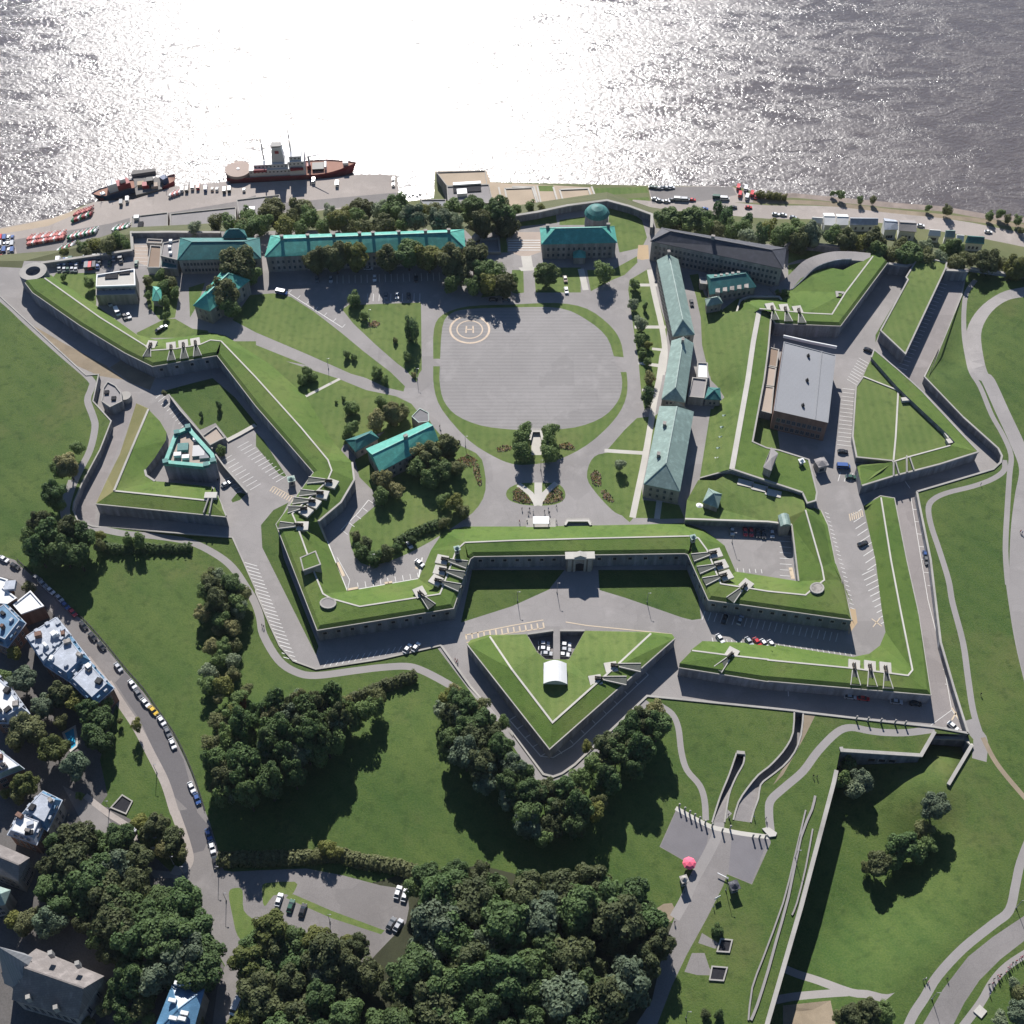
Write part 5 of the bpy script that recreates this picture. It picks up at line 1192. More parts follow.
house('town_house', 'dark roofed house with a tall windowed side below the villa', '@0,770,7.877 -160,760 145,880 235,690 -60,560', 10, 3, (0.2, 0.2), 'tile', 'stone2', zb=4, group=tg, cat='house', win=[(0, 2, 5, V3), (1, 3, 4, V3)])
house('town_house', 'house with a pale green roof at the left edge below the dark roofed house', '@0,770,7.877 -160,1100 40,1060 85,945 -120,880', 9, 2.5, (0.5, 0.5), 'copper_pale', 'stone2', zb=4, group=tg, cat='house', win=[(0, 2, 3, V3)])
# blue roofed house at the bottom
t, q, r = house('town_house', 'bright blue roofed house with white roof lights at the bottom of the street', '@130,894,7.877 170,1120 480,1150 590,745 330,715', 10, 3, (0.6, 1.0), 'blueroof', 'stone2', zb=4, group=tg, cat='house', win=[(0, 2, 5, V3)])
for x, y in ((340, 845), (435, 945), (415, 990), (345, 985), (385, 712), (420, 710), (450, 722)):
    p = UG(130+x/7.877, 894+y/7.877, 12); b = MB(); b.box(p, 2.4, 1.1, 1.4, -0.2); b.build('skylight', M['white'], t)
# church
ct, q, r = house('church', 'stone church with a grey roof and pointed grey spire at the lower left corner', '@0,896,8 95,830 625,985 835,640 290,420', 10, 8.5, (0, 0), 'tile', 'stone2', zb=4, group=None, cat='church', win=[(0, 1, 7, dict(z0=2.5, w=1.3, h=4.2)), (1, 1, 2, dict(z0=2.5, w=1.3, h=4.2))])
for x, y, zz in ((410, 465, 17), (625, 548, 17), (232, 818, 13), (452, 900, 13)):
    p = UG(x/8, 896+y/8, zz); b = MB(); b.box(p-Vector((0, 0, 1.8)), 1.3, 1.3, 3.4, 0.3); b.build('roof_pinnacle', M['coping'], ct)
tb = UG(*(205/8, 896+680/8), 0); tb = UG(20, 993, 0); tb.z = 4
cc = U(21, 972, 15); cc.z = 4
b = MB(); b.box(cc, 7.5, 7.5, 12, -0.4); b.build('bell_tower', M['stone2'], ct)
b = MB(); n0 = 8
b.tube(cc+Vector((0, 0, 12)), cc+Vector((0, 0, 33)), 5.4, 0.1, 8); b.build('spire', M['steel'], ct)
for a in range(4):
    p = cc+Vector((4.4*math.cos(a*math.pi/2+0.4), 4.4*math.sin(a*math.pi/2+0.4), 12)); b = MB(); b.tube(p, p+Vector((0, 0, 4)), 0.8, 0.05, 6); b.build('corner_pinnacle', M['coping'], ct)
# swimming pool
t = thing('swimming_pool', 'turquoise garden pool hidden between the town trees', 'pool', UG(70, 740, 0)); q = UGs('@0,680,7.877 500,420 590,370 610,520 560,560', 0.0)
b = MB(); b.prism(q, 3.7, 4.25); b.build('water', M['pool'], t); kerbpart('rim', t, [p+Vector((0, 0, 0.25)) for p in q], 0.8, 0.15, 'pale', True)
# stair pits and small stone pits in the lawn
def pit(label, s, depth=2.4, cat='stair pit'):
    q = UGs(s, 0.0); t = thing('stair_entrance', label, cat, q[0], 'small sunken entrances')
    kerbpart('rim_wall', t, q, 0.45, 0.5, 'coping', True)
    b = MB(); b.poly([p+Vector((0, 0, 0.12)) for p in q]); b.build('opening', M['dark'], t)
pit('dark walled entrance in the lawn corner beside the street junction', 'd0 445,160 490,110 530,135 505,185')
pit('upper of two small walled pits in the lawn beside the entrance road', 'd2 820,735 835,685 880,690 868,738')
pit('lower of two small walled pits in the lawn beside the entrance road', 'd2 790,848 800,795 860,800 845,852')
# ruins: two long low walls in the grass
for lab, s in (('long pale low wall in the worn grass beside the old rampart wall', 'c3 188,945 175,1000 d3 130,280 80,520 30,700 0,810 d2 980,950 955,1010'), ('broken line of low stones between the pale wall and the old rampart', 'd3 178,245 150,400 115,540 95,590'), ('thin dry stone line at the left of the pale low wall', 'd3 150,170 105,360 60,540 -20,760 d2 960,880 945,1010')):
    t = thing('low_wall', lab, 'wall', UG(*P(s)[0]), 'low walls in the grass')
    kerbpart('masonry', t, UGs(S(s, 2)), 0.8 if 'pale' in lab and 'long' in lab else 0.5, 0.5, 'path')
# ================================================================ TREES
def fol(name, c1, c2, ov=0.16):
    m = mat(name, c1, col2=c2, scale=14, fine=0.9, rough=0.7, spec=0.3, objvar=ov)
    nt = m.node_tree; b = nt.nodes['Principled BSDF']; src = b.inputs['Base Color'].links[0].from_socket
    tr = nt.nodes.new('ShaderNodeBsdfTranslucent'); mx = nt.nodes.new('ShaderNodeMixShader'); mx.inputs[0].default_value = 0.40
    nt.links.new(src, tr.inputs['Color']); nt.links.new(b.outputs[0], mx.inputs[1]); nt.links.new(tr.outputs[0], mx.inputs[2]); nt.links.new(mx.outputs[0], nt.nodes['Material Output'].inputs['Surface'])
    return m
FOL = dict(d=fol('dark_foliage', (0.0386, 0.0715, 0.0235), (0.1361, 0.2030, 0.0680)), o=fol('olive_foliage', (0.046, 0.062, 0.024), (0.130, 0.148, 0.060)),
           y=fol('yellow_green_foliage', (0.062, 0.082, 0.020), (0.165, 0.180, 0.050)), g=fol('grey_green_foliage', (0.0580, 0.0864, 0.0510), (0.2041, 0.2589, 0.1588)),
           r=fol('reddish_foliage', (0.06, 0.026, 0.016), (0.15, 0.058, 0.035)), c=fol('conifer_foliage', (0.0221, 0.0477, 0.0206), (0.0810, 0.1400, 0.0583)),
           b=fol('brownish_foliage', (0.0690, 0.0775, 0.0331), (0.2236, 0.2309, 0.1004)))
KN = dict(d='dark green', o='olive green', y='yellow green', g='grey green', r='reddish', c='dark pointed', b='brownish green')
def crown_mesh(seed, n=1500, blobs=22, shape='round'):
    rg = random.Random(seed); V = []; Fc = []
    cs = []
    for i in range(blobs):
        while True:
            p = Vector((rg.uniform(-1, 1), rg.uniform(-1, 1), rg.uniform(-0.8, 1)))
            if p.length < 1: break
        p = p.normalized()*rg.uniform(0.42, 0.78)
        cs.append((p, rg.uniform(0.18, 0.36)))
    cs.append((Vector((0, 0, -0.05)), 0.66)); cs.append((Vector((0, 0, -0.5)), 0.5))
    tot = sum(r*r for _, r in cs)
    for c, r in cs:
        for k in range(int(n*r*r/tot)):
            d = Vector((rg.gauss(0, 1), rg.gauss(0, 1), rg.gauss(0.15, 1))).normalized()
            p = c+d*r*rg.uniform(0.72, 1.10)
            if shape == 'cone':
                h = rg.random()**0.75; a = rg.uniform(0, 2*math.pi); rr = (1-h)*rg.uniform(0.55, 1.08)+0.03
                tier = 0.10*math.sin(h*34)
                p = Vector(((rr+tier)*math.cos(a), (rr+tier)*math.sin(a), -1+2.2*h)); d = Vector((math.cos(a), math.sin(a), 0.5)).normalized()
            nrm = (d+Vector((rg.uniform(-1, 1), rg.uniform(-1, 1), rg.uniform(-0.6, 1)))*0.45).normalized()
            u = nrm.orthogonal().normalized(); a = rg.uniform(0, 6.28); u = (Quaternion(nrm, a) @ u); v = nrm.cross(u)
            s = rg.uniform(0.032, 0.078); k0 = len(V)
            V += [p-u*s-v*s*0.7, p+u*s-v*s*0.7+nrm*s*0.3, p+u*s+v*s*0.7, p-u*s+v*s*0.7+nrm*s*0.3]
            Fc.append((k0, k0+1, k0+2, k0+3))
    me = bpy.data.meshes.new('crown'); me.from_pydata(V, [], Fc); me.materials.append(FOL['d'])
    return me
CM = [crown_mesh(s, 5200) for s in range(7)]; CC = [crown_mesh(50+s, 2600, shape='cone') for s in range(2)]; CB = [crown_mesh(80+s, 1900, 9) for s in range(3)]
def trunk_mesh():
    b = MB(); b.tube((0, 0, -0.3), (0.0, 0, 0.5), 0.055, 0.040, 7); b.tube((0, 0, 0.5), (0.03, 0.02, 1.0), 0.040, 0.015, 7)
    for a, z in ((0.3, 0.45), (2.4, 0.5), (4.3, 0.56), (5.4, 0.62)): b.tube((0, 0, z), (0.26*math.cos(a), 0.26*math.sin(a), z+0.28), 0.022, 0.007, 5)
    me = bpy.data.meshes.new('trunk'); me.from_pydata(b.v, [], b.f); me.materials.append(M['bark']); return me
TM = trunk_mesh()
def pxm(p):
    return F/((p.y)*CT+(p.z-H)*(-ST))
Nl = [v.xy for v in Nw]; Ml = [v.xy for v in Mw]
def gz(where, x, y):
    if where == '0': return 0.0
    if where == 'G': return G(x, y)
    if where == 'L': return GL(x, y)
    if where == 'R': return RIVER
    p = Vector((x, y)); a = linedist(p, Nl); c = linedist(p, Ml); return RIVER*sm(a/(a+c+1e-6)) if False else RIVER*a/(a+c+1e-6)
ORD = ['leftmost', 'second', 'third', 'fourth', 'fifth', 'sixth', 'seventh', 'eighth', 'ninth', 'tenth', 'eleventh', 'twelfth', 'thirteenth', 'fourteenth', 'fifteenth', 'sixteenth', 'seventeenth', 'eighteenth', 'nineteenth', 'twentieth']
TENS = ['twenty', 'thirty', 'forty', 'fifty', 'sixty', 'seventy', 'eighty', 'ninety']
def ordw(i):
    if i < 20: return ORD[i]
    n = i+1; t, u = divmod(n, 10)
    if n >= 100: return 'hundred and '+ORD[n-101] if n > 101 else 'hundred and first'
    if u == 0: return {20: 'twentieth', 30: 'thirtieth', 40: 'fortieth', 50: 'fiftieth', 60: 'sixtieth', 70: 'seventieth', 80: 'eightieth', 90: 'ninetieth'}[n]
    return TENS[t-2]+' '+(ORD[u-1] if u > 1 else 'first')
SPECS = []
def grove(place, items, where='G', hf=2.0, group=None, flat=1.0, name='tree', zr=1.0):
    """items: (px, py, radius in px, kind); crowns are seen centred at that pixel"""
    if len(items) > 9 and name == 'tree' and where in 'GL': items = [(x, y, r*1.08, k) for j, (x, y, r, k) in enumerate(sorted(items, key=lambda i: i[1])) ]
    items = sorted(items, key=lambda i: i[0]); n = len(items)
    med = sorted(i[2] for i in items)[n//2]
    for i, (x, y, rp, k) in enumerate(items):
        z = 5.0; g = 0.0
        for _ in range(8):
            v = U(x, y, g+z); g = gz(where, v.x, v.y); r = rp/pxm(v); z = r*(hf if k != 'c' else 1.9)
        v = U(x, y, g+z); g = gz(where, v.x, v.y)
        spec = dict(v=v, g=g, r=r, rp=rp, z=z, k=k, name=name, zr=zr)
        size = 'large' if rp > 1.25*med else ('small' if rp < 0.75*med else 'middle sized')
        kind = {'c': 'conifer'}.get(k, name)
        oh = ordw(i).replace(' ', '-')
        if n == 1: lab = '%s %s %s' % (KN[k], kind, place)
        elif n == 2: lab = '%s %s %s, %s of the two' % (KN[k], kind, place, ('left one', 'right one')[i])
        else: lab = '%s %s, %s from left %s' % (KN[k], kind, oh, place) if 0 < i < n-1 else '%s %s, %s %s' % (KN[k], kind, 'leftmost' if i == 0 else 'rightmost', place)
        if len(lab.split()) > 16: lab = lab.replace('dark green ', 'dark ').replace(' green', '')
        spec['lab'] = lab; spec['cat'] = 'tree' if name == 'tree' else name; spec['group'] = group or ('%s %s' % ('trees' if name == 'tree' else 'bushes', place) if n > 1 else None); SPECS.append(spec)
def T(s, mult=4.0):
    """'tile x,y,r,k ...' in tile units"""
    out = []; ox = oy = 0; k = 1.0
    for tok in s.split():
        if tok in TILE: ox, oy = TILE[tok]; k = 4.0
        elif tok[0] == '@': a = tok[1:].split(','); ox, oy, k = float(a[0]), float(a[1]), float(a[2])
        else:
            a = tok.split(','); out.append((ox+float(a[0])/k, oy+float(a[1])/k, float(a[2])/k, a[3] if len(a) > 3 else 'd'))
    return out
def scatter(poly, dist, r, kinds, seed=1, edge=0.0):
    rg = random.Random(seed); pts = P(poly); xs = [p[0] for p in pts]; ys = [p[1] for p in pts]; out = []
    def ins(x, y):
        c = False; j = len(pts)-1
        for i in range(len(pts)):
            if (pts[i][1] > y) != (pts[j][1] > y) and x < (pts[j][0]-pts[i][0])*(y-pts[i][1])/(pts[j][1]-pts[i][1])+pts[i][0]: c = not c
            j = i
        return c
    for _ in range(6000):
        x = rg.uniform(min(xs), max(xs)); y = rg.uniform(min(ys), max(ys))
        if ins(x, y) and all(math.hypot(x-o[0], (y-o[1])*1.25) > dist for o in out):
            out.append((x, y, r*rg.uniform(0.72, 1.22), rg.choice(kinds)))
    return out

def hedge(label, s, w, h, k='d', where='G'):
    pts = [UG(x, y) if where == 'G' else U(x, y, 0) for x, y in S(s, 3)]
    t = thing('hedge', label, 'hedge', pts[0]); rg = random.Random(len(label)); V = []; Fc = []
    for i in range(len(pts)-1):
        L_ = (pts[i+1]-pts[i]).length; d = (pts[i+1]-pts[i]).normalized(); nn = Vector((-d.y, d.x, 0))
        for _ in range(int(L_*w*h*5)):
            f = rg.random(); hh = h*(1+0.25*math.sin(i*2.1+f*5)); a = rg.uniform(0, math.pi)
            p = pts[i].lerp(pts[i+1], f)+nn*math.cos(a)*w/2*rg.uniform(0.7, 1.15)+Vector((0, 0, 0.1+hh*math.sin(a)**0.6*rg.uniform(0.55, 1.05)))
            nrm = (nn*math.cos(a)+Vector((0, 0, math.sin(a)))+Vector((rg.uniform(-1, 1), rg.uniform(-1, 1), rg.uniform(-.5, 1)))*.6).normalized()
            u = nrm.orthogonal().normalized(); u = Quaternion(nrm, rg.uniform(0, 6.28)) @ u; v = nrm.cross(u); q = rg.uniform(0.2, 0.42); n0 = len(V)
            V += [p-u*q-v*q, p+u*q-v*q, p+u*q+v*q, p-u*q+v*q]; Fc.append((n0, n0+1, n0+2, n0+3))
    meshobj('foliage', V, Fc, FOL[k], t)
hedge('dark hedge running along the big left lawn below the lane', 'b0 425,790 470,805 530,800 590,800 680,802 770,798', 4.2, 3.2)
hedge('hedge curving across the lawn from the grove towards the winding lane', 'c1 340,590 400,560 470,530 520,508 590,488 640,468', 4.5, 3.6, 'o')
hedge('thick dark hedge between the big lawn and the small car park', 'd1 -150,372 -60,368 60,366 200,362 320,350 400,372 480,385 560,398 640,424', 5.0, 3.0, 'b')
hedge('dark hedge along the lower rim of the round garden', 'b1 560,780 620,745 690,715 760,690', 4.5, 2.6, where='0')
# belts on the cliff
grove('in the belt behind the long green roofed range', scatter('@0,0,1 245,212 300,205 400,206 430,204 440,222 400,228 245,229', 15, 11.0, 'dddoogy', 3)+scatter('@0,0,1 432,208 450,205 512,213 508,230 470,226 440,224', 15, 11.5, 'ddoog', 4), 'C', 1.4)
grove('above the left annexes of the range', T('a0 775,425,32,g 860,400,38,o 915,405,38,d 975,420,36,o 1010,400,36,d'), 'C', 1.3)
grove('between the car yard and the cliff wall at the far left', T('a0 330,510,28,d 380,495,36,y 430,500,38,o 480,480,34,d 260,530,20,y 505,500,20,d 350,530,20,o'), 'C', 1.2)
grove('in the belt behind the slate roofed block', scatter('@0,0,1 660,217 700,212 740,220 772,228 800,236 800,246 764,240 700,230 668,226', 12.5, 10, 'ddyocg', 5)+T('a2 720,390,30,c 835,385,42,c 770,395,26,c 935,410,28,c 690,385,24,c'), 'C', 1.5)
grove('in the belt above the upper right ditch ends', scatter('@0,0,1 775,222 800,228 880,240 960,252 1040,268 1040,280 975,266 885,256 820,240 780,236', 14, 10.5, 'ddoyog', 6), 'C', 1.5)
grove('on the river shore at upper right', T('a3 258,292,12,d 292,298,18,d 370,320,16,d 420,320,15,o 640,350,14,d 722,358,22,o 885,382,18,d 928,372,20,d 960,395,18,o 1000,400,20,d 1015,440,14,o'), 'R', 1.5)
grove('in the low clipped hedge by the river car park', T('a3 -20,300,16,y 0,302,16,y 20,304,16,y 42,306,16,y 64,308,14,y a2 985,296,16,y'), 'R', 0.9, name='bush')
grove('beside the terrace courts above the terminal', T('a1 985,350,34,o 850,345,45,d 900,360,34,d a2 20,350,22,d 70,335,24,d 120,350,16,y'), 'C', 1.2)
# inside the citadel
grove('in the row in front of the long green roofed range', T('a1 238,560,50,o 318,545,56,o 398,545,52,y 530,552,50,o 608,535,54,d 690,545,54,y 780,560,58,o 870,545,58,o 910,600,48,d 825,620,42,o 965,600,44,d 935,650,44,y 995,655,46,o 780,650,38,d 870,665,38,d'), '0', 1.6)
grove('on the lawns below the long range parking', T('a1 388,716,30,d 432,780,19,d 625,830,34,c 558,880,12,o 605,945,22,d 363,935,18,d 393,946,14,d'), '0', 1.1)
grove('on the lawns left of the parade ground', T('b1 205,90,26,c 185,120,24,c 230,105,22,c 385,228,32,c 350,192,11,c 320,206,7,c 482,92,25,c 516,120,20,c 502,208,26,d 630,100,12,b'.replace(',c', ',d')), '0', 1.0)
grove('around the bright green roofed garden house', T('b1 378,312,32,d 480,285,40,b 545,255,45,b 590,245,30,o 640,400,44,b 700,420,52,o 765,385,46,o 640,470,40,d 740,480,46,d 700,520,40,d 800,470,34,o 510,520,44,b 560,560,36,b 500,590,34,d 800,610,38,y 745,600,30,d 830,650,30,o 750,690,24,o 360,340,20,d'), '0', 1.25)
grove('in the thicket at the foot of the round garden', T('b1 400,745,22,b 420,810,34,d 470,830,36,d 520,820,34,o 440,780,28,o 560,790,24,d 620,760,22,d'), '0', 0.8, name='bush')
grove('around the steep green roofed house at upper left', T('a0 958,575,70,o 1000,620,44,d 890,690,60,o 925,750,40,d 355,652,24,d 252,627,15,d'), '0', 1.35)
grove('in the garden right of the pale flat building', T('a0 640,620,22,d 655,665,26,d 685,645,26,o 700,690,22,d 660,725,24,d 592,640,20,o 590,700,18,d 600,745,10,d 660,780,16,d'), '0', 1.3)
grove('on the forecourt of the central green roofed house', T('a2 138,615,46,d 368,605,44,d 5,640,28,d'), '0', 1.3)
grove('along the walk left of the pale green roofed ranges', T('a2 492,655,24,d 488,740,24,g 532,745,11,c 515,812,32,g 515,880,24,d 542,898,18,y 518,935,18,d 543,965,18,d b2 550,110,28,b 545,190,26,c 525,5,18,d'), '0', 1.2)
grove('in the twin avenue below the parade ground', T('b2 47,328,36,c 43,370,38,c 45,412,38,c 150,324,36,c 148,368,38,c 150,412,38,c'.replace(',c', ',d')), '0', 1.5, zr=1.2)
grove('standing alone on the round right lawn', T('b2 430,458,25,g'), '0', 1.4)
grove('beside the upper right ramp road', T('a3 40,690,12,d 68,690,20,d'), '0', 1.1)
grove('on the lawn of the left moat', T('b0 875,220,13,c 805,258,9,c 658,172,12,o'), '0', 2.0)
grove('by the small walled gravel block in the left ditch', T('b0 885,405,22,d'), '0', 1.0)
# park on the left
grove('on the big lawn along the far left lane', T('b0 308,388,30,d 270,460,46,b 235,480,36,d 215,570,46,d 190,590,30,d 235,615,30,d'), 'G', 2.0)
grove('in the dark grove below the small left ravelin', T('b0 165,695,46,o 115,755,34,d 200,740,50,d 270,725,50,o 330,745,42,d 150,800,50,d 250,800,50,d 310,820,46,d 400,780,24,o 400,740,20,y'), 'G', 2.2)
grove('beside the winding lane below the left ravelin', T('b0 508,760,24,d 556,765,26,d'), 'G', 2.6)
grove('in the long column of trees beside the winding lane', T('c0 872,70,34,g 850,110,42,o 925,100,44,d 870,160,50,o 950,170,40,d 800,220,26,g 880,240,38,d 925,270,34,b 840,350,32,b 890,350,34,d 930,400,34,g 860,470,24,b 940,455,28,o 900,510,38,y 965,565,26,r 985,520,24,o 940,620,34,y 890,665,30,o 860,620,20,d 900,735,42,b 985,720,42,d 845,800,24,g 950,790,40,d'), 'G', 1.9)
grove('in the big central grove left of the open slope', T('c0 905,870,48,o 960,870,50,d 890,930,40,d 990,930,50,d 1010,830,48,d c1 60,640,44,b 120,610,48,o 185,585,44,b 240,590,46,o 60,730,52,d 130,700,50,d 195,665,50,o 255,655,46,d 300,600,40,d 330,640,46,o 280,720,44,d 200,750,44,d 110,790,48,d 350,580,34,b 20,800,44,d'), 'G', 3.1)
grove('in the pair of tall trees at the end of the hedge', T('c1 430,600,44,d 485,545,40,o 480,590,38,d 400,650,34,d'), 'G', 2.6)
grove('in the dark grove left of the ravelin tip', T('c1 755,555,34,y 800,530,32,b 840,600,46,d 780,620,42,o 890,590,40,o 900,650,50,d 850,680,50,d 950,700,44,o 990,650,28,d 960,760,44,d 920,830,48,g 990,820,44,d 1005,900,50,d c2 40,860,48,d 90,930,50,d 30,950,46,d'), 'G', 2.3)
grove('in the grove right of the ravelin tip', T('c2 300,745,24,y 350,810,40,o 420,770,48,d 380,870,46,d 450,700,46,d 520,640,46,o 570,610,38,b 500,740,46,o 570,680,36,d 260,880,40,d 200,920,48,d d2 70,140,46,d 130,90,46,o 60,230,50,g 120,280,40,d 200,80,44,d 260,110,40,o 330,180,38,y 290,170,36,o 180,170,44,d'), 'G', 2.3)
grove('at the grass edge above the small car park', T('d1 285,320,38,y 330,345,24,y 235,350,22,o'), 'G', 1.4)
grove('filling the big central grove', scatter('@0,0,1 212,765 225,735 260,712 300,700 340,698 358,712 335,745 300,772 250,792 216,800', 18, 12, 'ddodg', 22), 'G', 3.0)
grove('filling the grove left of the ravelin tip', scatter('@0,0,1 440,695 460,692 490,722 510,762 535,792 530,822 500,800 460,760 442,730', 20, 12, 'ddodg', 23), 'G', 2.3)
grove('filling the grove right of the ravelin tip', scatter('@0,0,1 592,745 640,718 663,722 652,760 620,790 578,828 548,830 562,792', 20, 12, 'ddodo', 24), 'G', 2.3)
grove('filling the column of trees beside the winding lane', scatter('@0,0,1 205,575 225,570 245,590 247,620 236,650 240,680 250,700 240,740 215,790 206,770 214,720 206,680 206,640 199,610', 17, 8, 'doggdob', 21), 'G', 1.8)
# woods at the bottom
grove('in the big wood at the bottom centre', scatter('@0,0,1 430,885 440,868 490,870 540,885 600,880 650,900 665,925 655,960 620,1000 590,1060 372,1060 385,1000 412,965 428,935', 26, 19, 'dddodgod', 11)+T('d1 680,430,50,d 640,480,40,d 800,420,46,d 900,430,46,o d2 60,460,50,d 160,470,46,o 240,520,50,o 330,560,50,d 430,560,50,o 520,570,46,d 590,620,40,o 600,700,38,d'), 'G', 1.9)
grove('in the wood below the small car park', scatter('@0,0,1 250,935 285,925 330,940 368,948 372,990 350,1000 345,1060 235,1060 248,1000', 22, 16, 'doyodg', 12)+T('d1 365,710,42,y'), 'G', 1.8)
grove('in the town wood beside the curved street', scatter('@0,0,1 60,835 95,830 118,838 135,855 150,880 185,900 200,925 216,960 215,980 170,975 130,985 118,960 95,935 50,925 38,900 48,870', 21, 16, 'dddoogd', 13), 'G', 1.7)
grove('in the garden between the church and the blue roofed house', T('d0 470,930,50,d 560,960,44,o 420,960,36,b 500,1000,46,d 590,930,36,d 350,1020,30,o 800,1010,22,o 590,1010,30,d'), 'G', 1.6)
grove('in the strip between the street and the lawn corner', T('d0 620,235,52,o 560,215,40,y 690,290,46,o 650,325,40,b 725,340,34,o 600,290,34,d'), 'G', 1.5)
grove('behind the town houses', T('c0 85,480,46,g 60,375,28,y 245,540,46,o 170,585,42,g 310,570,38,y 350,600,46,d 240,645,30,o 410,640,44,d 100,670,50,b 60,720,40,o 150,700,40,o 215,760,50,y 300,820,48,g 375,690,44,d 400,720,44,d 100,895,46,y 70,935,34,o 20,930,22,y 20,480,34,d 120,110,24,o 420,560,34,d d0 100,620,44,b 50,600,34,y 160,600,34,o 320,110,16,d'), 'G', 1.6)
grove('standing alone on the lawn inside the street curve', T('c0 545,660,26,y'), 'G', 2.6)
grove('standing small on the lawn near the town house gable', T('c0 480,640,14,o'), 'G', 2.0)
# lower right
grove('at the top corner of the lower lawn', T('c3 320,820,36,d 375,880,46,g 300,880,40,d 345,920,40,g'), 'L', 1.9)
grove('in the clump in the middle of the lower lawn', T('d3 668,150,56,g 620,240,42,o 545,310,60,d 440,390,52,o 600,340,44,d 500,370,44,d 640,300,40,d 395,400,26,o'), 'L', 1.7)
grove('at the bottom edge near the footpath fork', T('d3 330,985,46,o 400,975,50,o 470,980,44,d 290,1000,30,o'), 'G', 1.4)
grove('at the bottom right corner', T('d3 985,860,26,g 1010,985,50,g 1010,900,40,o 930,1010,34,g'), 'G', 1.5)
grove('beside the entrance road', T('d2 820,650,26,d 775,985,22,o 830,985,22,d'), 'G', 0.9, name='bush')

FOL_HAZY = {}  # distance haze painted in: paler, warmer foliage copies for the farther trees
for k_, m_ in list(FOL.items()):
    c_ = m_.copy(); c_.name = m_.name+'_hazy'
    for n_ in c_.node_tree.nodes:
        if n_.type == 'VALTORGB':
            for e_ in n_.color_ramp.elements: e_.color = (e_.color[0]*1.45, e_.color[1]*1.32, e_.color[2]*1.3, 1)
    FOL_HAZY[k_] = c_
def crownscale(sp, rr): return (rr*random.uniform(0.94, 1.1), rr*random.uniform(0.94, 1.1), (sp['z']*0.62 if sp['z'] > 1.7*sp['r'] and sp['k'] != 'c' else rr*(1.9 if sp['k'] == 'c' else random.uniform(0.95, 1.12)))*sp['zr'])
SPECS.sort(key=lambda q: -q['rp'] if q['name'] == 'tree' else -99)
keep = [q for q in SPECS if q['name'] != 'tree']; tr_ = [q for q in SPECS if q['name'] == 'tree']
keep += tr_[:292]; rest_ = tr_[292:]
for sp in keep:
    v, g, r, rp, z, k, name = (sp[c] for c in ('v', 'g', 'r', 'rp', 'z', 'k', 'name'))
    t = bpy.data.objects.new({'tree': 'pine_tree' if k == 'c' else 'tree'}.get(name, name), None); COL.objects.link(t); t.location = (v.x, v.y, g)
    t.rotation_euler = (0, 0, random.uniform(0, 6.28))
    me = random.choice(CC if k == 'c' else (CB if name != 'tree' or rp < 5 else CM))
    c = bpy.data.objects.new('crown' if name == 'tree' else 'foliage', me); COL.objects.link(c); c.parent = t
    c.location = (0, 0, z); c.scale = crownscale(sp, r*1.14)
    c.material_slots[0].link = 'OBJECT'; c.material_slots[0].material = (FOL_HAZY if v.y > 330 else FOL)[k]
    s = bpy.data.objects.new('trunk' if name == 'tree' else 'stem', TM); COL.objects.link(s); s.parent = t; s.scale = (r*1.3+1, r*1.3+1, z+r*0.35)
    tag(t, sp['lab'], sp['cat'], sp['group'])
if rest_:
    import numpy as np
    Vs = []; Fs_ = []; mi = []; off = 0; keys = sorted({q['k'] for q in rest_})
    for sp in rest_:
        me = random.choice(CB); co_ = np.empty(len(me.vertices)*3); me.vertices.foreach_get('co', co_); co_ = co_.reshape(-1, 3)
        a = random.uniform(0, 6.28); Rm = np.array([[math.cos(a), -math.sin(a), 0], [math.sin(a), math.cos(a), 0], [0, 0, 1]])
        p_ = (co_*np.array(crownscale(sp, sp['r']*1.14))) @ Rm.T+np.array([sp['v'].x, sp['v'].y, sp['g']+sp['z']]); Vs.append(p_)
        nf = len(me.polygons); Fs_.append(np.arange(nf*4).reshape(-1, 4)+off); off += len(p_); mi += [keys.index(sp['k'])]*nf
    V_ = np.concatenate(Vs); F_ = np.concatenate(Fs_)
    me = bpy.data.meshes.new('small_trees'); me.from_pydata(V_.tolist(), [], F_.tolist())
    for k in keys: me.materials.append(FOL_HAZY[k])
    me.polygons.foreach_set('material_index', mi)
    o = link(bpy.data.objects.new('small_trees', me)); o['kind'] = 'stuff'; tag(o, 'smallest trees filling the gaps of the belts along the cliff and gardens', 'trees')
# ================================================================ MARKINGS
class Paint:
    def __init__(s): s.b = MB()
    def line(s, pts, w=0.16, z=0.0):
        s.b.kerb(Z3(pts, z+0.03) if not isinstance(pts, list) else pts, w, 0.015, sink=0.0)
    def bays(s, A, vec, n, z=0.0, w=0.22, ends=False):
        pts = P(A); k = 4.0 if A.split()[0] in TILE else float(A.split()[0][1:].split(',')[2])
        W_ = [U(x, y, z+0.03) for x, y in pts]; L = [0]
        for i in range(1, len(W_)): L.append(L[-1]+(W_[i]-W_[i-1]).length)
        x0, y0 = pts[0]; d = U(x0+vec[0]/k, y0+vec[1]/k, z+0.03)-W_[0]
        for i in range(n+1):
            t = L[-1]*i/n; j = 1
            while j < len(L)-1 and L[j] < t: j += 1
            p = W_[j-1].lerp(W_[j], (t-L[j-1])/(L[j]-L[j-1])); s.b.kerb([p, p+d], w, 0.015, sink=0.0)
    def done(s, name, m):
        o = s.b.build(name, M[m]); o['kind'] = 'structure'
p = Paint()
p.bays('b0 650,172 765,300', (-28, 22), 10); p.bays('b0 885,445 1000,560', (42, -24), 8); p.bays('b0 895,520 945,572', (36, -14), 4)
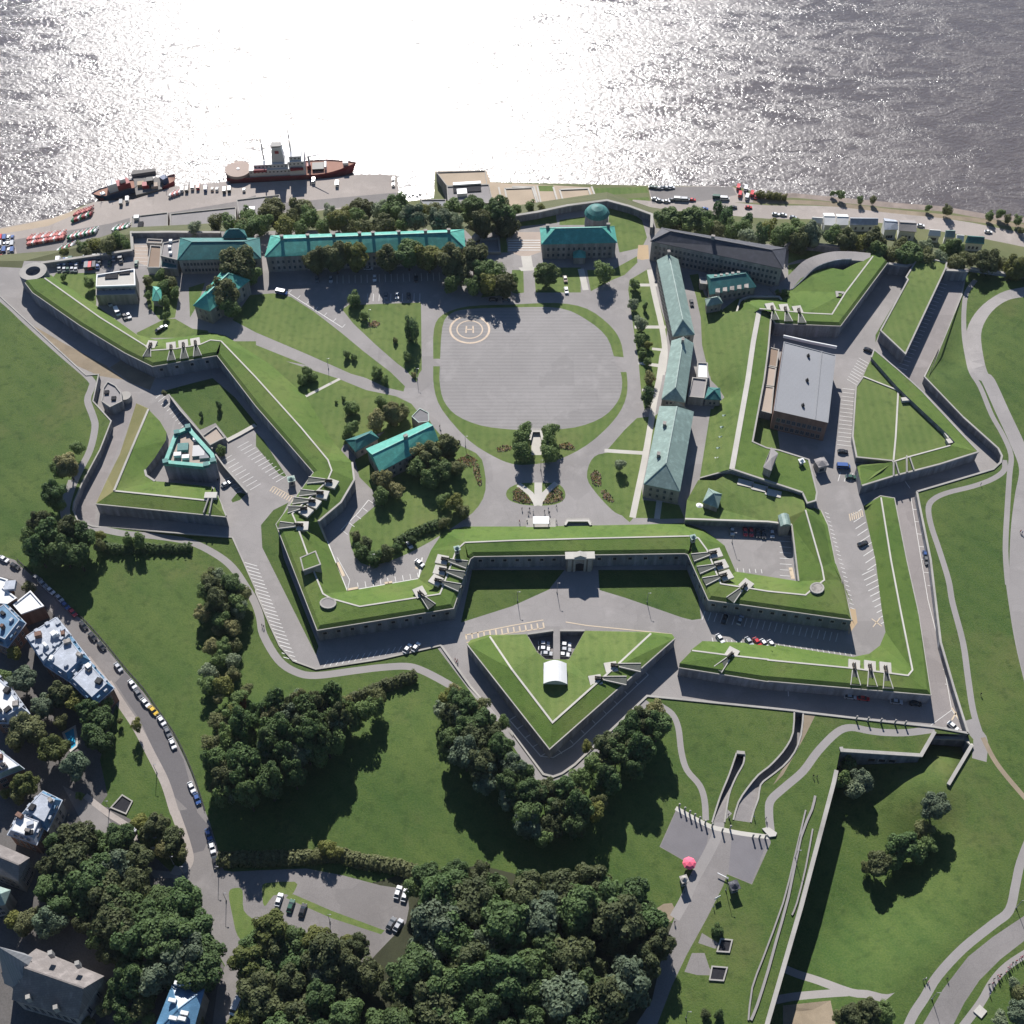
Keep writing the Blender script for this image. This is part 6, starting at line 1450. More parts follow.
p.bays('b0 950,390 b1 80,528', (44, -24), 11); p.bays('b1 -45,850 c1 110,388', (50, 14), 24, w=0.26)
p.bays('c1 270,430 590,366', (18, -28), 13); p.bays('b1 410,955 650,915', (-4, -24), 8); p.line('b1 285,765 365,965 650,915 665,830', 0.5)
p.line('b1 340,720 410,650 450,600', 0.3); p.bays('b1 345,722 450,600', (22, 16), 4); p.line('b1 325,830 375,920 365,965', 0.2)
p.bays('b2 880,888 1000,893', (-3, -16), 5); p.bays('b3 92,745 95,905', (-46, -3), 7)
p.bays('b3 335,662 398,880', (40, -26), 8, w=0.26); p.bays('c3 376,60 452,255', (48, -24), 9, w=0.26); p.bays('b3 228,650 300,900 c3 330,190', (15, 6), 22)
p.bays('@740,320,8 895,1010 930,560', (-118, -14), 14); p.bays('@740,320,8 935,520 1030,350', (-80, -48), 8)
p.bays('b3 280,525 355,530', (10, -35), 3)
p.bays('c2 772,205 c3 280,292', (-12, 34), 22); p.bays('c3 25,345 335,384', (-6, -14), 14); p.bays('c2 800,310 c3 10,340', (4, 16), 12)
p.line('b3 572,592 600,760 640,1000 c3 700,400 735,600 650,662', 0.2); p.bays('b3 604,640 650,900 690,1030 c3 735,500', (-24, -3), 13); p.line('c3 735,600 790,680 650,665', 0.2)
p.bays('a3 716,660 548,1015', (-36, -10), 24); p.bays('a1 300,655 735,642', (0, -32), 18); p.bays('a1 445,725 655,724', (2, -30), 9); p.line('a1 130,692 345,830', 0.3); p.bays('a1 130,692 345,830', (12, -12), 6)
p.line('c2 -10,640 115,785 165,790 240,745 545,460', 0.35); p.bays('c2 200,775 545,460', (-28, -30), 8, w=0.3); p.bays('c2 -10,640 115,785', (26, -16), 4, w=0.3)
p.line('b2 885,640 980,640', 0.2); p.line('c3 80,512 82,545', 0.3); p.line('b3 548,525 568,553', 0.3)
for k in range(18): p.line('a0 %d,%d %d,%d' % (540, 505+k*5, 590, 507+k*5), 0.2) if k % 3 == 0 else None
for k in range(5): p.line('@420,150,7.3142 %d,%d %d,%d' % (645, 660+k*18, 880, 660+k*18), 0.5)
p.done('parking_lines', 'line')
p = Paint()
p.bays('c1 842,318 c2 128,272', (-3, -22), 13, w=0.55); p.line('c1 838,300 1024,262 c2 125,240', 0.4); p.line('c1 842,330 1000,295 c2 128,272', 0.4)
p.line('c2 215,248 300,262 460,278 640,297', 0.4); p.bays('b1 70,545 155,590', (-15, 20), 9, w=0.4); p.line('b1 70,545 155,590', 0.3); p.line('b1 515,935 545,930', 1.6); p.line('b1 365,960 410,952', 1.4); p.line('b1 325,850 350,905', 1.4)
p.bays('b3 325,655 375,640', (5, 28), 6, w=0.4); p.line('c3 735,590 765,640', 0.5); p.line('c3 765,590 735,640', 0.5); p.line('b1 660,850 640,875', 1.2); p.line('b2 720,895 750,900', 1.4) 
p.line('c3 415,235 455,265', 0.4); p.line('c3 450,230 420,268', 0.4)
p.line('b3 90,870 100,915', 1.5)
hx, hy = P('a1 855,838')[0]
def ell(rx, ry, n=48): return [U(hx+rx/4*math.cos(2*math.pi*i/n), hy+ry/4*math.sin(2*math.pi*i/n), 0.03) for i in range(n)]
q = Paint()
for rx, ry, w_ in ((78, 54, 0.95), (51, 35, 0.6)): q.b.kerb(ell(rx, ry), w_, 0.015, closed=True, sink=0)
for s in ('a1 842,824 840,852', 'a1 868,824 869,852', 'a1 842,838 868,838'): q.line(s, 0.7)
M['helipad_paint'] = mat('helipad_paint', (0.52, 0.42, 0.32), var=0.2); q.done('helipad_marking', 'helipad_paint'); p.done('yellow_markings', 'yline')
# ================================================================ FLOWER BEDS (uncountable flowers)
def flowers(label, poly, seed, dens=1.2, z=0.0):
    rg = random.Random(seed); pts = U2(poly, z); xs = [v.x for v in pts]; ys = [v.y for v in pts]
    ms = [mat('flower_pink', (0.45, 0.31, 0.27), var=0.2), mat('flower_cream', (0.60, 0.50, 0.36), var=0.2), mat('flower_leaf', (0.05, 0.075, 0.025), var=0.3), mat('flower_ochre', (0.45, 0.32, 0.14), var=0.2)]
    b = MB()
    def ins(x, y):
        c = False; j = len(pts)-1
        for i in range(len(pts)):
            if (pts[i].y > y) != (pts[j].y > y) and x < (pts[j].x-pts[i].x)*(y-pts[i].y)/(pts[j].y-pts[i].y)+pts[i].x: c = not c
            j = i
        return c
    n = int((max(xs)-min(xs))*(max(ys)-min(ys))*dens*6)
    for _ in range(n):
        x, y = rg.uniform(min(xs), max(xs)), rg.uniform(min(ys), max(ys))
        if not ins(x, y): continue
        r = rg.uniform(0.22, 0.42); h = rg.uniform(0.3, 0.7); m = rg.choice((0, 1, 1, 2, 3, 1, 3, 2)); a = rg.uniform(0, 3)
        q = [Vector((x+r*math.cos(a+i*2.094), y+r*math.sin(a+i*2.094), z+0.02)) for i in range(3)]; t = Vector((x, y, z+h))
        for i in range(3): b.quad(q[i], q[(i+1) % 3], t, m=m)
    o = b.build('flower_bed', ms); o['kind'] = 'stuff'; tag(o, label, 'flower bed', 'flower beds in the citadel gardens')
flowers('left mixed flower bed of the fan shaped garden', 'b2 2,562 28,550 60,578 88,614 40,614 3,602', 1)
flowers('right mixed flower bed of the fan shaped garden', 'b2 122,614 148,572 178,546 206,572 203,600 165,614', 2)
flowers('pale flower bed at the upper left of the round right lawn', 'b2 312,500 335,478 358,500 355,545 325,545', 3)
flowers('narrow flower bed at the lower left of the round right lawn', 'b2 355,562 375,560 412,600 400,612 365,595', 4)
flowers('small flower bed on the verge right of the twin avenue', 'b2 185,378 225,368 255,390 245,402 195,395', 5)
flowers('small flower bed on the verge left of the twin avenue', 'b1 960,395 990,378 1022,385 1020,400 970,410', 6)
flowers('long flower bed along the right rim of the round garden', 'b1 870,450 890,455 905,540 890,545 870,490', 7)
flowers('reddish round flower bed on the triangular lawn below the long range', 'a1 448,812 475,800 498,815 480,832 450,828', 8)
flowers('flower patch by the pale forecourt at the top of the round garden', 'b1 800,440 850,415 885,440 860,470 830,465', 9)
# ================================================================ VEHICLES
CARM = {}
def carpaint(n, c):
    CARM[n] = mat('car_paint_'+n, c, var=0.04, rough=0.28, spec=0.6); return CARM[n]
for n_c, c_ in dict(white=(0.72, 0.72, 0.72), black=(0.018, 0.018, 0.022), grey=(0.14, 0.145, 0.155), silver=(0.42, 0.43, 0.45), red=(0.48, 0.025, 0.03), blue=(0.04, 0.09, 0.26), yellow=(0.62, 0.40, 0.04), green=(0.03, 0.09, 0.06), brown=(0.14, 0.08, 0.05)).items(): carpaint(n_c, c_)
TYRE = mat('tyre_rubber', (0.015, 0.015, 0.015)); LAMPM = mat('headlight_glass', (0.6, 0.6, 0.58), rough=0.2)
def car_proto(kind='car'):
    t = bpy.data.objects.new('parked_car' if kind == 'car' else kind, None)
    COL.objects.link(t)
    if kind == 'car': Lh, Wd = 2.25, 0.9; prof = [(-2.25, .35), (-2.25, .72), (-2.1, .86), (-1.2, .95), (1.55, .98), (2.15, .92), (2.25, .6), (2.25, .35)]; cab = [(-1.15, .93), (-.45, 1.43), (1.15, 1.47), (1.95, .97)]
    else: Lh, Wd = 2.9, 1.02; prof = [(-2.9, .4), (-2.9, .9), (-2.6, 1.15), (-2.2, 1.3), (2.85, 1.3), (2.9, 1.2), (2.9, .4)]; cab = [(-2.3, 1.28), (-1.7, 2.1), (2.8, 2.15), (2.88, 1.28)]
    def ext(pr, w0, w1, zs=0):
        b = MB(); n = len(pr)
        L_ = [Vector((-w0 if z < 1.2 or kind != 'car' else -w1, y, z)) for y, z in pr]; R_ = [Vector((w0 if z < 1.2 or kind != 'car' else w1, y, z)) for y, z in pr]
        for i in range(n):
            j = (i+1) % n; b.quad(L_[j], L_[i], R_[i], R_[j])
        n0 = len(b.v); b.v += L_; b.f.append(tuple(range(n0, n0+n))); b.fm.append(0); n0 = len(b.v); b.v += R_; b.f.append(tuple(range(n0+n-1, n0-1, -1))); b.fm.append(0)
        return b
    bb = ext(prof, Wd, Wd); me = bpy.data.meshes.new('body'); me.from_pydata(bb.v, [], bb.f); me.materials.append(CARM['white'])
    bm = bmesh.new(); bm.from_mesh(me); bmesh.ops.remove_doubles(bm, verts=bm.verts, dist=1e-4)
    bmesh.ops.bevel(bm, geom=[e for e in bm.edges if abs(e.verts[0].co.x-e.verts[1].co.x) < 1e-3], offset=0.11, segments=2, affect='EDGES'); bm.to_mesh(me); bm.free()
    body = link(bpy.data.objects.new('body', me), t)
    g = ext(cab, Wd*0.93, Wd*0.74)
    me = bpy.data.meshes.new('windows'); me.from_pydata(g.v, [], g.f); me.materials.append(M['glass']); link(bpy.data.objects.new('windows', me), t)
    b = MB(); y0, y1 = (cab[1][0]+0.1, cab[2][0]-0.05); w_ = Wd*(0.72 if kind == 'car' else 0.95); zt = max(cab[1][1], cab[2][1])
    b.prism([(-w_, y0), (w_, y0), (w_, y1), (-w_, y1)], cab[1][1]-0.04 if kind == 'car' else zt-0.1, zt+0.035)
    me = bpy.data.meshes.new('roof'); me.from_pydata(b.v, [], b.f); me.materials.append(CARM['white']); link(bpy.data.objects.new('roof', me), t)
    wb = MB(); wb.tube((-0.1, 0, 0), (0.1, 0, 0), 0.33, n=12); wm_ = bpy.data.meshes.new('wheel'); wm_.from_pydata(wb.v, [], wb.f); wm_.materials.append(TYRE)
    for sx in (-1, 1):
        for sy in (-0.62, 0.62):
            w_ = link(bpy.data.objects.new('wheel', wm_), t); w_.location = (sx*(Wd-0.06), sy*Lh, 0.33)
    hb = MB(); hb.box((0, 0, -0.08), 0.36, 0.08, 0.16); hm = bpy.data.meshes.new('headlight'); hm.from_pydata(hb.v, [], hb.f); hm.materials.append(LAMPM)
    for sx in (-1, 1):
        h_ = link(bpy.data.objects.new('headlight', hm), t); h_.location = (sx*(Wd-0.3), -Lh-0.01, 0.72)
    return t
PROTO = {'car': car_proto('car'), 'van': car_proto('van')}; fresh = {'car': True, 'van': True}
CARN = [0]
def vehicle(x, y, d, color, label, z=0.0, kind='car', group=None, sc=1.0):
    """d = heading as a direction in the photograph (px)"""
    if z == 'G': a = UG(x, y); c = UG(x+d[0], y+d[1])
    else: a = U(x, y, z); c = U(x+d[0], y+d[1], z)
    src = PROTO[kind]
    t = src if fresh[kind] else copy_tree(src); fresh[kind] = False
    v = (c-a); t.location = a+Vector((0, 0, 0.03)); t.rotation_euler = (0, 0, math.atan2(v.y, v.x)+math.pi/2); t.scale = (sc, sc, sc)
    for ch in t.children:
        if ch.name.startswith(('body', 'roof')):
            ch.material_slots[0].link = 'OBJECT'; ch.material_slots[0].material = CARM[color]
    tag(t, label, kind, group); CARN[0] += 1
def carrow(s, heading, place, z=0.0, group=None, tangent=False, side='left', kinds=None):
    """'tile x,y,color ...' each becomes one vehicle"""
    its = []; ox = oy = 0; k = 4.0
    for tok in s.split():
        if tok in TILE: ox, oy = TILE[tok]; k = 4.0
        elif tok[0] == '@': a = tok[1:].split(','); ox, oy, k = map(float, a)
        else: a = tok.split(','); its.append((ox+float(a[0])/k, oy+float(a[1])/k, a[2], a[3] if len(a) > 3 else 'car'))
    n = len(its); cnt = {}
    for i in its: cnt[(i[2], i[3])] = cnt.get((i[2], i[3]), 0)+1
    seen_ = {}
    for i, (x, y, c, kd) in enumerate(its):
        if tangent:
            a = its[max(i-1, 0)]; b_ = its[min(i+1, n-1)]; h = (b_[0]-a[0], b_[1]-a[1]); m = math.hypot(*h); h = (h[0]/m*5, h[1]/m*5)
        else: h = heading
        j = seen_.get((c, kd), 0); seen_[(c, kd)] = j+1; tot = cnt[(c, kd)]
        vh = 'van' if kd == 'van' else 'car'
        if tot == 1: lab = '%s %s %s' % (c, vh, place)
        else: lab = '%s of the %s %ss %s' % (('leftmost' if side == 'left' else 'topmost') if j == 0 else ORD[j], c, vh, place)
        vehicle(x, y, h, c, lab, z, kd, group)
carrow('c0 -30,-25,silver 18,0,white 62,28,black 150,76,grey 172,98,silver 203,126,white 238,156,silver 263,185,blue 293,213,red 336,265,black 372,310,black 408,348,black 475,432,silver 531,500,white 555,538,grey 583,574,white 615,606,yellow 648,646,white 672,690,grey 692,738,white 768,912,white 790,958,blue d0 836,268,blue 850,320,white 863,380,black', None, 'parked along the curved street kerb', 'G', 'cars parked along the curved street', True, 'top')
carrow('d1 93,530,white 140,555,green 188,572,black', (2, -6), 'in the lower row of the small car park', 'G', 'cars in the small car park')
carrow('d1 568,500,white 596,512,white', (2, -6), 'in the upper right corner of the small car park', 'G', 'cars in the small car park')
carrow('d1 541,625,grey 569,632,silver', (3, -5), 'at the right end of the small car park by the wood', 'G', 'cars in the small car park')
carrow('d0 600,338,white 527,266,silver', (3, -4), 'standing in the side lane under the trees', 'G', 'cars in the side lane')
carrow('d0 945,955,white,van', (-3, 7), 'bright in the sun at the bottom of the street', 'G')
carrow('a1 103,694,blue,van', (5, 1), 'on the road below the long range')
carrow('a1 475,636,white 245,640,grey 300,640,silver 640,640,black', (0, 5), 'in the shaded bays before the long range', group='cars before the long range')
carrow('a1 565,706,silver 610,708,black 520,708,grey', (0, 5), 'in the sunlit bays below the long range', group='cars before the long range')
carrow('a1 450,597,silver', (5, 0), 'close to the wall of the long range')
carrow('a1 950,722,black 1000,724,grey', (5, 0), 'in tree shade above the parade ground')
carrow('a2 213,640,brown 217,685,white', (1, 5), 'before the central green roofed house')
carrow('a2 718,735,black', (1, 6), 'beside the top pale green roofed range')
carrow('a3 400,924,black', (6, 2), 'at the top of the parking bays right of the warehouse')
carrow('b3 298,410,black 300,470,blue,van 330,512,green', (6, 0.3), 'beside the warehouse yard', group='cars beside the warehouse yard')
carrow('b3 378,778,black', (6, -2), 'alone on the long right ditch road')
carrow('b3 628,824,blue', (1, 6), 'in the narrow right parking lane, upper one')
carrow('c3 703,366,black 632,4,grey', (1.5, 6), 'in the narrow right parking lane')
carrow('c3 738,668,white', (5, 4), 'at the lower end of the right parking lane')
carrow('b2 880,728,silver 932,730,red 956,732,red 982,736,black 1005,740,black b3 15,738,silver', (0.5, 5), 'in the walled parking yard', group='cars in the walled parking yard')
carrow('c2 912,244,silver 850,240,black', (2, -5), 'in the shade below the right bastion wall', group='cars below the right bastion')
carrow('c2 832,318,white 948,330,silver 980,332,red 1008,338,white c3 14,342,white', (3, 4), 'on the sunny edge below the right bastion', group='cars below the right bastion')
carrow('c3 328,550,silver 380,556,red 512,570,silver 588,577,black', (5, 0.6), 'parked in the shaded lower right ditch', group='cars in the lower right ditch')
carrow('c2 128,338,silver 128,358,white 138,378,silver', (4, 0.3), 'on the left side of the ravelin notch', -3.38, 'cars in the ravelin notch')
carrow('c2 213,342,white 213,362,silver 206,382,white', (4, 0.3), 'on the right side of the ravelin notch', -3.38, 'cars in the ravelin notch')
carrow('c1 606,358,white 640,352,white', (3, -4), 'at the foot of the left bastion ditch', group='cars in the left ditch')
carrow('b1 655,856,white', (5, 4), 'in the parking loop inside the left bastion'); carrow('b1 612,782,silver', (3, 4), 'beside the hedge of the round garden')
carrow('b0 905,540,silver', (4, -2), 'by the wall of the left parking yard')
# yard by the cliff wall, upper left
rg = random.Random(5); cols = ['white', 'silver', 'grey', 'white', 'black', 'blue', 'red', 'silver', 'green']
its = []
for (x0, x1, y, n) in ((428, 560, 668, 7), (432, 565, 700, 7), (440, 560, 728, 5), (620, 735, 655, 6), (615, 730, 688, 6), (640, 720, 716, 4)):
    for i in range(n): its.append((x0+(x1-x0)*i/(n-1)+rg.uniform(-3, 3), y-(x0-428)*0.04+rg.uniform(-3, 3)))
its += [(805, 690), (835, 650), (885, 640), (890, 670), (1000, 690)]
its.sort()
for i, (x, y) in enumerate(its):
    vehicle(x/7.3142, 170+y/7.3142, (0.5, -4), rg.choice(cols), '%s vehicle from the left in the crowded yard beside the corner turret' % ordw(i) if i else 'leftmost vehicle in the crowded yard beside the corner turret', 0, 'van' if rg.random() < 0.2 else 'car', 'vehicles in the crowded yard')
its = [(x+rg.uniform(-4, 4), y+rg.uniform(-3, 3)) for y in (500, 545, 590, 640, 672) for x in (-25, 5, 35, 65, 95)]
its.sort()
for i, (x, y) in enumerate(its):
    vehicle(x/7.3142, 170+y/7.3142, (0.5, -4), rg.choice(['white', 'red', 'silver', 'grey', 'blue', 'white']), '%s vehicle from the left in the quay car park at the left picture edge' % ordw(i) if i else 'leftmost vehicle in the quay car park at the left picture edge', RIVER, 'van' if rg.random() < 0.3 else 'car', 'vehicles on the quay')
carrow('@80,130,6.4 265,470,grey,van 305,450,white,van 655,385,white,van 685,385,black,van 722,370,white,van 757,370,red,van 805,380,blue,van 848,385,brown 878,385,grey 925,390,black,van 957,385,black,van @220,130,6.4 600,330,white,van 750,350,white,van 500,495,white 520,520,white 570,500,silver 155,390,black a1 550,240,grey 550,262,black', (0.3, -5), 'standing on the ship quay', RIVER, 'vehicles on the quay')
carrow('a1 575,300,white 588,308,grey 600,298,white 615,306,silver 628,300,black 645,306,white 655,296,grey', (0.3, -4), 'on the narrow quay left of the terminal', RIVER, 'vehicles on the quay')
carrow('a2 560,272,green 575,274,green 590,275,white 605,272,grey 620,275,silver 636,272,white 572,318,white 590,325,silver 618,328,white 640,322,grey 665,320,white,van 690,322,silver,van 720,322,red 770,358,blue 820,312,green,van 850,318,white,van 885,352,black 945,352,red', (4, 0.2), 'in the river car park and road behind the slate block', RIVER, 'vehicles on the river road')
carrow('a2 905,272,red,van 912,300,red,van 935,276,white,van 940,310,white,van 960,298,red,van 975,310,red 985,300,white', (1, -4), 'in the red and white cluster at the end of the river car park', RIVER, 'vehicles in the cluster on the river road')
carrow('a3 30,380,white 60,382,white 100,392,silver 610,425,white 880,450,white', (5, 0.6), 'driving on the river road at upper right', RIVER, 'vehicles on the river road')
# ================================================================ SHIPS AND BUOYS
SHR = mat('ship_red', (0.24, 0.03, 0.035), var=0.15, rough=0.5); SHW = mat('ship_white', (0.62, 0.62, 0.62), var=0.06, rough=0.5); SHB = mat('ship_blue', (0.03, 0.06, 0.14), var=0.1, rough=0.5); DECK = mat('ship_deck', (0.30, 0.17, 0.13), var=0.15); DECKG = mat('helicopter_deck', (0.36, 0.29, 0.25), var=0.1)
def hull(t, L, B, D, m, ox=0, red_bow=True, dm=None):
    n = 16; left = []; right = []; bl = []; br = []
    for i in range(n+1):
        u = i/n; x = -L/2+L*u
        w = B/2*(1-max(0, (u-0.68)/0.32)**2.0)*(1 if u > 0.06 else 0.86); w = max(w, 0.15); sh = D+max(0, (u-0.7)/0.3)**1.5*D*0.45
        left.append(Vector((x, w, sh))); right.append(Vector((x, -w, sh))); xb = x-(2.5*u if u > 0.8 else 0); bl.append(Vector((xb, w*0.82, -1))); br.append(Vector((xb, -w*0.82, -1)))
    b = MB()
    b.wallstrip([p for p in br], right); b.wallstrip(list(reversed(bl)), list(reversed(left))); b.quad(bl[0], br[0], right[0], left[0])
    h = b.build_local('hull', m, t)
    b = MB()
    for i in range(n): b.quad(right[i]-Vector((0, 0, .6)), right[i+1]-Vector((0, 0, .6)), left[i+1]-Vector((0, 0, .6)), left[i]-Vector((0, 0, .6)))
    b.build_local('deck', dm or DECK, t)
def build_local(s, name, m, parent):
    me = bpy.data.meshes.new(name); me.from_pydata(s.v, [], s.f); ms = m if isinstance(m, list) else [m]
    for mm in ms: me.materials.append(mm)
    for p_, i in zip(me.polygons, s.fm): p_.material_index = min(i, len(ms)-1)
    return link(bpy.data.objects.new(name, me), parent)
MB.build_local = build_local
def place(t, a, c):
    v = c-a; t.location = (a+c)/2; t.rotation_euler = (0, 0, math.atan2(v.y, v.x))
sa = U(*P('@220,130,6.4 52,305')[0], RIVER-2); sb = U(*P('@220,130,6.4 876,262')[0], RIVER-2); Ls = (sb-sa).length
t = thing('icebreaker_ship', 'big red hulled ship with white superstructure and funnel moored at the quay', 'ship', Vector((0, 0, 0))); place(t, sa, sb)
hull(t, Ls, 15, 4.4, SHR)
def sbox(name, u0, u1, w, z0, z1, m, par=None, win=False, taper=0):
    z0, z1 = z0-2, z1-2
    b = MB(); x0, x1 = -Ls/2+Ls*u0, -Ls/2+Ls*u1; k = taper
    q0 = [Vector(p) for p in ((x0, -w/2, z0), (x1, -w/2, z0), (x1, w/2, z0), (x0, w/2, z0))]; q1 = [Vector(p) for p in ((x0+k, -w/2+k*.5, z1), (x1-k, -w/2+k*.5, z1), (x1-k, w/2-k*.5, z1), (x0+k, w/2-k*.5, z1))]
    b.wallstrip(q0, q1, closed=True); b.quad(*q1); o = b.build_local(name, m, par or t)
    if win:
        b = MB(); n = max(2, int((x1-x0)/2.2))
        for i in range(n):
            xx = x0+(x1-x0)*(i+.5)/n; b.box((xx, -w/2-0.02, z1-2.0), 1.0, 0.1, 0.8); b.box((xx, w/2+0.02, z1-2.0), 1.0, 0.1, 0.8)
        b.build_local('porthole_row', M['glass'], o)
    return o
sbox('superstructure', 0.18, 0.50, 12, 5.8, 10.5, SHW, win=True); sbox('superstructure', 0.22, 0.48, 9.5, 10.5, 13.5, SHW, win=True); sbox('bridge', 0.49, 0.61, 13.5, 5.8, 16, SHW, win=True); sbox('bridge', 0.50, 0.59, 11, 16, 19, SHW, win=True)
fn = sbox('funnel', 0.36, 0.46, 6, 13.5, 24, SHW, taper=1.2); sbox('funnel_top', 0.372, 0.448, 4.9, 24, 24.8, M['black'], fn); sbox('funnel_badge', 0.395, 0.425, 5.4, 19.5, 21.5, SHR, fn)
for u, hgt in ((0.30, 27), (0.515, 33)):
    b = MB(); x = -Ls/2+Ls*u; b.tube((x, 0, 12), (x, 0, hgt), 0.5, 0.15); b.tube((x, -3, hgt-6), (x, 3, hgt-6), 0.15); b.tube((x, -2, hgt-3), (x, 2, hgt-3), 0.15); b.build_local('mast', M['pole'], t)
b = MB(); x = -Ls/2+Ls*0.09; b.tube((x, 0, 4.2), (x, 0, 6.2), 8.2, n=24); b.build_local('helicopter_deck', DECKG, t)
b = MB(); b.tube((x, 0, 6.2), (x, 0, 6.5), 1.0, n=12); b.build_local('deck_marking', SHW, t)
sbox('cargo_hatch', 0.66, 0.75, 7, 6, 7.5, M['black']); sbox('hatch_cover', 0.755, 0.77, 6, 6, 8.5, SHW); sbox('winch', 0.90, 0.94, 4, 8, 9.8, SHW); sbox('container', 0.62, 0.65, 3, 6, 8.6, SHR)
b = MB(); x = -Ls/2+Ls*0.64; b.tube((x, 0, 6), (x, 0, 13), 0.7, 0.5); b.tube((x, 0, 12.5), (x+11, -4, 17), 0.35, 0.2); b.build_local('deck_crane', SHW, t)
for u in (0.27, 0.55):
    b = MB(); x = -Ls/2+Ls*u; b.tube((x-4, -8, 9.5), (x+4, -8, 9.5), 1.1, 0.9, 10); b.build_local('lifeboat', SHR, t)
def boat(label, a, c, B, D, m, cab, cabm, dm=None, kind='boat'):
    a, c = U(*a, RIVER-2), U(*c, RIVER-2); t = thing(kind, label, 'boat', Vector((0, 0, 0)), 'small vessels at the quay'); place(t, a, c); L_ = (c-a).length
    hull(t, L_, B, D, m, dm=dm)
    for (u0, u1, w_, z0, z1, mm) in cab:
        b = MB(); b.prism([(-L_/2+L_*u0, -w_/2), (-L_/2+L_*u1, -w_/2), (-L_/2+L_*u1, w_/2), (-L_/2+L_*u0, w_/2)], z0, z1); b.build_local('cabin', mm, t)
    b = MB(); b.tube((0, 0, D), (0, 0, D+9), 0.22, 0.1); b.tube((-1.2, 0, D+6), (1.2, 0, D+6), 0.1); b.build_local('mast', M['pole'], t)
pt = lambda s: P(s)[0]
boat('red and blue workboat with a white wheelhouse moored left of the grey barge', pt('a0 545,268'), pt('a0 375,318'), 9, 3.2, SHB, [(0.12, 0.42, 6, 2.8, 6.5, SHR), (0.42, 0.62, 5.5, 2.8, 8.5, SHW), (0.2, 0.32, 3, 6.5, 9, SHW)], SHW)
boat('small dark red boat at the right end of the grey barge', pt('a0 640,275'), pt('a0 705,240'), 7, 3.0, SHR, [(0.2, 0.5, 4, 2.6, 6.5, SHB)], SHW)
boat('small red boat moored near the tip of the far left quay', pt('a0 440,300'), pt('a0 385,322'), 4, 1.6, SHR, [(0.3, 0.6, 2.6, 1.4, 3.4, SHW)], SHW)
t = thing('barge', 'flat grey barge with boxes moored between the two red boats', 'barge', U(*P('a0 595,250')[0], RIVER-2), 'small vessels at the quay')
q = [U(x, y, RIVER) for x, y in P('a0 545,305 650,280 645,235 535,240')]; b = MB(); b.prism(q, RIVER-3.5, RIVER+1.0); b.build('hull', mat('barge_steel', (0.17, 0.16, 0.15), var=0.2), t)
for s, hh, mm in (('a0 585,268', 2.5, SHR), ('a0 565,262', 2, M['sand']), ('a0 605,262', 5, M['black']), ('a0 620,268', 2, M['pinkroof'])):
    b = MB(); b.box(U(*P(s)[0], RIVER+1.0), 4, 4, hh, 0.2); b.build('deck_box', mm, t)
t = thing('barge', 'long flat grey pontoon lying outside the small red boats', 'barge', U(*P('a0 575,212')[0], RIVER-2), 'small vessels at the quay')
q = [U(x, y, RIVER-1) for x, y in P('a0 525,218 622,204 620,194 528,202')]; b = MB(); b.prism(q, RIVER-3.5, RIVER-1); b.build('hull', mat('barge_steel', (0.2, 0.2, 0.2)), t)
# navigation buoys laid out in rows on the quay
def buoy_proto():
    t = bpy.data.objects.new('navigation_buoy', None); COL.objects.link(t)
    b = MB(); b.tube((0, -1.6, 1.0), (0, 0.9, 1.0), 1.0, n=12); b.build_local('float', SHR, t)
    b = MB()
    for a in range(4): b.tube((0.8*math.cos(a*1.57+.78), 0.9, 1+0.8*math.sin(a*1.57+.78)), (0.25*math.cos(a*1.57+.78), 4.0, 1+0.25*math.sin(a*1.57+.78)), 0.08, n=5)
    b.tube((0, 3.8, 1), (0, 4.7, 1), 0.45, 0.1, 8); b.tube((0, 2.3, 1), (0, 2.5, 1), 0.55, n=8); b.build_local('cage', SHR, t)
    return t
BP = buoy_proto(); bf = [True]
BCOL = {'red': SHR, 'green': mat('buoy_green', (0.03, 0.16, 0.08), var=0.2), 'white': SHW, 'pink': mat('faded_red', (0.55, 0.22, 0.20), var=0.2)}
def buoys(tile, x0, x1, y0, y1, n, cs, place_):
    ox, oy, k = tile
    for i in range(n):
        u = i/(n-1); p_ = U(ox+(x0+(x1-x0)*u)/k, oy+(y0+(y1-y0)*u)/k, RIVER)
        t = BP if bf[0] else copy_tree(BP); bf[0] = False
        t.location = p_; t.rotation_euler = (0, 0, -0.25); c = cs[i % len(cs)]
        for ch in t.children: ch.material_slots[0].link = 'OBJECT'; ch.material_slots[0].material = BCOL[c]
        tag(t, '%s buoy in %s, %s from the left' % (c, place_, ordw(i)) if i else '%s buoy in %s, leftmost' % (c, place_), 'buoy', 'buoys laid out on the quay')
z7 = (0, 170, 7.3142)
buoys(z7, 215, 465, 545, 500, 17, ['pink', 'pink', 'white', 'pink', 'red'], 'the long pink row on the far left quay'); buoys(z7, 215, 465, 512, 478, 13, ['pink', 'pink', 'white'], 'the short upper pink row on the far left quay')
buoys(z7, 510, 700, 500, 455, 14, ['green', 'white', 'pink', 'white'], 'the green and white row on the far left quay'); buoys(z7, 430, 530, 600, 560, 7, ['white', 'green', 'red'], 'the low row beside the trees on the quay')
buoys(z7, 540, 665, 375, 330, 10, ['green', 'red', 'red', 'white'], 'the row nearest the water on the left quay'); buoys(z7, 555, 665, 335, 298, 7, ['red', 'pink'], 'the red row at the water edge')
buoys(z7, 835, 935, 445, 425, 7, ['white', 'green', 'white', 'pink'], 'the small row before the quay shed'); buoys((80, 130, 6.4), 582, 640, 425, 405, 5, ['white', 'pink'], 'the row beside the small dark red boat')
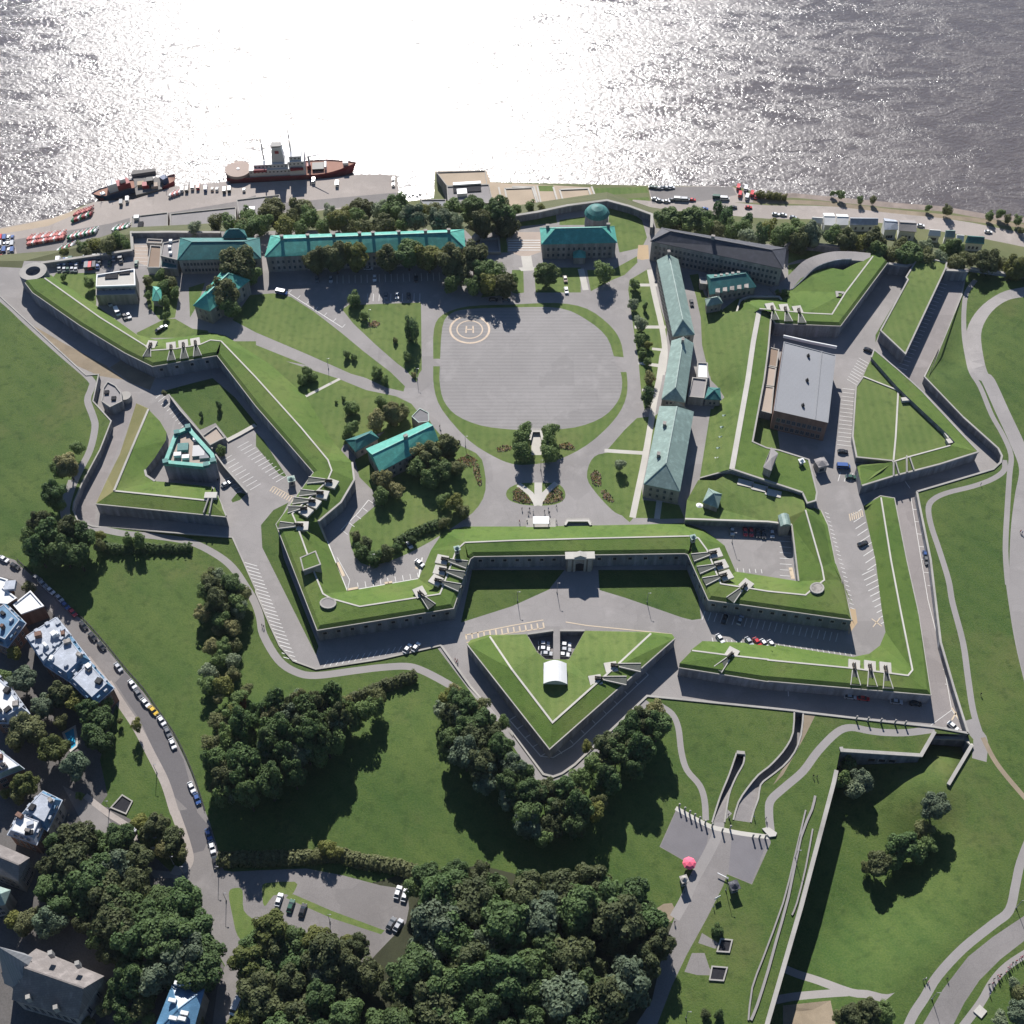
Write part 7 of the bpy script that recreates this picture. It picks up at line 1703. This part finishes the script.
# ================================================================ PEOPLE, LAMPS, SMALL THINGS
def person_mesh(walk):
    V = [(0, 0, .95), (0, 0, 1.2), (0, 0, 1.42), (0, 0, 1.52), (0, -0.01, 1.66), (0, 0, 1.76)]
    E = [(0, 1), (1, 2), (2, 3), (3, 4), (4, 5)]; Rr = [.15, .15, .15, .06, .105, .07]
    def add(par, pts, rs):
        k = par
        for p_, r_ in zip(pts, rs): V.append(p_); Rr.append(r_); E.append((k, len(V)-1)); k = len(V)-1
    w_ = 0.22 if walk else 0.02
    for s, f in ((-1, 1), (1, -1)):
        add(0, [(s*.1, 0, .88), (s*.11, -f*w_*.6-.02, .5), (s*.11, -f*w_*1.1+.03, .09), (s*.12, -f*w_*1.1-.12, .05)], [.105, .07, .05, .045])
        add(2, [(s*.19, 0, 1.4), (s*.25, f*w_*.3, 1.13), (s*.25, f*w_*.9-.06, .88), (s*.25, f*w_*1.0-.09, .78)], [.065, .045, .035, .04])
    me = bpy.data.meshes.new('person'); me.from_pydata(V, E, []); o = bpy.data.objects.new('tmp', me); COL.objects.link(o)
    o.modifiers.new('s', 'SKIN'); me.skin_vertices[0].data[0].use_root = True
    for i, r_ in enumerate(Rr): me.skin_vertices[0].data[i].radius = (r_, r_)
    sb = o.modifiers.new('u', 'SUBSURF'); sb.levels = 1; sb.render_levels = 1
    dg = bpy.context.evaluated_depsgraph_get(); m2 = bpy.data.meshes.new_from_object(o.evaluated_get(dg)); bpy.data.objects.remove(o)
    m2.materials.clear(); m2.name = 'person'
    for m_ in ('cloth', 'trousers', 'skin', 'hair'): m2.materials.append(PM[m_])
    for f in m2.polygons:
        z = f.center.z; f.use_smooth = True
        f.material_index = 3 if z > 1.70 or (z > 1.6 and f.center.y > 0.03) else (2 if z > 1.5 or (z < 0.86 and abs(f.center.x) > .19) else (0 if z > .92 else 1))
    return m2
PM = dict(cloth=mat('shirt', (0.4, 0.4, 0.4)), trousers=mat('trousers', (0.04, 0.045, 0.07)), skin=mat('skin', (0.42, 0.26, 0.19)), hair=mat('hair', (0.04, 0.025, 0.02)))
PCOL = dict(red=(0.5, 0.03, 0.03), white=(0.7, 0.7, 0.68), blue=(0.05, 0.1, 0.35), black=(0.02, 0.02, 0.02), pink=(0.6, 0.25, 0.3), grey=(0.3, 0.3, 0.3))
PMM = {k: mat('shirt_'+k, v, var=0.05) for k, v in PCOL.items()}
PME = [person_mesh(False), person_mesh(True)]
def people(s, place_, z=0.0, group=None):
    its = []; ox = oy = 0; k = 4
    for tok in s.split():
        if tok in TILE: ox, oy = TILE[tok]
        else: a = tok.split(','); its.append((ox+float(a[0])/k, oy+float(a[1])/k, a[2]))
    cnt = {}
    for i, (x, y, c) in enumerate(its):
        tot = sum(1 for q_ in its if q_[2] == c); j = cnt.get(c, 0); cnt[c] = j+1
        o = bpy.data.objects.new('person', random.choice(PME)); COL.objects.link(o)
        o.location = UG(x, y) if z == 'G' else U(x, y, z); o.location.z += 0.03; o.rotation_euler = (0, 0, random.uniform(0, 6.28))
        o.material_slots[0].link = 'OBJECT'; o.material_slots[0].material = PMM[c]
        art = 'person in a %s top %s' % (c, place_)
        tag(o, art if tot == 1 else art+', %s from the left' % (ordw(j) if j else 'first'), 'person', group or 'people '+place_)
people('b2 40,640,black 65,655,grey 70,640,black 85,650,white 130,650,black 145,640,blue 150,655,black 178,630,grey 30,690,red 60,690,black 150,690,black 178,690,white', 'around the small stage canopy')
people('c1 797,402,red 803,412,red 806,405,white', 'walking on the path left of the ravelin', 'G'); people('c1 25,265,black 32,270,grey', 'on the lane by the left parking bays', 'G')
people('c3 12,345,grey 850,540,black 195,870,black', 'on the paths near the lower right ditch', 'G')
people('d2 1015,205,grey 1018,225,black 968,200,blue 865,190,black 870,205,grey', 'at the path fork above the entrance plaza', 'G')
people('d3 885,905,blue 715,845,black 620,850,grey 630,845,white 640,860,pink 180,35,black', 'beside the lower right avenue', 'G')
rgp = random.Random(9)
people('d3 '+' '.join('%d,%d,%s' % (882+i*6.6+rgp.uniform(-6, 6), 872-i*5.6+rgp.uniform(-9, 9), rgp.choice(['pink', 'grey', 'white', 'pink', 'red', 'black'])) for i in range(24)), 'in the line of walkers at the lower right', 'G')
people('d2 716,430,grey 690,500,black 650,620,black 806,560,blue', 'on the entrance road near the pink parasol', 'G'); people('b0 872,525,black', 'beside the green topped tower')
people('b1 740,330,grey 735,310,black', 'on the road by the bright green roofed house'); people('b3 1008,730,red 1015,735,blue 850,540,grey', 'on the paths right of the outworks', 'G')
def lamps(s, z, place_):
    its = P(s)
    for i, (x, y) in enumerate(its):
        g = UG(x, y) if z == 'G' else U(x, y, z); t = thing('lamp_post', ('dark lamp post %s' % place_) if len(its) == 1 else 'dark lamp post %s, %s from the left' % (place_, ORD[i] if i else 'first'), 'lamp post', g, 'lamp posts')
        b = MB(); b.tube(g, g+Vector((0, 0, 6.4)), 0.12, 0.07, 8); b.tube(g, g+Vector((0, 0, 0.8)), 0.22, 0.2, 8); b.tube(g+Vector((0, 0, 6.3)), g+Vector((0.7, -0.1, 6.5)), 0.05, n=6); b.build('pole', M['pole'], t)
        b = MB(); b.box(g+Vector((0.8, -0.1, 6.42)), 0.55, 0.25, 0.14); b.build('lamp_head', M['pole'], t)
lamps('d1 296,615', 'G', 'at the edge of the small car park'); lamps('b1 290,75 470,855', 0, 'inside the left half of the citadel'); lamps('b1 645,115 838,385', 0, 'on the road round the parade ground'); lamps('a1 455,800', 0, 'beside the reddish flower bed')
lamps('b2 115,480 180,970', 0, 'on the axis of the gate'); lamps('c2 22,165 540,170', 0, 'on the forecourt outside the gate'); lamps('d0 438,165 628,20 630,310 695,385 735,425 875,425 905,530', 'G', 'around the street junction'); lamps('d3 655,925 992,560', 'G', 'along the lower right avenue'); lamps('d3 107,360', 'G', 'in the worn grass beside the low walls'); lamps('d2 855,490 695,1000', 'G', 'beside the entrance road'); lamps('b2 880,770', 0, 'in the walled parking yard')
def posts(s, z, place_):
    its = P(s)
    for i, (x, y) in enumerate(its):
        g = UG(x, y) if z == 'G' else U(x, y, z); b = MB(); b.tube(g, g+Vector((0, 0, 2.6)), 0.32, 0.28, 8); b.tube(g+Vector((0, 0, 2.6)), g+Vector((0, 0, 2.9)), 0.4, 0.1, 8)
        o = b.build('bollard', M['coping']); o.location = g
        o.data.transform(Matrix.Translation(-g)); tag(o, 'tall pale post %s, %s from the left' % (place_, ORD[i] if i else 'first'), 'bollard', 'posts '+place_)
posts('c3 352,640 398,645 450,650 506,655 547,660', 'G', 'along the lane above the bastion corner'); posts('d2 668,158 690,172 710,185 730,198 750,210 772,224 800,236 840,256 872,245 962,280 988,282 1012,282', 'G', 'edging the entrance plaza')
# small monuments of the entrance
g = UG(*P('d2 706,392')[0]); t = thing('parasol', 'bright pink round parasol beside the entrance road', 'parasol', g)
b = MB(); b.tube(g, g+Vector((0, 0, 3.1)), 0.07); b.build('pole', M['pole'], t)
b = MB(); b.tube(g+Vector((0, 0, 2.3)), g+Vector((0, 0, 3.0)), 2.3, 1.5, 8, cap=False); b.tube(g+Vector((0, 0, 3.0)), g+Vector((0, 0, 3.5)), 1.5, 0.1, 8, cap=False); b.build('canopy', mat('pink_cloth', (0.75, 0.13, 0.20), var=0.08), t)
def kiosk(label, s, w_, h_, roofm, z='G', wallm='coping', nm='kiosk'):
    g = UG(*P(s)[0]) if z == 'G' else U(*P(s)[0], z); t = thing(nm, label, nm.replace('_', ' '), g, 'small kiosks and booths')
    b = MB(); b.box(g, w_, w_, h_, 0.3); b.build('walls', M[wallm], t)
    b = MB(); b.box(g+Vector((0, 0, h_)), w_+0.8, w_+0.8, 0.25, 0.3); b.tube(g+Vector((0, 0, h_+0.25)), g+Vector((0, 0, h_+1.3)), w_*0.66, 0.05, 8); b.build('roof', M[roofm], t)
    b = MB(); b.box(g+Vector((0.3*w_*math.sin(.3), -0.5*w_, 0.9)), w_*0.5, 0.12, h_*0.45, 0.3); b.build('window', M['glass'], t)
kiosk('little pale round topped stone booth below the pink parasol', 'd2 684,462', 1.8, 3.6, 'coping'); kiosk('dark guard booth with a blue roof right of the entrance road', 'd2 884,485', 2.4, 3.2, 'slate', wallm='pole')
kiosk('little green domed sentry box at the left end of the middle rampart', 'b1 805,810', 1.6, 2.6, 'copper_pale', 9.2); kiosk('little green domed sentry box at the right end of the middle rampart', 'b2 722,765', 1.6, 2.6, 'copper_pale', 9.2)
for i, (x, y) in enumerate(P('b2 851,272 842,318 837,358 828,402 822,442')):
    kiosk(['topmost', 'second', 'third', 'fourth', 'lowest'][i]+' of five small vent hoods on the long lawn left of the rampart path', '@0,0,1 %f,%f' % (x, y), 1.3, 1.0, 'copper_pale' if i < 4 else 'white', 1.3, nm='vent_hood')
kiosk('small green topped vent box on the lawn corner beside the warehouse yard', '@690,430,6.4 710,215', 1.6, 1.6, 'white', 6.4, nm='vent_hood'); kiosk('round stone kiosk standing in the warehouse yard exit', '@690,430,6.4 828,250', 4.0, 4.2, 'gravelroof', 0)
kiosk('small grey guard booth beside the ravelin entrance to the left yard', 'b1 145,535', 2.4, 3, 'copper_pale', 0); kiosk('white box beside the steep hip roofed hut', '@690,430,6.4 58,505', 3.2, 1.2, 'white', 0.8, 'white')
g = UG(*P('d2 840,430')[0]); t = thing('road_barrier', 'white barrier beam across the entrance road', 'barrier', g)
a_ = UG(*P('d2 822,420')[0], 1.1); c_ = UG(*P('d2 862,440')[0], 1.1); b = MB(); b.kerb([a_, c_], 0.25, 0.2, sink=0.1); b.build('beam', M['white'], t)
b = MB(); b.box(c_-Vector((0, 0, 1.1)), 0.6, 0.6, 1.3); b.build('post', M['pole'], t)
g = UG(*P('d2 820,525')[0]); t = thing('sign_board', 'small white sign board on the grass right of the entrance road', 'sign', g); b = MB(); b.box(g+Vector((0, 0, 0.8)), 2.2, 0.12, 1.4, 0.5); b.build('panel', M['white'], t); b = MB(); b.tube(g, g+Vector((0, 0, 0.9)), 0.08); b.build('post', M['pole'], t)
for i, (a_, b__) in enumerate([('b2 595,560', 0.8), ('b1 612,775', 0.6)]): pass
# low stone block at the bench of the winding path and pale sheds
for lab, s, hh in (('small pale concrete slab at the lower right lawn edge', 'd3 820,975 845,948 875,975 852,1003', 0.5), ('pale stone slab where the curved path meets the plaza', 'd3 -25,245 0,238 35,262 30,275 5,278', 0.6), ('small pale shed at the road right of the long range', '@420,150,7.3142 380,665 440,600 465,640 400,675', 3)):
    q = UGs(s) if s[0] == 'd' else U2(s, 0); t = thing('concrete_block', lab, 'block', q[0]); z0 = q[0].z; b = MB(); b.prism(q, z0, z0+hh); b.build('block', M['pale'], t)
t, e = flat('flat_annex', 'walled court with two white vans\' roofs beside the right end of the long range', '@420,150,7.3142 440,745 590,745 575,640 440,645', 1.6, 'stone2', 'road' if False else 'gravelroof', parapet=1.3)
# railing fence along the curved street
pts_ = [UG(x, y) for x, y in S('c0 70,0 145,72 255,178 335,238 425,338 505,436 575,515 625,588 695,690 745,790 785,890 820,1000', 3)]
t = thing('railing', 'thin dark railing on the park side of the curved street', 'fence', pts_[0])
b = MB(); b.kerb([p_+Vector((0, 0, 0.9)) for p_ in pts_], 0.1, 0.1, sink=0.06); b.kerb([p_ for p_ in pts_], 0.35, 0.2, sink=0.1); b.build('rail', M['black'], t)
b = MB()
for i in range(len(pts_)-1):
    L_ = (pts_[i+1]-pts_[i]).length
    for k in range(int(L_/2)): b.box(pts_[i].lerp(pts_[i+1], k*2/L_), 0.12, 0.12, 1.0)
o = b.build('posts', M['black'], t)

carrow('a0 440,738,silver 470,772,white,van 500,790,black 516,786,white', (2, 4), 'below the pale flat roofed building', group='vehicles by the flat building')
carrow('a0 652,834,white 640,842,black', (4, -2), 'on the grass edge below the garden trees')
# ================================================================ LIGHT AND CAMERA
SE, SA = R(36), R(-7)
sd = Vector((math.sin(SA)*math.cos(SE), math.cos(SA)*math.cos(SE), math.sin(SE)))
ld = bpy.data.lights.new('sun', 'SUN'); ld.energy = 5.0; ld.angle = R(0.53); ld.color = (1.0, 0.962, 0.92)
lo = bpy.data.objects.new('sun', ld); COL.objects.link(lo); lo.rotation_euler = sd.to_track_quat('Z', 'Y').to_euler(); lo.location = (0, 300, 300)
w = bpy.data.worlds.new('World'); scene.world = w; w.use_nodes = True
nt = w.node_tree; sky = nt.nodes.new('ShaderNodeTexSky'); sky.sky_type = 'NISHITA'; sky.sun_disc = False
sky.sun_elevation = SE; sky.sun_rotation = SA; sky.altitude = 400; sky.dust_density = 0.4; sky.ozone_density = 7.0
nt.links.new(sky.outputs[0], nt.nodes['Background'].inputs['Color']); nt.nodes['Background'].inputs['Strength'].default_value = 0.058
# air between the helicopter and the river
hv = [(x, y, z) for z in (-90.0, 425.0) for x, y in ((-3800, -60), (3800, -60), (3800, 4200), (-3800, 4200))]
hm = bpy.data.materials.new('air'); hm.use_nodes = True; hn = hm.node_tree; hn.nodes.remove(hn.nodes['Principled BSDF'])
pv = hn.nodes.new('ShaderNodeVolumePrincipled'); pv.inputs['Color'].default_value = (0.80, 0.89, 1.0, 1); pv.inputs['Density'].default_value = 0.000018; pv.inputs['Anisotropy'].default_value = 0.2
hn.links.new(pv.outputs[0], hn.nodes['Material Output'].inputs['Volume'])
o = meshobj('haze', hv, [(0, 3, 2, 1), (4, 5, 6, 7), (0, 1, 5, 4), (1, 2, 6, 5), (2, 3, 7, 6), (3, 0, 4, 7)], hm); o['kind'] = 'stuff'
cd = bpy.data.cameras.new('camera'); cd.lens = F/1024*36; cd.sensor_width = 36; cd.clip_start = 1; cd.clip_end = 12000
co = bpy.data.objects.new('camera', cd); COL.objects.link(co); co.location = (0, 0, H); co.rotation_euler = (R(90)-TH, 0, 0)
scene.camera = co
scene.view_settings.view_transform = 'Standard'; scene.view_settings.look = 'None'; scene.view_settings.exposure = 0.8; scene.view_settings.gamma = 1
def trim(l):
    for a_, b_ in ((' from the left', ' from left'), (' the ', ' ')):
        while len(l.split()) > 16 and a_ in l: l = l[::-1].replace(a_[::-1], b_[::-1], 1)[::-1]
    return l
for o in COL.objects:
    if 'label' in o:
        o['label'] = trim(o['label'])
        if len(o['label'].split()) > 16: print('LONG', o['label'])
seen = {}
for o in COL.objects:
    if 'label' in o and o.parent is None: seen.setdefault(o['label'], []).append(o.name)
dups = {k: v for k, v in seen.items() if len(v) > 1}
print('THINGS', sum(len(v) for v in seen.values()), 'DUPLICATE LABELS', len(dups), list(dups.items())[:5])
